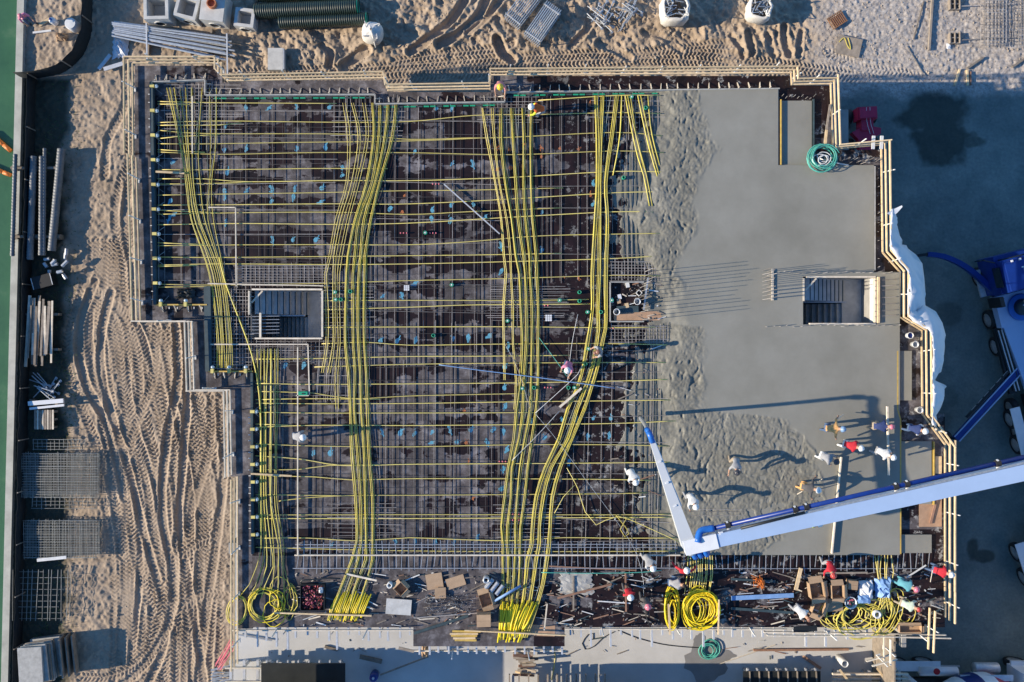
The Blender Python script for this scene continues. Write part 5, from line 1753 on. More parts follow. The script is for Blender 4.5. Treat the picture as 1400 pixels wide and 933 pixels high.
for s in (-0.17, 0.17):
    MB().beam(a_ + n_ * s + Vector((0, 0, 0.17)), b__ + n_ * s + Vector((0, 0, 0.17)), 0.05, 0.05).build('outrigger_edge', M['boom_paint'], pt, world=False)
for k in range(6):
    c_ = a_.lerp(b__, 0.12 + 0.1 * k)
    MB().box(c_ - n_ * 0.35 + Vector((0, 0, 0.0)), (0.34, 0.05, 0.05), math.atan2(d_.y, d_.x)).build('hose_clip', M['alu'], pt, world=False)
MB().tube([a_ - n_ * 0.3, a_.lerp(b__, 0.75) - n_ * 0.3], 0.08, 5).build('hydraulic_hose', M['black'], pt, world=False)
MB().tube([(b__.x, b__.y, 0.1), (b__.x, b__.y, 0.95)], 0.07, 8).lathe((b__.x, b__.y, 0), [(0.3, 0.02), (0.3, 0.08), (0.1, 0.12)], 12).build('outrigger_foot', M['black'], pt, world=False)

# the pump's folding boom: last long arm, tip arm and end hose
bmt = thing('pump_boom', 'long white pump boom arm with blue delivery pipe reaching over the fresh slab', 'pump boom', W(945, 742, 9.8))
E = W(946, 745, 9.85)
Rr = W(1452, 632, 10.8)
dB = (Rr - E).normalized()
nB = Vector((-dB.y, dB.x, 0)).normalized()
MB().beam(E - dB * 0.2, Rr, 0.52, 0.55, taper=1.25).build('main_arm', M['boom_paint'], bmt)
MB().beam(E - dB * 0.35 + Vector((0, 0, 0.02)), E + dB * 1.0 + Vector((0, 0, 0.02)), 0.60, 0.60).build('elbow_box', M['white_paint'], bmt)
MB().lathe(E - dB * 0.1 - nB * 0.42, [(0.12, 0), (0.16, 0.05), (0.16, 0.80), (0.12, 0.85)], 14, nB).build('elbow_pin', M['galv'], bmt, True)
ps, pe = E + dB * 1.0 + nB * 0.50 + Vector((0, 0, 0.15)), Rr + nB * 0.56 + Vector((0, 0, 0.15))
MB().tube([ps, pe], 0.095, 10).build('delivery_pipe', M['blue'], bmt, True)
MB().tube(cr([ps, E + dB * 0.45 + nB * 0.50 + Vector((0, 0, 0.15)), E + dB * 0.2 + nB * 0.12 + Vector((0, 0, 0.32))], 0.1), 0.14, 10).build('pipe_bend', M['blue_bright'], bmt, True)
for s in (-0.06, 0.17, 0.42):
    MB().tube(cr([E + dB * s - nB * 0.22 + Vector((0, 0, -.1)), E + dB * (s + .1) - nB * 0.58 + Vector((0, 0, -.2)), E + dB * (s + .18) - nB * 0.52 + Vector((0, 0, -.45))], 0.08), 0.12, 8).build('hose_bend', M['blue_bright'], bmt, True)
LB = (Rr - E).length
for s in (1.55, 4.3, 4.75, 8.35, 8.8, 12.4):
    off = 0.50 + 0.06 * s / LB
    c0 = E + dB * s
    MB().beam(c0 + nB * 0.2, c0 + nB * (off + 0.14) + Vector((0, 0, 0.2)), 0.07, 0.10).build('pipe_bracket', M['white_paint'], bmt)
    MB().tube([c0 + nB * off + Vector((0, 0, .15)) - dB * 0.10, c0 + nB * off + Vector((0, 0, .15)) + dB * 0.10], 0.135, 10).build('coupling', M['rubber'], bmt)
for s in (1.2, 6.2, 10.6):
    c0 = E + dB * s + nB * (0.26 + 0.003 * s)
    MB().box(c0 + Vector((0, 0, 0.2)), (0.16, 0.12, 0.16), 0.2).build('hose_lug', M['white_paint'], bmt)
MB().tube([E + dB * 3.0 + nB * 0.30 + Vector((0, 0, .3)), Rr + nB * 0.36 + Vector((0, 0, .3))], 0.022, 5).build('hydraulic_line', M['galv'], bmt)
MB().tube([E + dB * 3.0 + nB * 0.34 + Vector((0, 0, .3)), Rr + nB * 0.40 + Vector((0, 0, .3))], 0.018, 5).build('hydraulic_line', M['galv'], bmt)
MB().tube([E + dB * 2.0 + nB * 0.30 + Vector((0, 0, .32)), E + dB * 4.6 + nB * 0.36 + Vector((0, 0, .32))], 0.06, 8).build('ram', M['black'], bmt, True)
R2 = Rr + dB * 3.2
K2 = Vector((28.2, -0.4, 14.5))
MB().beam(Rr - dB * 0.05, R2, 0.66, 0.70).build('arm_root', M['boom_paint'], bmt)
MB().beam(R2, K2, 0.6, 0.7).build('fold_arm', M['boom_paint'], bmt)
MB().beam(K2, Vector((25.6, 1.75, 2.2)), 0.6, 0.8).build('base_arm', M['boom_paint'], bmt)
for kp in (R2, K2):
    MB().lathe(kp - Vector((0, 0, 0.5)), [(0.3, 0), (0.42, 0.1), (0.42, 0.9), (0.3, 1.0)], 16).build('knuckle', M['white_paint'], bmt, True)
T = W(891, 602, 10.1)
Q = E - dB * 0.15 + nB * 0.05 + Vector((0, 0, 0.05))
MB().beam(Q, T, 0.56, 0.42, taper=0.34).build('tip_arm', mat('boom_shaded_grey', (0.60, 0.62, 0.63), 0.35, var=0.06, scale=1), bmt)  # tip arm coloured in a shaded grey copy of the boom paint
dT = (T - Q).normalized()
nT = Vector((-dT.y, dT.x, 0)).normalized()
MB().tube([Q + dT * 1.6 - nT * 0.25, T - nT * 0.10], 0.03, 6).build('tip_line', M['white_paint'], bmt)
for s in (0.38, 0.6, 0.8):
    c0 = Q.lerp(T, s)
    MB().box(c0 + Vector((0, 0, 0.16)), (0.12, 0.06, 0.06), 0.4).build('bolt_plate', M['white_paint'], bmt)
MB().tube(cr([T - dT * 0.1, T + dT * 0.25 + Vector((0, 0, 0.02)), T + dT * 0.42 + Vector((0, 0, -0.35))], 0.08), 0.12, 10).build('end_bend', M['blue_bright'], bmt, True)
hb = T + dT * 0.42 + Vector((0, 0, -0.35))
he = W(875, 571, 5.95)
MB().tube(cr([hb, hb.lerp(he, 0.4) + Vector((0.06, -0.03, 0)), he], 0.2), 0.085, 10).build('end_hose', M['galv'], bmt, True)
MB().lathe(he, [(0.10, -0.02), (0.10, 0.16), (0.07, 0.16)], 12, (hb - he).normalized()).build('hose_collar', M['rubber'], bmt)

# mixer trucks
M['stripe_red'] = mat('drum_red', (0.42, 0.012, 0.03), 0.4)
M['stripe_blue'] = mat('drum_blue', (0.012, 0.03, 0.16), 0.4)


def mixer(label, loc_, rz, striped=True):
    t = thing('mixer_truck', label, 'mixer truck', loc_, rz)
    MB().box((0.3, 0, 0.85), (8.4, 0.85, 0.28)).build('chassis', M['black'], t, world=False)
    MB().box((3.6, 0, 1.75), (1.8, 2.35, 1.7)).box((3.5, 0, 2.68), (1.5, 2.2, 0.22)).build('cab', M['white_paint'], t, world=False)
    MB().box((4.52, 0, 2.1), (0.05, 2.1, 0.7)).build('windscreen', M['glass'], t, world=False)
    for s in (-1, 1):
        MB().box((3.7, s * 1.185, 2.1), (0.9, 0.04, 0.6)).build('side_window', M['glass'], t, world=False)
        MB().box((4.4, s * 1.45, 2.0), (0.08, 0.3, 0.5)).build('mirror', M['black'], t, world=False)
        MB().box((3.4, s * 1.25, 1.15), (1.3, 0.28, 0.12)).build('fender', M['white_paint'], t, world=False)
        MB().box((-2.1, s * 1.12, 1.16), (2.6, 0.5, 0.06)).build('fender', M['white_paint'], t, world=False)
        MB().lathe((1.0, s * 0.95, 0.95), [(0.26, 0), (0.28, 0.03), (0.28, 1.2), (0.26, 1.23)], 14, (1, 0, 0)).build('fuel_tank', M['alu'], t, True, world=False)
        MB().box((-0.4, s * 1.1, 1.1), (1.2, 0.08, 0.08)).build('guard_bar', M['galv'], t, world=False)
        for x in (3.3, -1.4, -2.75):
            wheel(t, x, s * 1.08, 'x')
    ax = Vector((-0.96, 0, 0.27)).normalized()
    prof = [(0.35, 0), (0.85, 0.35), (1.12, 1.2), (1.18, 2.0), (1.05, 2.9), (0.78, 3.9), (0.52, 4.6), (0.50, 4.7)]
    dr = MB()
    for k in range(len(prof) - 1):
        dr.mat((0, 1, 0, 2, 0, 1, 0)[k] if striped else 0)
        dr.lathe((2.3, 0, 1.75), prof[k:k + 2], 26, ax, caps=False)
    dr.build('drum', [M['white_paint'], M['stripe_red'], M['stripe_blue']], t, True, world=False)
    MB().box((2.45, 0, 1.5), (0.3, 0.9, 1.2)).build('drum_pedestal', M['black'], t, world=False)
    MB().box((-2.5, 0, 1.75), (0.3, 1.3, 1.5)).build('rear_frame', M['white_paint'], t, world=False)
    MB().lathe((-2.75, 0, 3.0), [(0.30, 0), (0.62, 0.45), (0.58, 0.45), (0.27, 0.02)], 16, caps=False).build('hopper', M['white_paint'], t, world=False)
    MB().grid([[(-2.75, -0.3, 2.05), (-2.75, 0, 1.9), (-2.75, 0.3, 2.05)], [(-4.6, -0.28, 1.25), (-4.6, 0, 1.1), (-4.6, 0.28, 1.25)]]).build('chute', M['white_paint'], t, world=False)
    MB().box((0.9, 0.98, 2.35), (2.6, 0.3, 0.06)).build('walkway', M['alu'], t, world=False)
    MB().lathe((-1.2, 1.02, 1.6), [(0.16, 0), (0.16, 0.05)], 12).build('red_reflector', M['red'], t, world=False)
    MB().lathe((-1.9, 0.9, 1.25), [(0.22, 0), (0.22, 1.9)], 14, (1, 0, 0)).build('water_tank', M['white_paint'], t, True, world=False)
    return t


mixer('white mixer truck with red and blue striped drum parked below the deck corner', (W(1305, 0, 1.0).x, W(0, 945, 1.5).y, 0), 0.0)
mixer('plain white mixer truck backed up to the pump truck', (27.3, -6.4, 0), rad(-76), False)
mixer('white mixer truck waiting behind the other, chute towards the boom', (27.75, -13.1, 0), rad(-72), False)

# maroon machine behind the rail
t = thing('telehandler', 'maroon compact loader standing in the shade behind the guard rail', 'loader', flat_top(1188, 166, 1.4), rad(3))
MB().box((0, 0.45, 0.95), (0.95, 0.62, 0.7)).box((0, 0.45, 1.35), (0.88, 0.55, 0.1)).build('engine_hood', M['maroon'], t, world=False)
MB().box((0, -0.1, 0.85), (0.6, 0.6, 0.7)).build('body', M['maroon'], t, world=False)
MB().prism([(-0.75, -0.45), (-0.25, -0.2), (0.3, -0.2), (0.72, -0.3), (0.7, -0.6), (0.3, -0.75), (0.3, -1.5), (-0.4, -1.5), (-0.45, -0.8)], 0.7, 1.1).build('lift_frame', M['maroon'], t, world=False)
for x in (-0.1, 0.08):
    MB().tube(cr([(x, 0.7, 1.42), (x + .04, 0, 1.3), (x + .22, -0.6, 1.2)], 0.1), 0.012, 4).build('hose', M['white_metal'], t, world=False)
for x in (-0.62, 0.62):
    for y in (0.5, -1.0):
        w_ = wheel(t, x, y)
        w_.scale = (0.75, 0.75, 0.75)
        w_.location.z = 0.40
MB().tube([(-0.75, 0.1, 0.9), (-1.0, -0.8, 0.7)], 0.04, 5).build('lift_arm', M['black'], t, world=False)
for x in (0.1, 0.55):
    plank(1192 + x * 25, 186, 1191 + x * 25, 204, ZD + 0.95, 0.14, 0.05, 'white_metal', ('white upright board on the rail behind the hose coil', 'second white board on the rail, towards the road')[x > 0.3], 'board', 'board')
# ------------------------------------------------------------------ aluminium bearers sticking out from under the deck
BRS = []
rr = random.Random(41)
for x in range(336, 562, 14):
    BRS.append((x + rr.uniform(-2, 2), 852, 868 + rr.choice((0, 4, 8, 16, 20))))
for x in range(574, 770, 13):
    BRS.append((x + rr.uniform(-1, 1), 880, 892 + rr.uniform(-1, 3)))
for x in range(778, 1205, 14):
    BRS.append((x + rr.uniform(-2, 2), 850, 868 + rr.choice((0, 3, 6, 16))))
for x, y0, y1 in BRS:
    MB().beam(W(x, y0, ZD - 0.33), W(x + 0.4, y1, ZD - 0.33), 0.08, 0.14).build('bearer', M['alu'], deck)

# ------------------------------------------------------------------ form tables and clutter on the pale lower slab
def table(label, x0, x1, y0, y1, z, m, joists=True, nj=12, along='x'):
    t = thing('form_table', label, 'form table', W((x0 + x1) / 2, (y0 + y1) / 2, ZL))
    a, c = W(x0, y1, z), W(x1, y0, z)
    if m:
        MB().box(((a.x + c.x) / 2, (a.y + c.y) / 2, z - 0.02), (c.x - a.x, c.y - a.y, 0.03)).build('sheet', M[m], t)
    for k in range(nj):
        if along == 'x':
            x = a.x + (c.x - a.x) * (k + 0.5) / nj
            MB().box((x, (a.y + c.y) / 2, z - 0.11), (0.07, c.y - a.y + 0.2, 0.14)).build('joist', M['wood_old' if not m else 'alu'], t)
        else:
            y = a.y + (c.y - a.y) * (k + 0.5) / nj
            MB().box(((a.x + c.x) / 2, y, z - 0.11), (c.x - a.x + 0.2, 0.08, 0.14)).build('joist', M['wood_pale'], t)
    for k in (0.08, 0.5, 0.92):
        x = a.x + (c.x - a.x) * k
        MB().box((x, (a.y + c.y) / 2, z - 0.27), (0.12, c.y - a.y, 0.16)).build('ledger', M['alu'], t)
        for u in (0.1, 0.9):
            y = a.y + (c.y - a.y) * u
            MB().box((x, y, (z - 0.35 + ZL) / 2), (0.1, 0.1, z - 0.35 - ZL)).build('leg', M['galv'], t)
    return t


table('black-topped form table over the pale slab near the rutted yard', 357, 472, 907, 1000, 3.4, 'blackply', True, 8)
t = table('open joist table beside the black-topped one', 310, 354, 905, 1000, 3.35, None, True, 5, 'y')
table('bare joist form table past the lumber heap on the pale slab', 690, 834, 926, 1000, 3.2, None, True, 11)
tc_ = table('dark gridded form table beside the wet stain', 1016, 1122, 918, 1000, 3.4, 'blackply', True, 8)
t = table('pale slatted form table above the mixer truck', 1142, 1240, 920, 1000, 3.35, None, True, 14, 'y')
for x in range(1025, 1122, 13):
    MB().beam(W(x, 918, 3.44), W(x + 3, 1000, 3.44), 0.05, 0.06).build('batten', M['wood_old'], tc_)
plank(1148, 916, 1162, 934, 3.5, 0.1, 0.05, 'wood', 'yellow plank slanting across the slatted table')
plank(1199, 914, 1214, 934, 3.5, 0.08, 0.05, 'wood', 'second yellow plank slanting across the slatted table, by the truck')
t = thing('sun_block_form', 'upright plywood wall form, built up to block the sun, at the end of the pale lower slab', 'wall form', W(1196, 898, ZL))
MB().beam(W(1208, 856, ZL + 1.25), W(1208, 960, ZL + 1.25), 0.06, 2.5).build('sheet', M['wood_old'], t)  # sheet made taller and longer to keep the sun off the road
for y in (866, 884, 902, 920):
    MB().beam(W(1211, y, ZL + 1.2), W(1211, y + 3, ZL + 1.2), 0.05, 2.3).build('stud', M['wood'], t)
t = thing('lumber_heap', 'heap of brown lumber offcuts on the pale lower slab', 'lumber', W(720, 905, ZL))
rr = random.Random(44)
for k in range(14):
    y = 888 + k * 2.6
    MB().beam(W(700 + rr.uniform(0, 14), y + rr.uniform(-1, 1), ZL + 0.25 + rr.uniform(0, .5)), W(728 + rr.uniform(0, 10), y + rr.uniform(-1, 5), ZL + 0.25 + rr.uniform(0, .5)), rr.uniform(.08, .14), 0.05).build('offcut', M[rr.choice(('wood_old', 'wood_red', 'wood_old', 'wood'))], t)
MB().beam(W(712, 890, ZL + 0.1), W(712, 922, ZL + 0.1), 0.1, 0.2).build('bearer', M['wood_old'], t)


def coil(label, cx, cy, z, rx, ry, n, r, m, seed, name='cable_coil', cat='cable coil', jit=0.18, rise=0.012, tilt=0.0):
    rr = random.Random(seed)
    pts = []
    for k in range(n * 18):
        a = 2 * PI * k / 18
        lp = k / 18
        j = 1 + jit * math.sin(lp * 2.3 + seed) * 0.6 + jit * rr.uniform(-.06, .06)
        ox, oy = jit * rx * 0.5 * math.sin(lp * 1.7), jit * ry * 0.4 * math.cos(lp * 2.1)
        ca, sa = math.cos(a) * rx * j + ox, math.sin(a) * ry * j + oy
        x = cx + ca * math.cos(tilt) - sa * math.sin(tilt)
        y = cy + ca * math.sin(tilt) + sa * math.cos(tilt)
        p = W(x, y, z)
        p.z = z + r + rise * lp + rr.uniform(0, 0.01)
        pts.append(p)
    return tag(MB().tube(pts, r, 5).build(name, M[m], None, True), label, cat)


stn = MB()
for cx, cy, rx, ry, sd_ in ((965, 905, 30, 30, 1), (990, 896, 16, 8, 2), (957, 878, 9, 12, 3)):
    P = []
    rr = random.Random(sd_)
    for k in range(22):
        a = 2 * PI * k / 22
        j = rr.uniform(0.8, 1.1)
        P.append(W(cx + rx * j * math.cos(a), cy + ry * j * math.sin(a), ZL + 0.004 + sd_ * 0.002))
    stn.add(P, [tuple(reversed(range(22)))])
M['wetslab'] = mat('wet_concrete', (0.26, 0.25, 0.24), 0.35, var=0.2, scale=1)
so_ = stn.build('water_stain', M['wetslab'], bt)
coil('green hose coil lying on the wet stain of the pale slab', 969, 888, ZL + 0.01, 10, 10, 7, 0.028, 'greenhose', 3, 'hose_coil', 'hose', 0.5)
coil('large green-white hose coil hung at the balcony corner behind the rail', 1122, 217, ZS + 0.05, 17, 16, 9, 0.022, 'greenhose', 6, 'hose_coil', 'hose', 0.3, 0.05)
coil('clear tubing loops inside the large hose coil', 1124, 218, ZS + 0.30, 9, 7, 4, 0.02, 'pvc', 9, 'tubing', 'tubing', 0.6, 0.03)
tag(MB().tube(cr([W(x, y, ZL + 0.02) for x, y in ((845, 862), (870, 872), (905, 881), (940, 885), (962, 886))], 0.3), 0.022, 5).build('hose', M['rubber']), 'long black hose running to the green hose coil', 'hose')
tag(MB().tube(cr([W(x, y, ZL + 0.02) for x, y in ((840, 864), (825, 872), (812, 884), (800, 888), (796, 880), (804, 868), (811, 866), (811, 874), (805, 876))], 0.2), 0.02, 5).build('hose', M['rubber']), 'thin black hose looped on the pale slab', 'hose')
tag(MB().tube(cr([W(x, y, ZL + 0.02) for x, y in ((758, 886), (759, 900), (757, 915), (754, 930))], 0.3), 0.018, 5).build('cord', M['yellow']), 'thin yellow cord beside the lumber heap', 'cord')
tag(MB().tube([W(984, 908, ZL + .03), W(1060, 882, ZL + .03)], 0.02, 5).build('cord', M['wood_pale']), 'pale straight cord from the wet stain to the long batten', 'cord')
plank(1030, 889, 1160, 888, ZL + 0.06, 0.10, 0.10, 'wood_red', 'long reddish batten lying on the pale lower slab')
plank(1098, 898, 1122, 914, ZL + 0.10, 0.14, 0.08, 'wood_red', 'short reddish plank against the gridded table')
plank(492, 898, 522, 905, ZL + 0.08, 0.2, 0.08, 'wood_old', 'dark plank lying in the table shadow')
plank(444, 884, 462, 889, ZL + 0.06, 0.12, 0.1, 'wood_old', 'short dark timber scrap on the sunlit slab')
plank(520, 923, 585, 898, ZL + 0.3, 0.07, 0.07, 'wood_old', 'long prop timber slanting in the table shadow', 'prop', 'prop')
crumple('sack', 'small tan sack at the top of the slanting prop', 'sack', 581, 891, 5, 8, ZL + 0.5, 0.3, 'cardboard', 6, 6)
t = thing('pipe_stub', 'white pipe stub standing on the pale lower slab', 'pipe', W(1146, 899, ZL))
MB().lathe((0, 0, 0), [(0.17, 0), (0.17, 0.9), (0.14, 0.9), (0.14, 0.1)], 18).build('wall', M['pvc'], t, True, world=False)
t = thing('blue_drum', 'dark blue drum in the shade of the form tables', 'drum', W(513, 921, ZL))
MB().lathe((0, 0, 0), [(0.2, 0), (0.22, 0.3), (0.2, 0.6), (0.16, 0.62)], 16).build('body', M['blue'], t, True, world=False)
MB().lathe((0, 0, 0.62), [(0.06, 0), (0.06, 0.05)], 10).build('bung', M['white_metal'], t, world=False)
plank(326, 868, 372, 876, ZL + 0.1, 0.06, 0.06, 'galv', 'thin metal bar on the sunlit end of the pale slab', 'bar', 'bar')
t = thing('scrap_pile', 'pile of thin pink metal rods leaning below the cable rings', 'rod pile', W(308, 900, 0))
rr = random.Random(50)
for k in range(16):
    MB().tube([W(294 + rr.uniform(0, 8), 912 + rr.uniform(-6, 6), 0.3 + rr.uniform(0, .3)), W(318 + rr.uniform(-4, 8), 872 + rr.uniform(0, 14), 1.6 + rr.uniform(0, .4))], 0.018, 4).build('rod', M['pink'], t)
t = thing('rod_heap', 'heap of grey scaffold pieces at the foot of the form tables', 'scaffold', W(303, 925, 0))
for k in range(14):
    a = rr.uniform(-.3, .3)
    MB().tube([W(288 + rr.uniform(0, 4), 916 + k * 1.6, 0.2 + .02 * k), W(316 + rr.uniform(0, 6), 914 + k * 1.6 + a * 20, 0.2 + .02 * k)], 0.03, 5).build('tube', M['galv'], t)

# ------------------------------------------------------------------ working strip below the deck edge
ZC = ZD + 0.012
coil('small standing ring of yellow cable at the guard rail', 325, 834, ZC, 12, 19, 4, 0.025, 'yellow', 2, tilt=0.25)
coil('large round ring of yellow cable next to the small ring', 362, 826, ZC, 20, 20, 6, 0.024, 'yellow', 5, jit=0.25)
coil('narrow double loop of yellow cable beside the large ring', 397, 820, ZC, 7, 20, 3, 0.022, 'yellow', 8, jit=0.5, tilt=0.15)
coil('loose lopsided loops of yellow cable over the large ring', 372, 828, ZC + 0.08, 15, 17, 3, 0.022, 'yellow_bright', 21, jit=1.0, tilt=0.3)
coil('slack yellow cable loops between the rings and the red crate', 388, 822, ZC + 0.04, 12, 18, 3, 0.022, 'yellow', 23, jit=1.0, tilt=-0.2)
coil('narrow upright coil of yellow cable beside the crouching worker', 918, 832, ZC, 8, 23, 11, 0.026, 'yellow_bright', 4, jit=0.5, rise=0.02)
coil('big thick round coil of yellow cable by the lower slab edge', 958, 832, ZC, 21, 22, 14, 0.027, 'yellow_bright', 7, jit=0.35, rise=0.02)
coil('overlapping inner coil of yellow cable inside the big one', 950, 832, ZC + 0.1, 12, 21, 7, 0.026, 'yellow_bright', 9, jit=0.6, rise=0.02)
coil('wide sprawling loops of yellow cable below the cardboard boxes', 1150, 843, ZC, 24, 15, 6, 0.024, 'yellow', 11, jit=0.9)
coil('sprawling yellow cable loops in the middle of the cable pile', 1180, 843, ZC + 0.05, 22, 16, 7, 0.024, 'yellow', 13, jit=1.0)
coil('tight yellow cable loops by the white worker at the cable pile', 1212, 836, ZC + 0.05, 11, 22, 7, 0.024, 'yellow', 15, jit=0.8, tilt=0.3)
coil('loose outer yellow cable loop near the brown carton', 1236, 838, ZC, 11, 14, 2, 0.022, 'yellow', 17, jit=0.5)
rr = random.Random(60)
for k in range(30):
    x = 686 + k * 1.6
    tendon([W(x + rr.uniform(-2, 2), 828 + rr.uniform(-10, 6), ZD + .16 + rr.uniform(0, .1)), W(x - 3 + rr.uniform(-2, 2) - k * 0.3, 852, ZD + .14 + rr.uniform(0, .12)), W(x - 5 - k * 0.55 + rr.uniform(-2, 2), 876 + rr.uniform(-8, 4), ZD + .08 + rr.uniform(0, .1))], 0.04, 'bright yellow tendon end in the thick brush over the lower slab', 'tendon ends of the brush', 'yellow_bright')
for k in range(20):
    x = 452 + k * 2.5
    tendon([W(x + 8, 812 + rr.uniform(-4, 4), ZD + .12), W(x, 832, ZD + .14), W(x - 5 + rr.uniform(-2, 2), 847 + rr.uniform(-4, 4), ZD + .08)], 0.03, 'yellow tendon end fraying out beside the crate of red parts', 'tendon ends by the red crate', 'yellow_bright')
for k in range(11):
    x = 941 + k * 3.3
    tendon([W(x, 757, ZD + .12), W(x + rr.uniform(-1.5, 1.5), 785, ZD + .12), W(x - 3 + rr.uniform(-3, 3), 812, ZD + .13)], 0.02, 'yellow tendon tail hanging from the poured slab into the big coil', 'tendon tails into the big coil', 'yellow_pale')
for k in range(6):
    tendon([W(1196 + k * 4.5, 758, ZD + .12), W(1197 + k * 4.5 + rr.uniform(-3, 3), 782, ZD + .12), W(1204 + k * 2.4, 818 + rr.uniform(-4, 4), ZD + .16), W(1200 + k * 5, 838, ZD + .12)], 0.022, 'yellow tendon tail hanging from the poured slab into the cable pile', 'tendon tails into the cable pile', 'yellow_pale')

t = thing('parts_crate', 'open black crate full of small red plastic parts', 'crate', W(429, 815, ZD))
for cx, cy, sx, sy in ((0, .58, 1.1, .03), (0, -.58, 1.1, .03), (-.54, 0, .03, 1.13), (.54, 0, .03, 1.13)):
    MB().box((cx, cy, .16), (sx, sy, .3)).build('side', M['black'], t, world=False)
rr = random.Random(62)
q = MB()
for k in range(260):
    q.mat(k % 3)
    q.box((rr.uniform(-.48, .48), rr.uniform(-.52, .52), rr.uniform(.06, .26)), (rr.uniform(.03, .09), rr.uniform(.03, .07), .05), rr.uniform(0, 3), rr.uniform(0, 1))
o = q.build('red_parts', [mat('dull_red_plastic', (0.24, 0.05, 0.045), 0.5), mat('brown_plastic', (0.12, 0.05, 0.04), 0.5), M['pink']], t, world=False)
o['kind'] = 'stuff'
MB().tube(cr([(-.5, .62, .3), (-.4, .85, .5), (.3, .9, .5), (.8, .95, .5), (1.3, .9, .4)], .1), 0.035, 6).build('handle', M['black'], t, world=False)
crumple('paper_cup', 'crumpled white paper in the crate of red parts', 'paper', 439, 807, 3, 4, ZD + 0.28, 0.15, 'plastic_film', 3, 6)
plank(474, 785, 515, 794, ZD + 0.2, 0.08, 0.06, 'wood_pale', 'pale batten lying over the S-curved tendon tails')
plank(375, 838, 508, 842, ZD + 0.22, 0.06, 0.09, 'wood', 'long tan batten across the cable rings and frayed ends')


def carton(px, py, w, d, h, rz, label, open_=True):
    t = thing('carton', label, 'carton', flat_top(px, py, 0) * ((H - ZD) / H) + Vector((0, 0, ZD)), rz)
    th = 0.012
    q = MB()
    for cx, cy, sx, sy in ((0, d / 2, w, th), (0, -d / 2, w, th), (-w / 2, 0, th, d), (w / 2, 0, th, d)):
        q.box((cx, cy, h / 2), (sx, sy, h))
    q.box((0, 0, 0.02), (w, d, th))
    q.build('body', M['cardboard'], t, world=False)
    if open_:
        for nm, cx, cy, sx, sy, ax_, an in (('flap', 0, d / 2 + d * .2, w, d * .42, 'x', -0.5), ('flap', 0, -d / 2 - d * .2, w, d * .42, 'x', 0.5), ('flap', w / 2 + w * .18, 0, w * .4, d, 'y', 0.7)):
            MB().box((cx, cy, h - 0.06), (sx, sy, th), 0, an if ax_ == 'x' else 0, an if ax_ == 'y' else 0).build(nm, M['cardboard'], t, world=False)
    else:
        for s in (-1, 1):
            MB().box((0, s * d / 4, h + 0.006), (w, d / 2 - 0.006, th)).build('flap', M['cardboard'], t, world=False)
    return t


carton(549, 803, .45, .45, .35, 0.78, 'turned open carton beside the white bucket')
carton(662, 843, .62, .55, .65, 0.02, 'tall closed carton beside the thick yellow brush', False)
carton(664, 818, .5, .6, .35, 0.3, 'tilted carton on the closed one by the brush', True)
carton(1113, 804, .62, .7, .45, 0.15, 'open carton with white scraps beside the timber post')
carton(1117, 828, .5, .65, .35, -0.35, 'long open carton holding white cups')
carton(1141, 806, .55, .6, .45, 0.05, 'deep open carton between the other boxes')
carton(1163, 798, .42, .4, .3, -0.1, 'small closed carton by the blue film', False)
carton(1242, 858, 1.0, .3, .25, 0.0, 'long low brown carton at the slab edge', True)


def sheet(px, py, w, d, z, rz, m, label, name='cardboard_sheet', cat='cardboard', rx=0.05):
    return tag(MB().box(W(px, py, z), (w, d, 0.015), rz, rx, 0.03).build(name, M[m]), label, cat)


sheet(594, 795, .75, .72, ZD + .12, 0.15, 'cardboard', 'flattened cardboard sheet creased beside the smaller sheet')
sheet(623, 796, .85, .5, ZD + .10, 0.3, 'cardboard', 'smaller flattened cardboard sheet slanting away')
sheet(602, 811, .5, .5, ZD + .16, 0.02, 'cardboard', 'folded cardboard scrap over the tool stakes')
sheet(1141, 827, .75, .6, ZD + .2, 0.08, 'cardboard', 'flat cardboard lid in front of the deep carton')
sheet(545, 830, 1.15, .72, ZD + .12, -0.08, 'concrete', 'pale mortar tray beside the open carton', 'mortar_tray', 'tray')
q = MB()
rr = random.Random(66)
for k in range(150):
    p = W(582 + rr.uniform(0, 64), 812 + rr.uniform(0, 28), ZD)
    q.tube([p, p + Vector((rr.uniform(-.06, .06), rr.uniform(-.06, .06), rr.uniform(.1, .25)))], 0.012, 4)
o = q.build('slab_bolsters', M['galv'])
o['kind'] = 'stuff'
tag(o, 'spread of small wire slab bolsters below the cardboard sheets', 'bolsters')
for cx, cy, r, h, m, lab in ((534, 798, .13, .35, 'pvc', 'white pipe collar beside the turned carton'), (665, 790, .15, .45, 'galv', 'grey pipe mouth by the metal boxes'), (1196, 838, .18, .3, 'pvc', 'white spool amid the tangled yellow cable')):
    t = thing('pipe_collar', lab, 'pipe', W(cx, cy, ZD))
    MB().lathe((0, 0, 0.02), [(r, 0), (r, h), (r * .6, h), (r * .6, 0.05)], 16).build('wall', M[m], t, True, world=False)
    MB().lathe((0, 0, 0.02), [(r * .58, 0), (r * .58, 0.06)], 12).build('plug', M['rubber'], t, world=False)
for k in range(3):
    t = thing('metal_box', ('ribbed metal box nearest the grey pipe mouth', 'middle ribbed metal box of the three', 'ribbed metal box nearest the yellow brush')[k], 'metal box', W(669 + k * 7, 797 + k * 4, ZD), rad(-38), 'metal boxes by the brush')
    MB().box((0, 0, .14), (.16, .52, .26)).build('body', M['alu'], t, world=False)
    MB().box((0, 0, .285), (.05, .5, .03)).build('rib', M['galv'], t, world=False)
tag(MB().tube([W(676, 822, ZD + .25), W(712, 801, ZD + .3)], 0.06, 8).build('pipe', M['bluefilm'], None, True), 'blue pipe slanting over the brush tendons', 'pipe')
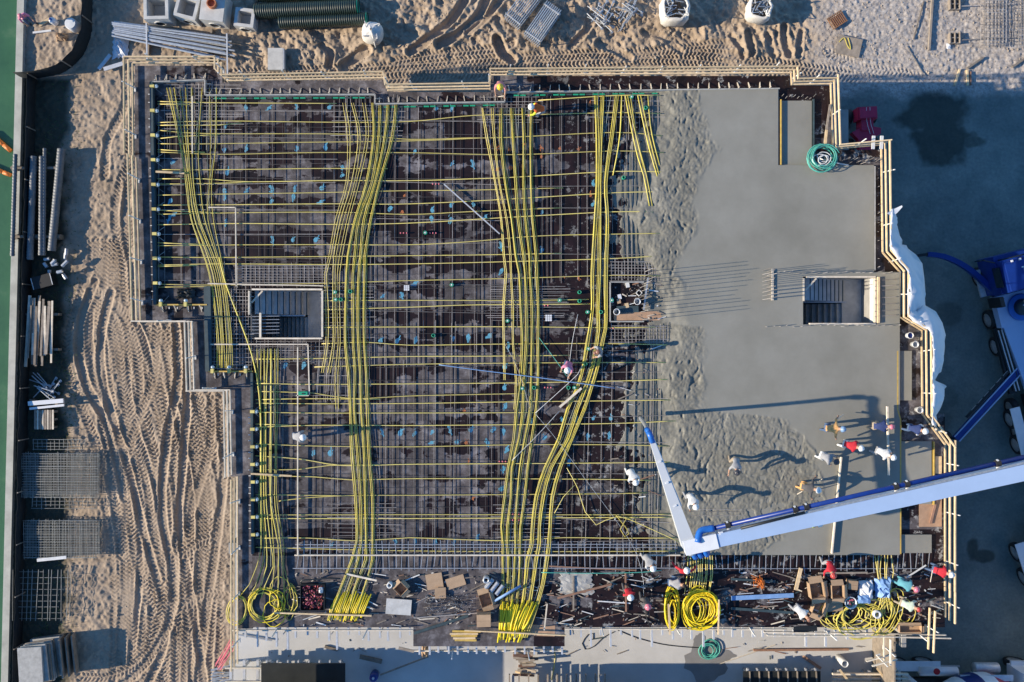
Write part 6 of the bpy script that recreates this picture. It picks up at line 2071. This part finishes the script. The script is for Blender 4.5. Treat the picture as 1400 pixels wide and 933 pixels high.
t = thing('plank_bundle', 'small bundle of yellow planks on the jutting deck', 'planks', W(636, 869, ZD))
for k in range(5):
    MB().box((rr.uniform(-.06, .06), -.2 + k * .1, .05 + .03 * (k % 2)), (1.1 + rr.uniform(-.2, .2), .09, .04), rr.uniform(-.03, .03)).build('plank', M['wood' if k % 2 else 'yellow_board'], t, world=False)
# loose timbers and boards of the strip
for x0, y0, x1, y1, dz, w, m, lab in (
    (762, 818, 836, 799, .18, .09, 'wood_red', 'long reddish plank slanting over the grey tarp'), (784, 788, 784, 833, .1, .07, 'wood_old', 'grey stud lying by the grey tarp'),
    (855, 783, 856, 836, .1, .07, 'wood_red', 'reddish stud beside the worker with red shoulders'), (745, 774, 870, 780, .1, .06, 'wood_red', 'long reddish strip along the bar stubs'),
    (817, 822, 862, 825, .06, .05, 'white_metal', 'pale metal strip before the reddish stud'), (748, 826, 744, 862, .3, .06, 'wood_pale', 'pale batten upright among the brush tails'),
    (1095, 777, 1088, 807, .2, .16, 'wood', 'thick tan post lying beside the open carton'), (1119, 784, 1186, 783, .12, .08, 'wood_old', 'dark board in the shade of the slab edge'),
    (1239, 790, 1266, 773, .2, .05, 'white_metal', 'pale pole pointing to the worker at the deck corner'), (983, 820, 982, 868, .4, .06, 'wood', 'tan batten standing past the big coil'),
    (914, 826, 916, 868, .45, .08, 'wood', 'tan batten through the narrow coil'), (976, 842, 990, 858, .15, .06, 'wood_old', 'short dark stick beside the big coil'),
    (566, 866, 640, 842, .05, .12, 'dark_form', 'dark board slanting towards the tall carton'), (566, 845, 655, 838, .08, .04, 'rebar', 'thin dark bar above the slanting board'),
    (1000, 792, 1060, 795, .05, .1, 'dark_form', 'dark board in the shade near the orange tangle'), (1000, 818, 1085, 814, .05, .2, 'bluefilm', 'bluish board in the shade near the orange tangle'), (1000, 832, 1085, 838, .05, .12, 'dark_form', 'dark shaded board beside the white-shirted worker'),
    (545, 886, 566, 891, -.4, .12, 'wood_old', 'short brown board at the jog of the lower rail'), (213, 235, 252, 237, .24, .09, 'wood', 'tan plank poking over the anchored edge form'), (343, 648, 399, 651, .26, .08, 'wood', 'tan plank poking over the pocket formers'),
    (765, 557, 795, 531, .24, .10, 'wood_pale', 'tan plank laid on the swinging tendons'), (1280, 684, 1272, 716, .08, .10, 'wood_red', 'reddish stud on the raw plywood sheet'),
    (1085, 861, 1117, 859, .04, .25, 'black', 'black slotted tray at the slab edge'), (880, 424, 886, 380, .2, .07, 'galv', 'steel bar along the boxed opening'), (1127, 196, 1135, 143, .2, .09, 'wood_old', 'weathered board leaning by the recessed balcony'),
    (1128, 202, 1130, 178, .3, .10, 'wood', 'short tan stud by the green hose coil'),
):
    plank(x0, y0, x1, y1, ZD + dz, w, .05, m, lab)
sheet(1272, 692, 1.05, 1.9, ZD + .03, 0.0, 'ply_bright', 'raw orange plywood sheet beside the slab under the boom', 'plywood_sheet', 'plywood', 0)
sheet(1283, 636, .3, .8, ZD + .05, 0.0, 'wood', 'tan plywood offcut by the guard rail under the boom', 'plywood_sheet', 'plywood', 0)
sheet(730, 862, 2.4, .5, ZD + .02, -0.04, 'ply_bright', 'raw plywood strip under the thick brush tails', 'plywood_sheet', 'plywood', 0)
crumple('tarp', 'grey tarp spread on the coil strip under the reddish plank', 'tarp', 787, 798, 24, 15, ZD + .02, .05, 'grey_form', 12, 10)
crumple('film_heap', 'crumpled white film heap beside the small closed carton', 'plastic film', 1183, 808, 11, 14, ZD + .02, .35, 'plastic_film', 14, 9)
crumple('film_heap', 'crumpled blue film heap beside the white one', 'plastic film', 1207, 803, 11, 15, ZD + .02, .45, 'bluefilm', 15, 9)
crumple('film_sheet', 'flat blue film scrap before the white film heap', 'plastic film', 1181, 820, 9, 6, ZD + .3, .08, 'bluefilm', 16, 6)
t = thing('parts_tub', 'round tub of multicoloured parts among the cartons', 'tub', W(1160, 822, ZD))
MB().lathe((0, 0, .02), [(.24, 0), (.28, .3), (.25, .3), (.22, .05)], 18).build('tub_wall', M['pvc'], t, True, world=False)
q = MB()
for k in range(60):
    q.mat(k % 4)
    a, r_ = rr.uniform(0, 6.3), rr.uniform(0, .2)
    q.box((r_ * math.cos(a), r_ * math.sin(a), rr.uniform(.1, .26)), (.07, .05, .05), rr.uniform(0, 3))
o = q.build('tub_parts', [M['green'], M['white_metal'], M['pink'], M['black']], t, world=False)
o['kind'] = 'stuff'
q = MB()
for k in range(26):
    p = W(1037 + rr.uniform(-5, 5), 796 + rr.uniform(-6, 6), ZD + rr.uniform(.05, .3))
    q.tube(cr([p, p + Vector((rr.uniform(-.2, .2), rr.uniform(-.2, .2), rr.uniform(0, .15))), p + Vector((rr.uniform(-.25, .25), rr.uniform(-.25, .25), rr.uniform(-.05, .1)))], .1), .016, 4)
o = q.build('cable_tangle', M['orange'])
tag(o, 'tangle of orange cable in the shade of the slab edge', 'cable tangle')
t = thing('box_out', 'square timber box-out with tools inside at the pour edge', 'box-out', W(858, 412, ZD))
for a_, b_ in (((834, 386), (880, 386)), ((834, 440), (880, 440)), ((834, 386), (834, 440))):
    MB().beam(W(*a_, ZD + .11), W(*b_, ZD + .11), .05, .2).build('side', M['grey_form'], t)
sheet(872, 433, 2.2, .42, ZD + .05, 0.04, 'ply_bright', 'reddish board bridging the box-out and the concrete', 'plywood_sheet', 'plywood', 0)
sheet(858, 423, 1.0, .3, ZD + .1, 0.02, 'dark_form', 'dark board inside the box-out', 'board', 'board', 0)
for cx, cy, lab in ((870, 413, 'white bucket in the box-out nearer the steel bar'), (842, 427, 'white bucket in the box-out corner over the reddish board'), (1247, 471, 'white bucket on the walkway under the sheeting'), (1253, 560, 'white bucket on the walkway behind the helmeted worker')):
    t = thing('bucket', lab, 'bucket', W(cx, cy, ZD))
    MB().lathe((0, 0, .01), [(.11, 0), (.145, .34), (.155, .36), (.13, .36), (.10, .04)], 18).build('wall', M['pvc'], t, True, world=False)
    MB().tube(cr([(-.14, 0, .36), (0, .1, .40), (.14, 0, .36)], .05), .008, 4).build('handle', M['galv'], t, world=False)
t = thing('bucket', 'blue-lined white bucket against the angled guard rail', 'bucket', W(1240, 459, ZD))
MB().lathe((0, 0, .01), [(.11, 0), (.145, .34), (.155, .36), (.13, .36)], 18, caps=False).build('wall', M['pvc'], t, True, world=False)
MB().lathe((0, 0, .25), [(.13, 0), (.12, .03)], 18).build('contents', M['blue'], t, world=False)
t = thing('crate', 'small white diamond-turned crate in the box-out', 'crate', W(873, 401, ZD), .78)
for cx, cy, sx, sy in ((0, .1, .22, .02), (0, -.1, .22, .02), (-.1, 0, .02, .2), (.1, 0, .02, .2)):
    MB().box((cx, cy, .1), (sx, sy, .2)).build('side', M['pvc'], t, world=False)
for cx, cy, m, lab in ((846, 412, 'cardboard', 'tan block in the box-out below the paper scrap'), (857, 418, 'wood', 'tan offcut in the box-out beside the bucket'), (847, 406, 'plastic_film', 'white paper scrap in the box-out'), (836, 411, 'plastic_film', 'white scrap at the box-out edge'), (858, 390, 'white_metal', 'white tool handle at the back of the box-out')):
    tag(MB().box(W(cx, cy, ZD + .06), (.16, .22, .1), .2).build('offcut', M[m]), lab, 'offcut')
for cx, cy, lab, s in ((556, 394, 'white grid tile on the deck by the S-curved bundle', 1.0), (750, 435, 'white grid tile on the black deck by the brush bundle', 1.2)):
    t = thing('grid_tile', lab, 'tile', W(cx, cy, ZD + .1))
    for i in range(3):
        for j in range(3):
            MB().box(((i - 1) * .085 * s, (j - 1) * .085 * s, .03), (.07 * s, .07 * s, .05)).build('cell', M['white_paint'], t, world=False)
t = thing('tool_box', 'small bright green tool box lying on the deck', 'tool box', W(415, 538, ZD + .1))
MB().box((0, 0, .08), (.42, .18, .16)).build('body', M['green'], t, world=False)
MB().box((0.02, 0, .175), (.12, .05, .03)).build('handle', M['black'], t, world=False)

# sleeves, caps and paint on the deck
SL = MB().lathe((0, 0, 0), [(.085, 0), (.085, .22), (.06, .22), (.06, .1)], 14)
SLm = SL.mesh('sleeve_wall', M['green'], True)
SCm = MB().lathe((0, 0, .12), [(.058, 0), (.058, .08), (.02, .1)], 12).mesh('sleeve_cap', M['pvc'], True)
for k, (cx, cy) in enumerate(((459, 400), (480, 399), (460, 410), (467, 410), (618, 390), (593, 459), (694, 439), (792, 400), (765, 411), (792, 412), (803, 427), (821, 427), (804, 477), (730, 530), (714, 531), (777, 530), (785, 530), (852, 244), (863, 134), (882, 149), (582, 319), (800, 498), (836, 411))):
    near = 'near the stairwell' if cx < 500 else 'in the middle of the deck' if cx < 700 else 'beside the fresh concrete' if cx > 845 else 'between the brush bundle and the pour'
    t = thing('pipe_sleeve', 'round green pipe sleeve standing on the deck ' + near, 'pipe sleeve', W(cx, cy, ZD + 0.005), 0, 'green pipe sleeves ' + near)
    inst('sleeve_wall', SLm, t)
    if k % 2 == 0:
        inst('sleeve_cap', SCm, t)
DOT = MB().lathe((0, 0, 0), [(.035, 0), (.04, .05), (.02, .09)], 8).mesh('marker_cap', M['pink'], True)
for k, (x0, y0, n) in enumerate(((592, 252, 3), (588, 319, 3), (745, 418, 2), (830, 449, 3), (745, 530, 3), (683, 631, 3), (697, 703, 4), (697, 711, 4), (830, 449, 2), (548, 319, 3))):
    for j in range(n):
        o = inst('marker_cap', DOT, None, W(x0 + j * 4.2, y0, ZD + .06))
        tag(o, 'tiny pink marker cap on a bar end over the deck', 'marker cap', 'pink marker caps')

MK = []
rr = random.Random(70)
for v in range(7):
    for mm in ('cyan', 'orange_spray'):
        q = MB()
        for k in range(rr.randint(4, 7)):
            a = rr.uniform(0, PI)
            x, y = rr.uniform(-.11, .11), rr.uniform(-.15, .15)
            q.box((x, y, 0.0012 * k), (rr.uniform(.10, .22), rr.uniform(.025, .06), .001), a)
        q.lathe((rr.uniform(-.03, .03), rr.uniform(-.03, .03), -0.001), [(.10 + rr.uniform(-.03, .03), 0), (.08, .001)], 9)
        MK.append((mm, q.mesh('paint_mark', M[mm])))
BL = [(336, 146), (368, 148), (405, 147), (450, 148), (308, 174), (597, 149), (618, 149), (308, 204), (337, 203), (405, 204), (445, 202), (310, 237), (469, 230), (468, 240), (307, 262), (337, 260), (372, 260), (403, 260), (439, 258), (308, 270), (372, 275),
      (402, 268), (438, 275), (372, 329), (400, 329), (431, 329), (308, 306), (533, 285), (568, 207), (618, 224), (646, 225), (591, 287), (617, 281), (648, 280), (616, 300), (590, 298), (664, 296), (685, 338), (811, 251), (809, 281), (740, 290), (740, 342), (686, 370),
      (523, 404), (549, 404), (520, 466), (543, 466), (568, 466), (619, 462), (641, 460), (670, 458), (694, 475), (690, 502), (690, 530), (691, 557), (391, 499), (417, 499), (568, 388), (523, 592), (547, 592), (451, 620), (428, 620), (567, 592), (592, 590), (591, 605),
      (615, 590), (625, 605), (643, 588), (667, 605), (675, 587), (690, 588), (692, 614), (687, 643), (686, 670), (727, 578), (768, 574), (744, 597), (805, 596), (775, 603), (786, 574), (812, 573), (834, 572), (832, 597), (777, 630), (568, 741), (594, 741), (621, 741), (653, 736), (453, 745), (540, 740), (236, 222), (234, 275), (238, 293), (230, 300)]
OR_ = [(680, 202), (697, 204), (716, 197), (680, 232), (698, 229), (714, 228), (740, 202), (765, 203), (792, 204), (740, 214), (553, 268), (550, 290), (807, 266), (770, 378), (791, 380), (638, 605), (641, 630), (646, 682), (635, 561), (806, 142)]
cy_m = [m for k, m in MK if k == 'cyan']
or_m = [m for k, m in MK if k != 'cyan']
for k, (x, y) in enumerate(BL):
    inst('paint_mark', cy_m[k % 7], deck, W(x + RN.uniform(-1, 1), y + RN.uniform(-1, 1), ZD + 0.006) - Vector(deck.location), (0, 0, RN.uniform(-.4, .4)), (RN.uniform(.6, 1.0), RN.uniform(.7, 1.3), 1))
for k, (x, y) in enumerate(OR_):
    inst('paint_mark', or_m[k % 7], deck, W(x, y, ZD + 0.006) - Vector(deck.location), (0, 0, RN.uniform(-.4, .4)), (RN.uniform(.5, .8), RN.uniform(.5, .9), 1))

crumple('cable_sack', 'dark bulging sack on the deck by the corner anchors', 'sack', 254, 402, 13, 7, ZD + .05, .25, 'black', 31, 9)

# straightedges, lines and hoses lying over the bars
plank(607, 252, 683, 320, ZD + 0.22, .05, .06, 'alu', 'aluminium straightedge lying slantwise on the deck', 'straightedge', 'straightedge')
for pts, r, m, lab in (([(600, 499), (660, 507), (740, 517), (840, 531)], .022, 'bluefilm', 'thin blue hose stretched across the deck'), ([(732, 565), (790, 512), (796, 500)], .014, 'white_metal', 'thin white line by the pink-shirted worker'),
                       ([(732, 566), (760, 600), (800, 655), (860, 738), (878, 785), (880, 815)], .010, 'galv', 'long thin pale line crossing to the coil strip'), ([(700, 630), (735, 595), (765, 562)], .014, 'alu', 'thin grey rod beside the tan plank'),
                       ([(690, 470), (708, 505), (725, 560)], .012, 'rebar', 'thin dark wire over the brush bundle'), ([(790, 430), (782, 470), (776, 520)], .012, 'white_metal', 'thin pale wire by the swinging bundle'),
                       ([(737, 462), (765, 500), (775, 515)], .014, 'greenhose', 'thin green cord near the pink-shirted worker'), ([(740, 783), (800, 784), (870, 783), (905, 780)], .02, 'greenhose', 'straight green cord along the bar stubs'), ([(884, 830), (883, 842), (889, 858)], .03, 'rubber', 'short black hose by the pink helmet'),
                       ([(1120, 217), (1148, 224), (1160, 226)], .03, 'pvc', 'white tube end trailing from the hose coil')):
    tag(MB().tube(cr([W(x, y, ZD + 0.2) for x, y in pts], .3), r, 5).build('line', M[m], None, True), lab, 'line')

# finishing tools on the slab
plank(1150, 625, 1137, 757, ZS + .10, .06, .13, 'wood_pale', 'long pale screed board standing on the fresh slab', 'screed_board', 'screed')
t = thing('roller_screed', 'pale straightedge held above the slab edge by the finishing crew', 'screed', W(1214, 605, ZS))
MB().beam(W(1213, 556, ZS + .24), W(1215, 650, ZS + .24), .07, .1).build('board', M['wood_pale'], t)
MB().beam(W(1214, 580, ZS + .12), W(1214, 583, ZS + .12), .05, .24).build('foot', M['wood_pale'], t)
MB().beam(W(1215, 640, ZS + .12), W(1215, 643, ZS + .12), .05, .24).build('foot', M['wood_pale'], t)

# uncountable small litter on the working strip, and clods on the sand
q = MB()
rr = random.Random(81)
for k in range(830):
    if k < 700:
        x, y, z = rr.uniform(400, 1285), rr.uniform(782, 856), ZD + 0.02
    elif k < 800:
        x, y, z = rr.uniform(840, 905), rr.uniform(385, 440) if rr.random() < .5 else rr.uniform(470, 740), ZD + 0.04
    else:
        x, y, z = rr.uniform(345, 1190), rr.uniform(868, 900), ZL + 0.012
    q.mat(rr.choice((0, 0, 1, 2, 3, 4, 5)))
    L = rr.choice((.06, .09, .14, .3, .6)) * rr.uniform(.7, 1.3)
    p = W(x, y, z)
    q.box(p + Vector((0, 0, rr.uniform(0, .05))), (L, rr.uniform(.02, .06), .02), rr.uniform(-.5, .5) if L > .2 else rr.uniform(0, 3), 0, rr.uniform(-.1, .1))
o = q.build('litter', [M['wood_old'], M['wood_pale'], M['rebar'], M['dark_form'], M['white_metal'], M['wood_red']])
o['kind'] = 'stuff'
tag(o, 'fine scattered litter of sticks and scraps over the coil strip', 'litter')
q = MB()
for k in range(2600):
    u = rr.random()
    if u < .45:
        x, y = rr.uniform(330, 1150), rr.uniform(-5, 92)
    elif u < .7:
        x, y = rr.uniform(1120, 1405), rr.uniform(-5, 116)
    else:
        x, y = rr.uniform(95, 320), rr.uniform(100, 935)
        if x > 175 and y < 440 or x > 255 and y < 535:
            continue
    p = W(x, y, 0)
    i, j = int(np.searchsorted(gx, p.x)), int(np.searchsorted(gy, p.y))
    s = rr.choice((.02, .025, .03, .04, .06)) * rr.uniform(.7, 1.3)
    zc = float(GZ[min(j, GZ.shape[0] - 1), min(i, GZ.shape[1] - 1)])
    vs = [p + Vector((rr.uniform(.7, 1.2) * s * dx, rr.uniform(.7, 1.2) * s * dy, zc + s * dz)) for dx, dy, dz in ((1, 0, .1), (0, 1, .1), (-1, 0, .1), (0, -1, .1), (.1, .1, .9))]
    q.add(vs, [(0, 1, 4), (1, 2, 4), (2, 3, 4), (3, 0, 4)])
o = q.build('clods', mat('dry_clod', (0.42, 0.35, 0.28), 0.95, var=0.3, scale=3))
o['kind'] = 'stuff'
tag(o, 'small clods and stones scattered over the sand and gravel', 'clods')
# ------------------------------------------------------------------ people
def shade_mat(name, c, rough=0.8):
    return mat('cloth_' + name, c, rough, var=0.22, scale=6, bump=0.3, bscale=18)


CL = {k: shade_mat(k, v) for k, v in dict(white=(.68, .68, .66), grey=(.33, .33, .34), dgrey=(.10, .095, .095), navy=(.02, .04, .14), red=(.55, .02, .035), pink=(.66, .26, .25), orange=(.72, .13, .02), hivis=(.62, .70, .05), teal=(.10, .32, .38), jeans=(.07, .12, .22), khaki=(.36, .29, .21),
                                        brown=(.16, .09, .06), palegrn=(.52, .60, .48), magenta=(.66, .22, .34), tanorange=(.70, .38, .14), black=(.02, .02, .02)).items()}
HM = {k: mat('helmet_' + k, v, 0.3, var=0.08) for k, v in dict(white=(.80, .80, .78), yellow=(.75, .55, .05), pink=(.70, .20, .26), blue=(.25, .38, .55), dark=(.05, .05, .06), red=(.45, .06, .05), brown=(.25, .12, .08)).items()}
BOOT = mat('boot_leather', (.05, .035, .025), .7)


def rotv(p, a, piv):
    """pitch forward about Y at pivot"""
    x, z = p[0] - piv[0], p[2] - piv[2]
    c, s = math.cos(a), math.sin(a)
    return Vector((piv[0] + x * c + z * s, p[1], piv[2] - x * s + z * c))


def person(px, py, z, face, bend, shirt, pants, helmet, label, reach=0.6, crouch=0.0, vest=None, stride=0.12, head='hat', arm_sp=0.0, sleeves=None):
    rr = random.Random(int(px * 7 + py))
    a = rad(bend)
    drop = 0.42 * crouch
    ph = 0.93 - drop - 0.06 * (bend / 70.0)
    back = -0.16 * math.sin(a)
    piv = Vector((back, 0, ph))
    V, E, Rd, seg = [], [], [], []

    def add(p, r, parent=None, tagn=''):
        V.append(Vector(p))
        Rd.append(r)
        if parent is not None:
            E.append((parent, len(V) - 1))
            seg.append(tagn)
        return len(V) - 1

    T = lambda x, y, zz: rotv(Vector((back + x, y, ph + zz)), a, piv)
    pel = add(piv, (.135, .125))
    sp = add(T(-.01, 0, .2), (.13, .12), pel, 'torso')
    ch = add(T(0, 0, .40), (.165, .13), sp, 'torso')
    nk = add(T(.015, 0, .55), (.06, .06), ch, 'torso')
    tilt = a * 0.55
    hb = T(.02, 0, .60)
    hd = Vector((math.sin(tilt * .8), 0, math.cos(tilt * .8)))
    h1 = add(hb + hd * .07, (.082, .078), nk, 'head')
    h2 = add(hb + hd * .16, (.098, .085), h1, 'head')
    h3 = add(hb + hd * .235, (.065, .06), h2, 'head')
    hands = []
    for s in (-1, 1):
        sh = add(T(0, s * .185, .44), (.075, .07), ch, 'torso')
        shp = V[sh]
        f = reach + rr.uniform(-.2, .2)
        el = shp + Vector((.27 * math.sin(f * .6), s * (.05 + arm_sp * .2), -.27 * math.cos(f * .6)))
        wr = el + Vector((.25 * math.sin(f), s * (-.03 + arm_sp * .15), -.25 * math.cos(f)))
        if wr.z < .12:
            wr.z = .12
        e_ = add(el, (.052, .05), sh, 'arm')
        w_ = add(wr, (.036, .034), e_, 'fore')
        hands.append((wr, (wr - el).normalized(), s))
    for s in (-1, 1):
        st = stride * s
        hp = add((back * .8, s * .10, ph - .03), (.10, .095), pel, 'leg')
        ank = Vector((st, s * .13, .10))
        mid = (V[hp] + ank) / 2
        L2 = .44
        d = (V[hp] - ank).length / 2
        off = math.sqrt(max(0.0004, L2 * L2 - d * d)) if d < L2 else .02
        kn = add(mid + Vector((min(off, .4), s * .02, 0)), (.065, .065), hp, 'leg')
        an = add(ank, (.05, .05), kn, 'leg')
        he = add(ank + Vector((.03, 0, -.05)), (.05, .045), an, 'boot')
        add(ank + Vector((.17, s * .015, -.06)), (.045, .035), he, 'boot')
    me = bpy.data.meshes.new('body')
    me.from_pydata([tuple(v) for v in V], E, [])
    ob = bpy.data.objects.new('person_tmp', me)
    COL.objects.link(ob)
    sk = ob.modifiers.new('skin', 'SKIN')
    sv = me.skin_vertices[0].data
    for i, r in enumerate(Rd):
        sv[i].radius = r
        sv[i].use_root = (i == 0)
    sb = ob.modifiers.new('sub', 'SUBSURF')
    sb.levels = 1
    sb.render_levels = 1
    dg = bpy.context.evaluated_depsgraph_get()
    ev = ob.evaluated_get(dg)
    em = ev.to_mesh()
    vs = [v.co.copy() for v in em.vertices]
    fs = [tuple(p.vertices) for p in em.polygons]
    ev.to_mesh_clear()
    bpy.data.objects.remove(ob)
    bpy.data.meshes.remove(me)
    mats = [CL[shirt], CL[sleeves or shirt], M['skin'], CL[pants], BOOT, CL[vest or shirt], M['hair']]
    mi = []
    for f_ in fs:
        c = sum((vs[i] for i in f_), Vector()) / len(f_)
        best, bt_ = 9, 'torso'
        for (i, j), tg in zip(E, seg):
            p, q = V[i], V[j]
            d = q - p
            t_ = max(0, min(1, (c - p).dot(d) / max(1e-9, d.length_squared)))
            dist = (c - p - d * t_).length - (Rd[i][0] * (1 - t_) + Rd[j][0] * t_) * .9
            if dist < best:
                best, bt_ = dist, tg
        mi.append({'torso': 5 if vest else 0, 'arm': 1, 'fore': 2 if rr.random() < 2 and (sleeves is None) else 1, 'head': 2, 'leg': 3, 'boot': 4}[bt_])
    q = MB()
    q.v = [tuple(v) for v in vs]
    q.f = fs
    q.m = mi
    # palms and fingers
    q.mat(2)
    for wr, d, s in hands:
        side = d.cross(Vector((0, 0, 1)))
        if side.length < .1:
            side = Vector((0, 1, 0))
        side.normalize()
        pc = wr + d * .05
        q.tube([wr, pc + d * .035], .034, 6, r1=.038)
        for k in range(4):
            b0 = pc + d * .03 + side * (-.03 + k * .02)
            Lf = (.062, .075, .07, .055)[k]
            b1 = b0 + d * Lf * .55
            q.tube([b0, b1, b1 + (d * .6 + Vector((.3, 0, -.5))).normalized() * Lf * .5], .0095, 5, r1=.007)
        b0 = pc - side * .03 * s
        q.tube([b0, b0 + d * .03 - side * .03 * s, b0 + d * .065 - side * .032 * s], .011, 5, r1=.008)
    # nose, ears, eyes
    fw = Vector((hd.z, 0, -hd.x))
    hc = hb + hd * .14
    q.lathe(hc + fw * .085 - hd * .005, [(.018, 0), (.012, .025), (.003, .03)], 6, fw)
    for s in (-1, 1):
        q.box(hc + Vector((0, s * .092, 0)), (.035, .014, .05))
        q.mat(6)
        q.box(hc + fw * .088 + Vector((0, s * .035, 0)) + hd * .03, (.012, .02, .012))
        q.mat(2)
    q.mat(6)
    q.lathe(hb + hd * .15 - fw * .012, [(.100, .02), (.101, .06), (.075, .105), (.02, .12)], 12, hd)
    p0 = W(px, py, z + (1.25 if bend < 25 else 0.95))
    p0.z = z
    t = thing('person', label, 'person', p0 - Matrix.Rotation(rad(face), 3, 'Z') @ Vector((0.12 * math.sin(a), 0, 0)), rad(face))
    t.scale = (1.0, 1.0, 1.0)
    q.build('body', mats, t, True, world=False)
    if helmet:
        hq = MB()
        top = hb + hd * .155
        if head == 'hat':
            hq.lathe(top, [(.150, .012), (.152, .022), (.128, .03), (.126, .07), (.105, .115), (.06, .14), (.015, .147)], 18, hd)
            hq.box(top + hd * .135, (.18, .03, .02), 0, 0, tilt * .8)
            nm = 'hard_hat'
        else:
            hq.lathe(top, [(.115, .01), (.117, .05), (.095, .10), (.05, .125), (.01, .13)], 16, hd)
            hq.box(top + fw * .15 + hd * .02, (.13, .15, .012), 0, 0, tilt * .8)
            nm = 'cap'
        hq.build(nm, HM[helmet], t, True, world=False)
    return t


person(684, 117, ZD, 270, 35, 'pink', 'jeans', 'yellow', 'person in salmon shirt and yellow hat bending at the form corner', .9)
person(737, 149, ZD, 180, 60, 'orange', 'grey', 'white', 'person in bright orange vest stooping over the tendons', .7, 0, 'orange', sleeves='hivis')
person(777, 500, ZD, 250, 30, 'magenta', 'jeans', 'white', 'person in pink shirt and white hard hat on the open deck', .8)
person(820, 480, ZD, 200, 15, 'grey', 'dgrey', 'brown', 'person in grey with a brown cap beside the swinging tendons', .5, head='cap')
person(407, 597, ZD, 0, 55, 'grey', 'jeans', 'white', 'person in grey stooping alone on the lower deck', .8)
person(864, 649, ZD + .03, 290, 45, 'white', 'white', 'white', 'person in all white stooping by the boom tip hose', .7, sleeves='white')
person(1006, 634, ZS, 262, 55, 'grey', 'khaki', 'dark', 'person in grey shirt bent double on the fresh concrete', .9)
person(945, 682, ZS, 290, 45, 'white', 'grey', 'white', 'person in white and grey with gloves between boom arm and stooping man', .9, sleeves='white')
person(1104, 667, ZS, 350, 65, 'dgrey', 'tanorange', 'white', 'person in dark shirt and orange trousers raking the slab beside the boom', .8, arm_sp=.8)
person(1137, 586, ZS, 0, 60, 'tanorange', 'jeans', 'blue', 'person in tan-orange shirt and grey-blue hat smoothing concrete', .6, arm_sp=.8)
person(1203, 583, ZS, 0, 65, 'navy', 'khaki', 'pink', 'person in navy shirt and pink cap pulling the straightedge', .6, sleeves='navy', head='cap')
person(1249, 586, ZD, 345, 40, 'navy', 'jeans', 'white', 'person in dark top and white hard hat behind the slab edge', .8, sleeves='white')
person(1162, 609, ZS, 345, 60, 'red', 'white', 'white', 'person in bright red shirt and white hard hat on the slab', .7, sleeves='red')
person(1207, 619, ZS, 332, 65, 'white', 'grey', 'white', 'person in white shirt and grey trousers at the straightedge', .7, sleeves='white')
person(1131, 626, ZS, 335, 60, 'grey', 'white', 'dark', 'person in grey shirt and white trousers kneeling by the screed board', .8, .35, sleeves='grey')
person(1106, 712, ZS, 350, 50, 'hivis', 'grey', 'white', 'person in lime vest partly hidden below the boom', .7)
person(886, 766, ZD, 300, 45, 'grey', 'grey', 'white', 'person in pale clothes stooping at the bar stubs beside the boom elbow', .8, sleeves='white')
person(936, 782, ZD, 80, 20, 'red', 'dgrey', 'white', 'person in red shirt and white hard hat above the narrow coil', .7, arm_sp=1.0, sleeves='red')
person(923, 799, ZD, 0, 60, 'grey', 'jeans', None, 'person in grey top with lime back crouching at the narrow coil', .7, .3, 'grey')
person(860, 811, ZD, 280, 10, 'red', 'dgrey', 'white', 'person with red shoulders under a white hard hat on the coil strip', .4)
person(884, 824, ZD, 270, 8, 'dgrey', 'dgrey', 'pink', 'person in dark clothes under a pink hard hat on the coil strip', .3)
person(1134, 774, ZD, 270, 45, 'red', 'grey', 'red', 'person in red shirt bending at the slab edge above the cartons', .9, sleeves='red')
person(1094, 836, ZD, 318, 60, 'white', 'grey', 'brown', 'person in white shirt leaning towards the cup carton', .9, head='cap')
person(1284, 781, ZD, 350, 55, 'red', 'jeans', 'white', 'person in red shirt and white hard hat leaning out at the deck corner', .6)
person(1240, 827, ZD, 345, 55, 'palegrn', 'khaki', 'red', 'person in pale green shirt and red cap sorting the yellow cable', .8, head='cap', sleeves='palegrn')
person(1237, 799, ZD, 340, 55, 'teal', 'teal', 'pink', 'person in teal top and pink hard hat beside the blue film', .7)
person(33, 24, 0.0, 315, 30, 'magenta', 'jeans', 'pink', 'person in pink shirt standing at the canal wall', .6, head='cap')

# hand tools held by the crew
for x0, y0, z0, x1, y1, z1, r, lab in ((1140, 577, 1.0, 1153, 567, .3, .018, 'thin pale tool handle held by the person in tan-orange'), (1090, 676, .4, 1097, 672, .9, .02, 'short trowel handle by the person in orange trousers'), (1119, 660, .5, 1124, 655, .9, .02, 'pale float handle behind the person in dark shirt'),
                                     (950, 676, .1, 955, 690, .9, .018, 'shovel handle held by the person in white and grey'), (1272, 796, .9, 1275, 780, 1.0, .018, 'pale stick held at the deck corner')):
    tag(MB().tube([W(x0, y0, ZS + z0), W(x1, y1, ZS + z1)], r, 6).build('trowel_pole', M['wood_pale']), lab, 'tool')
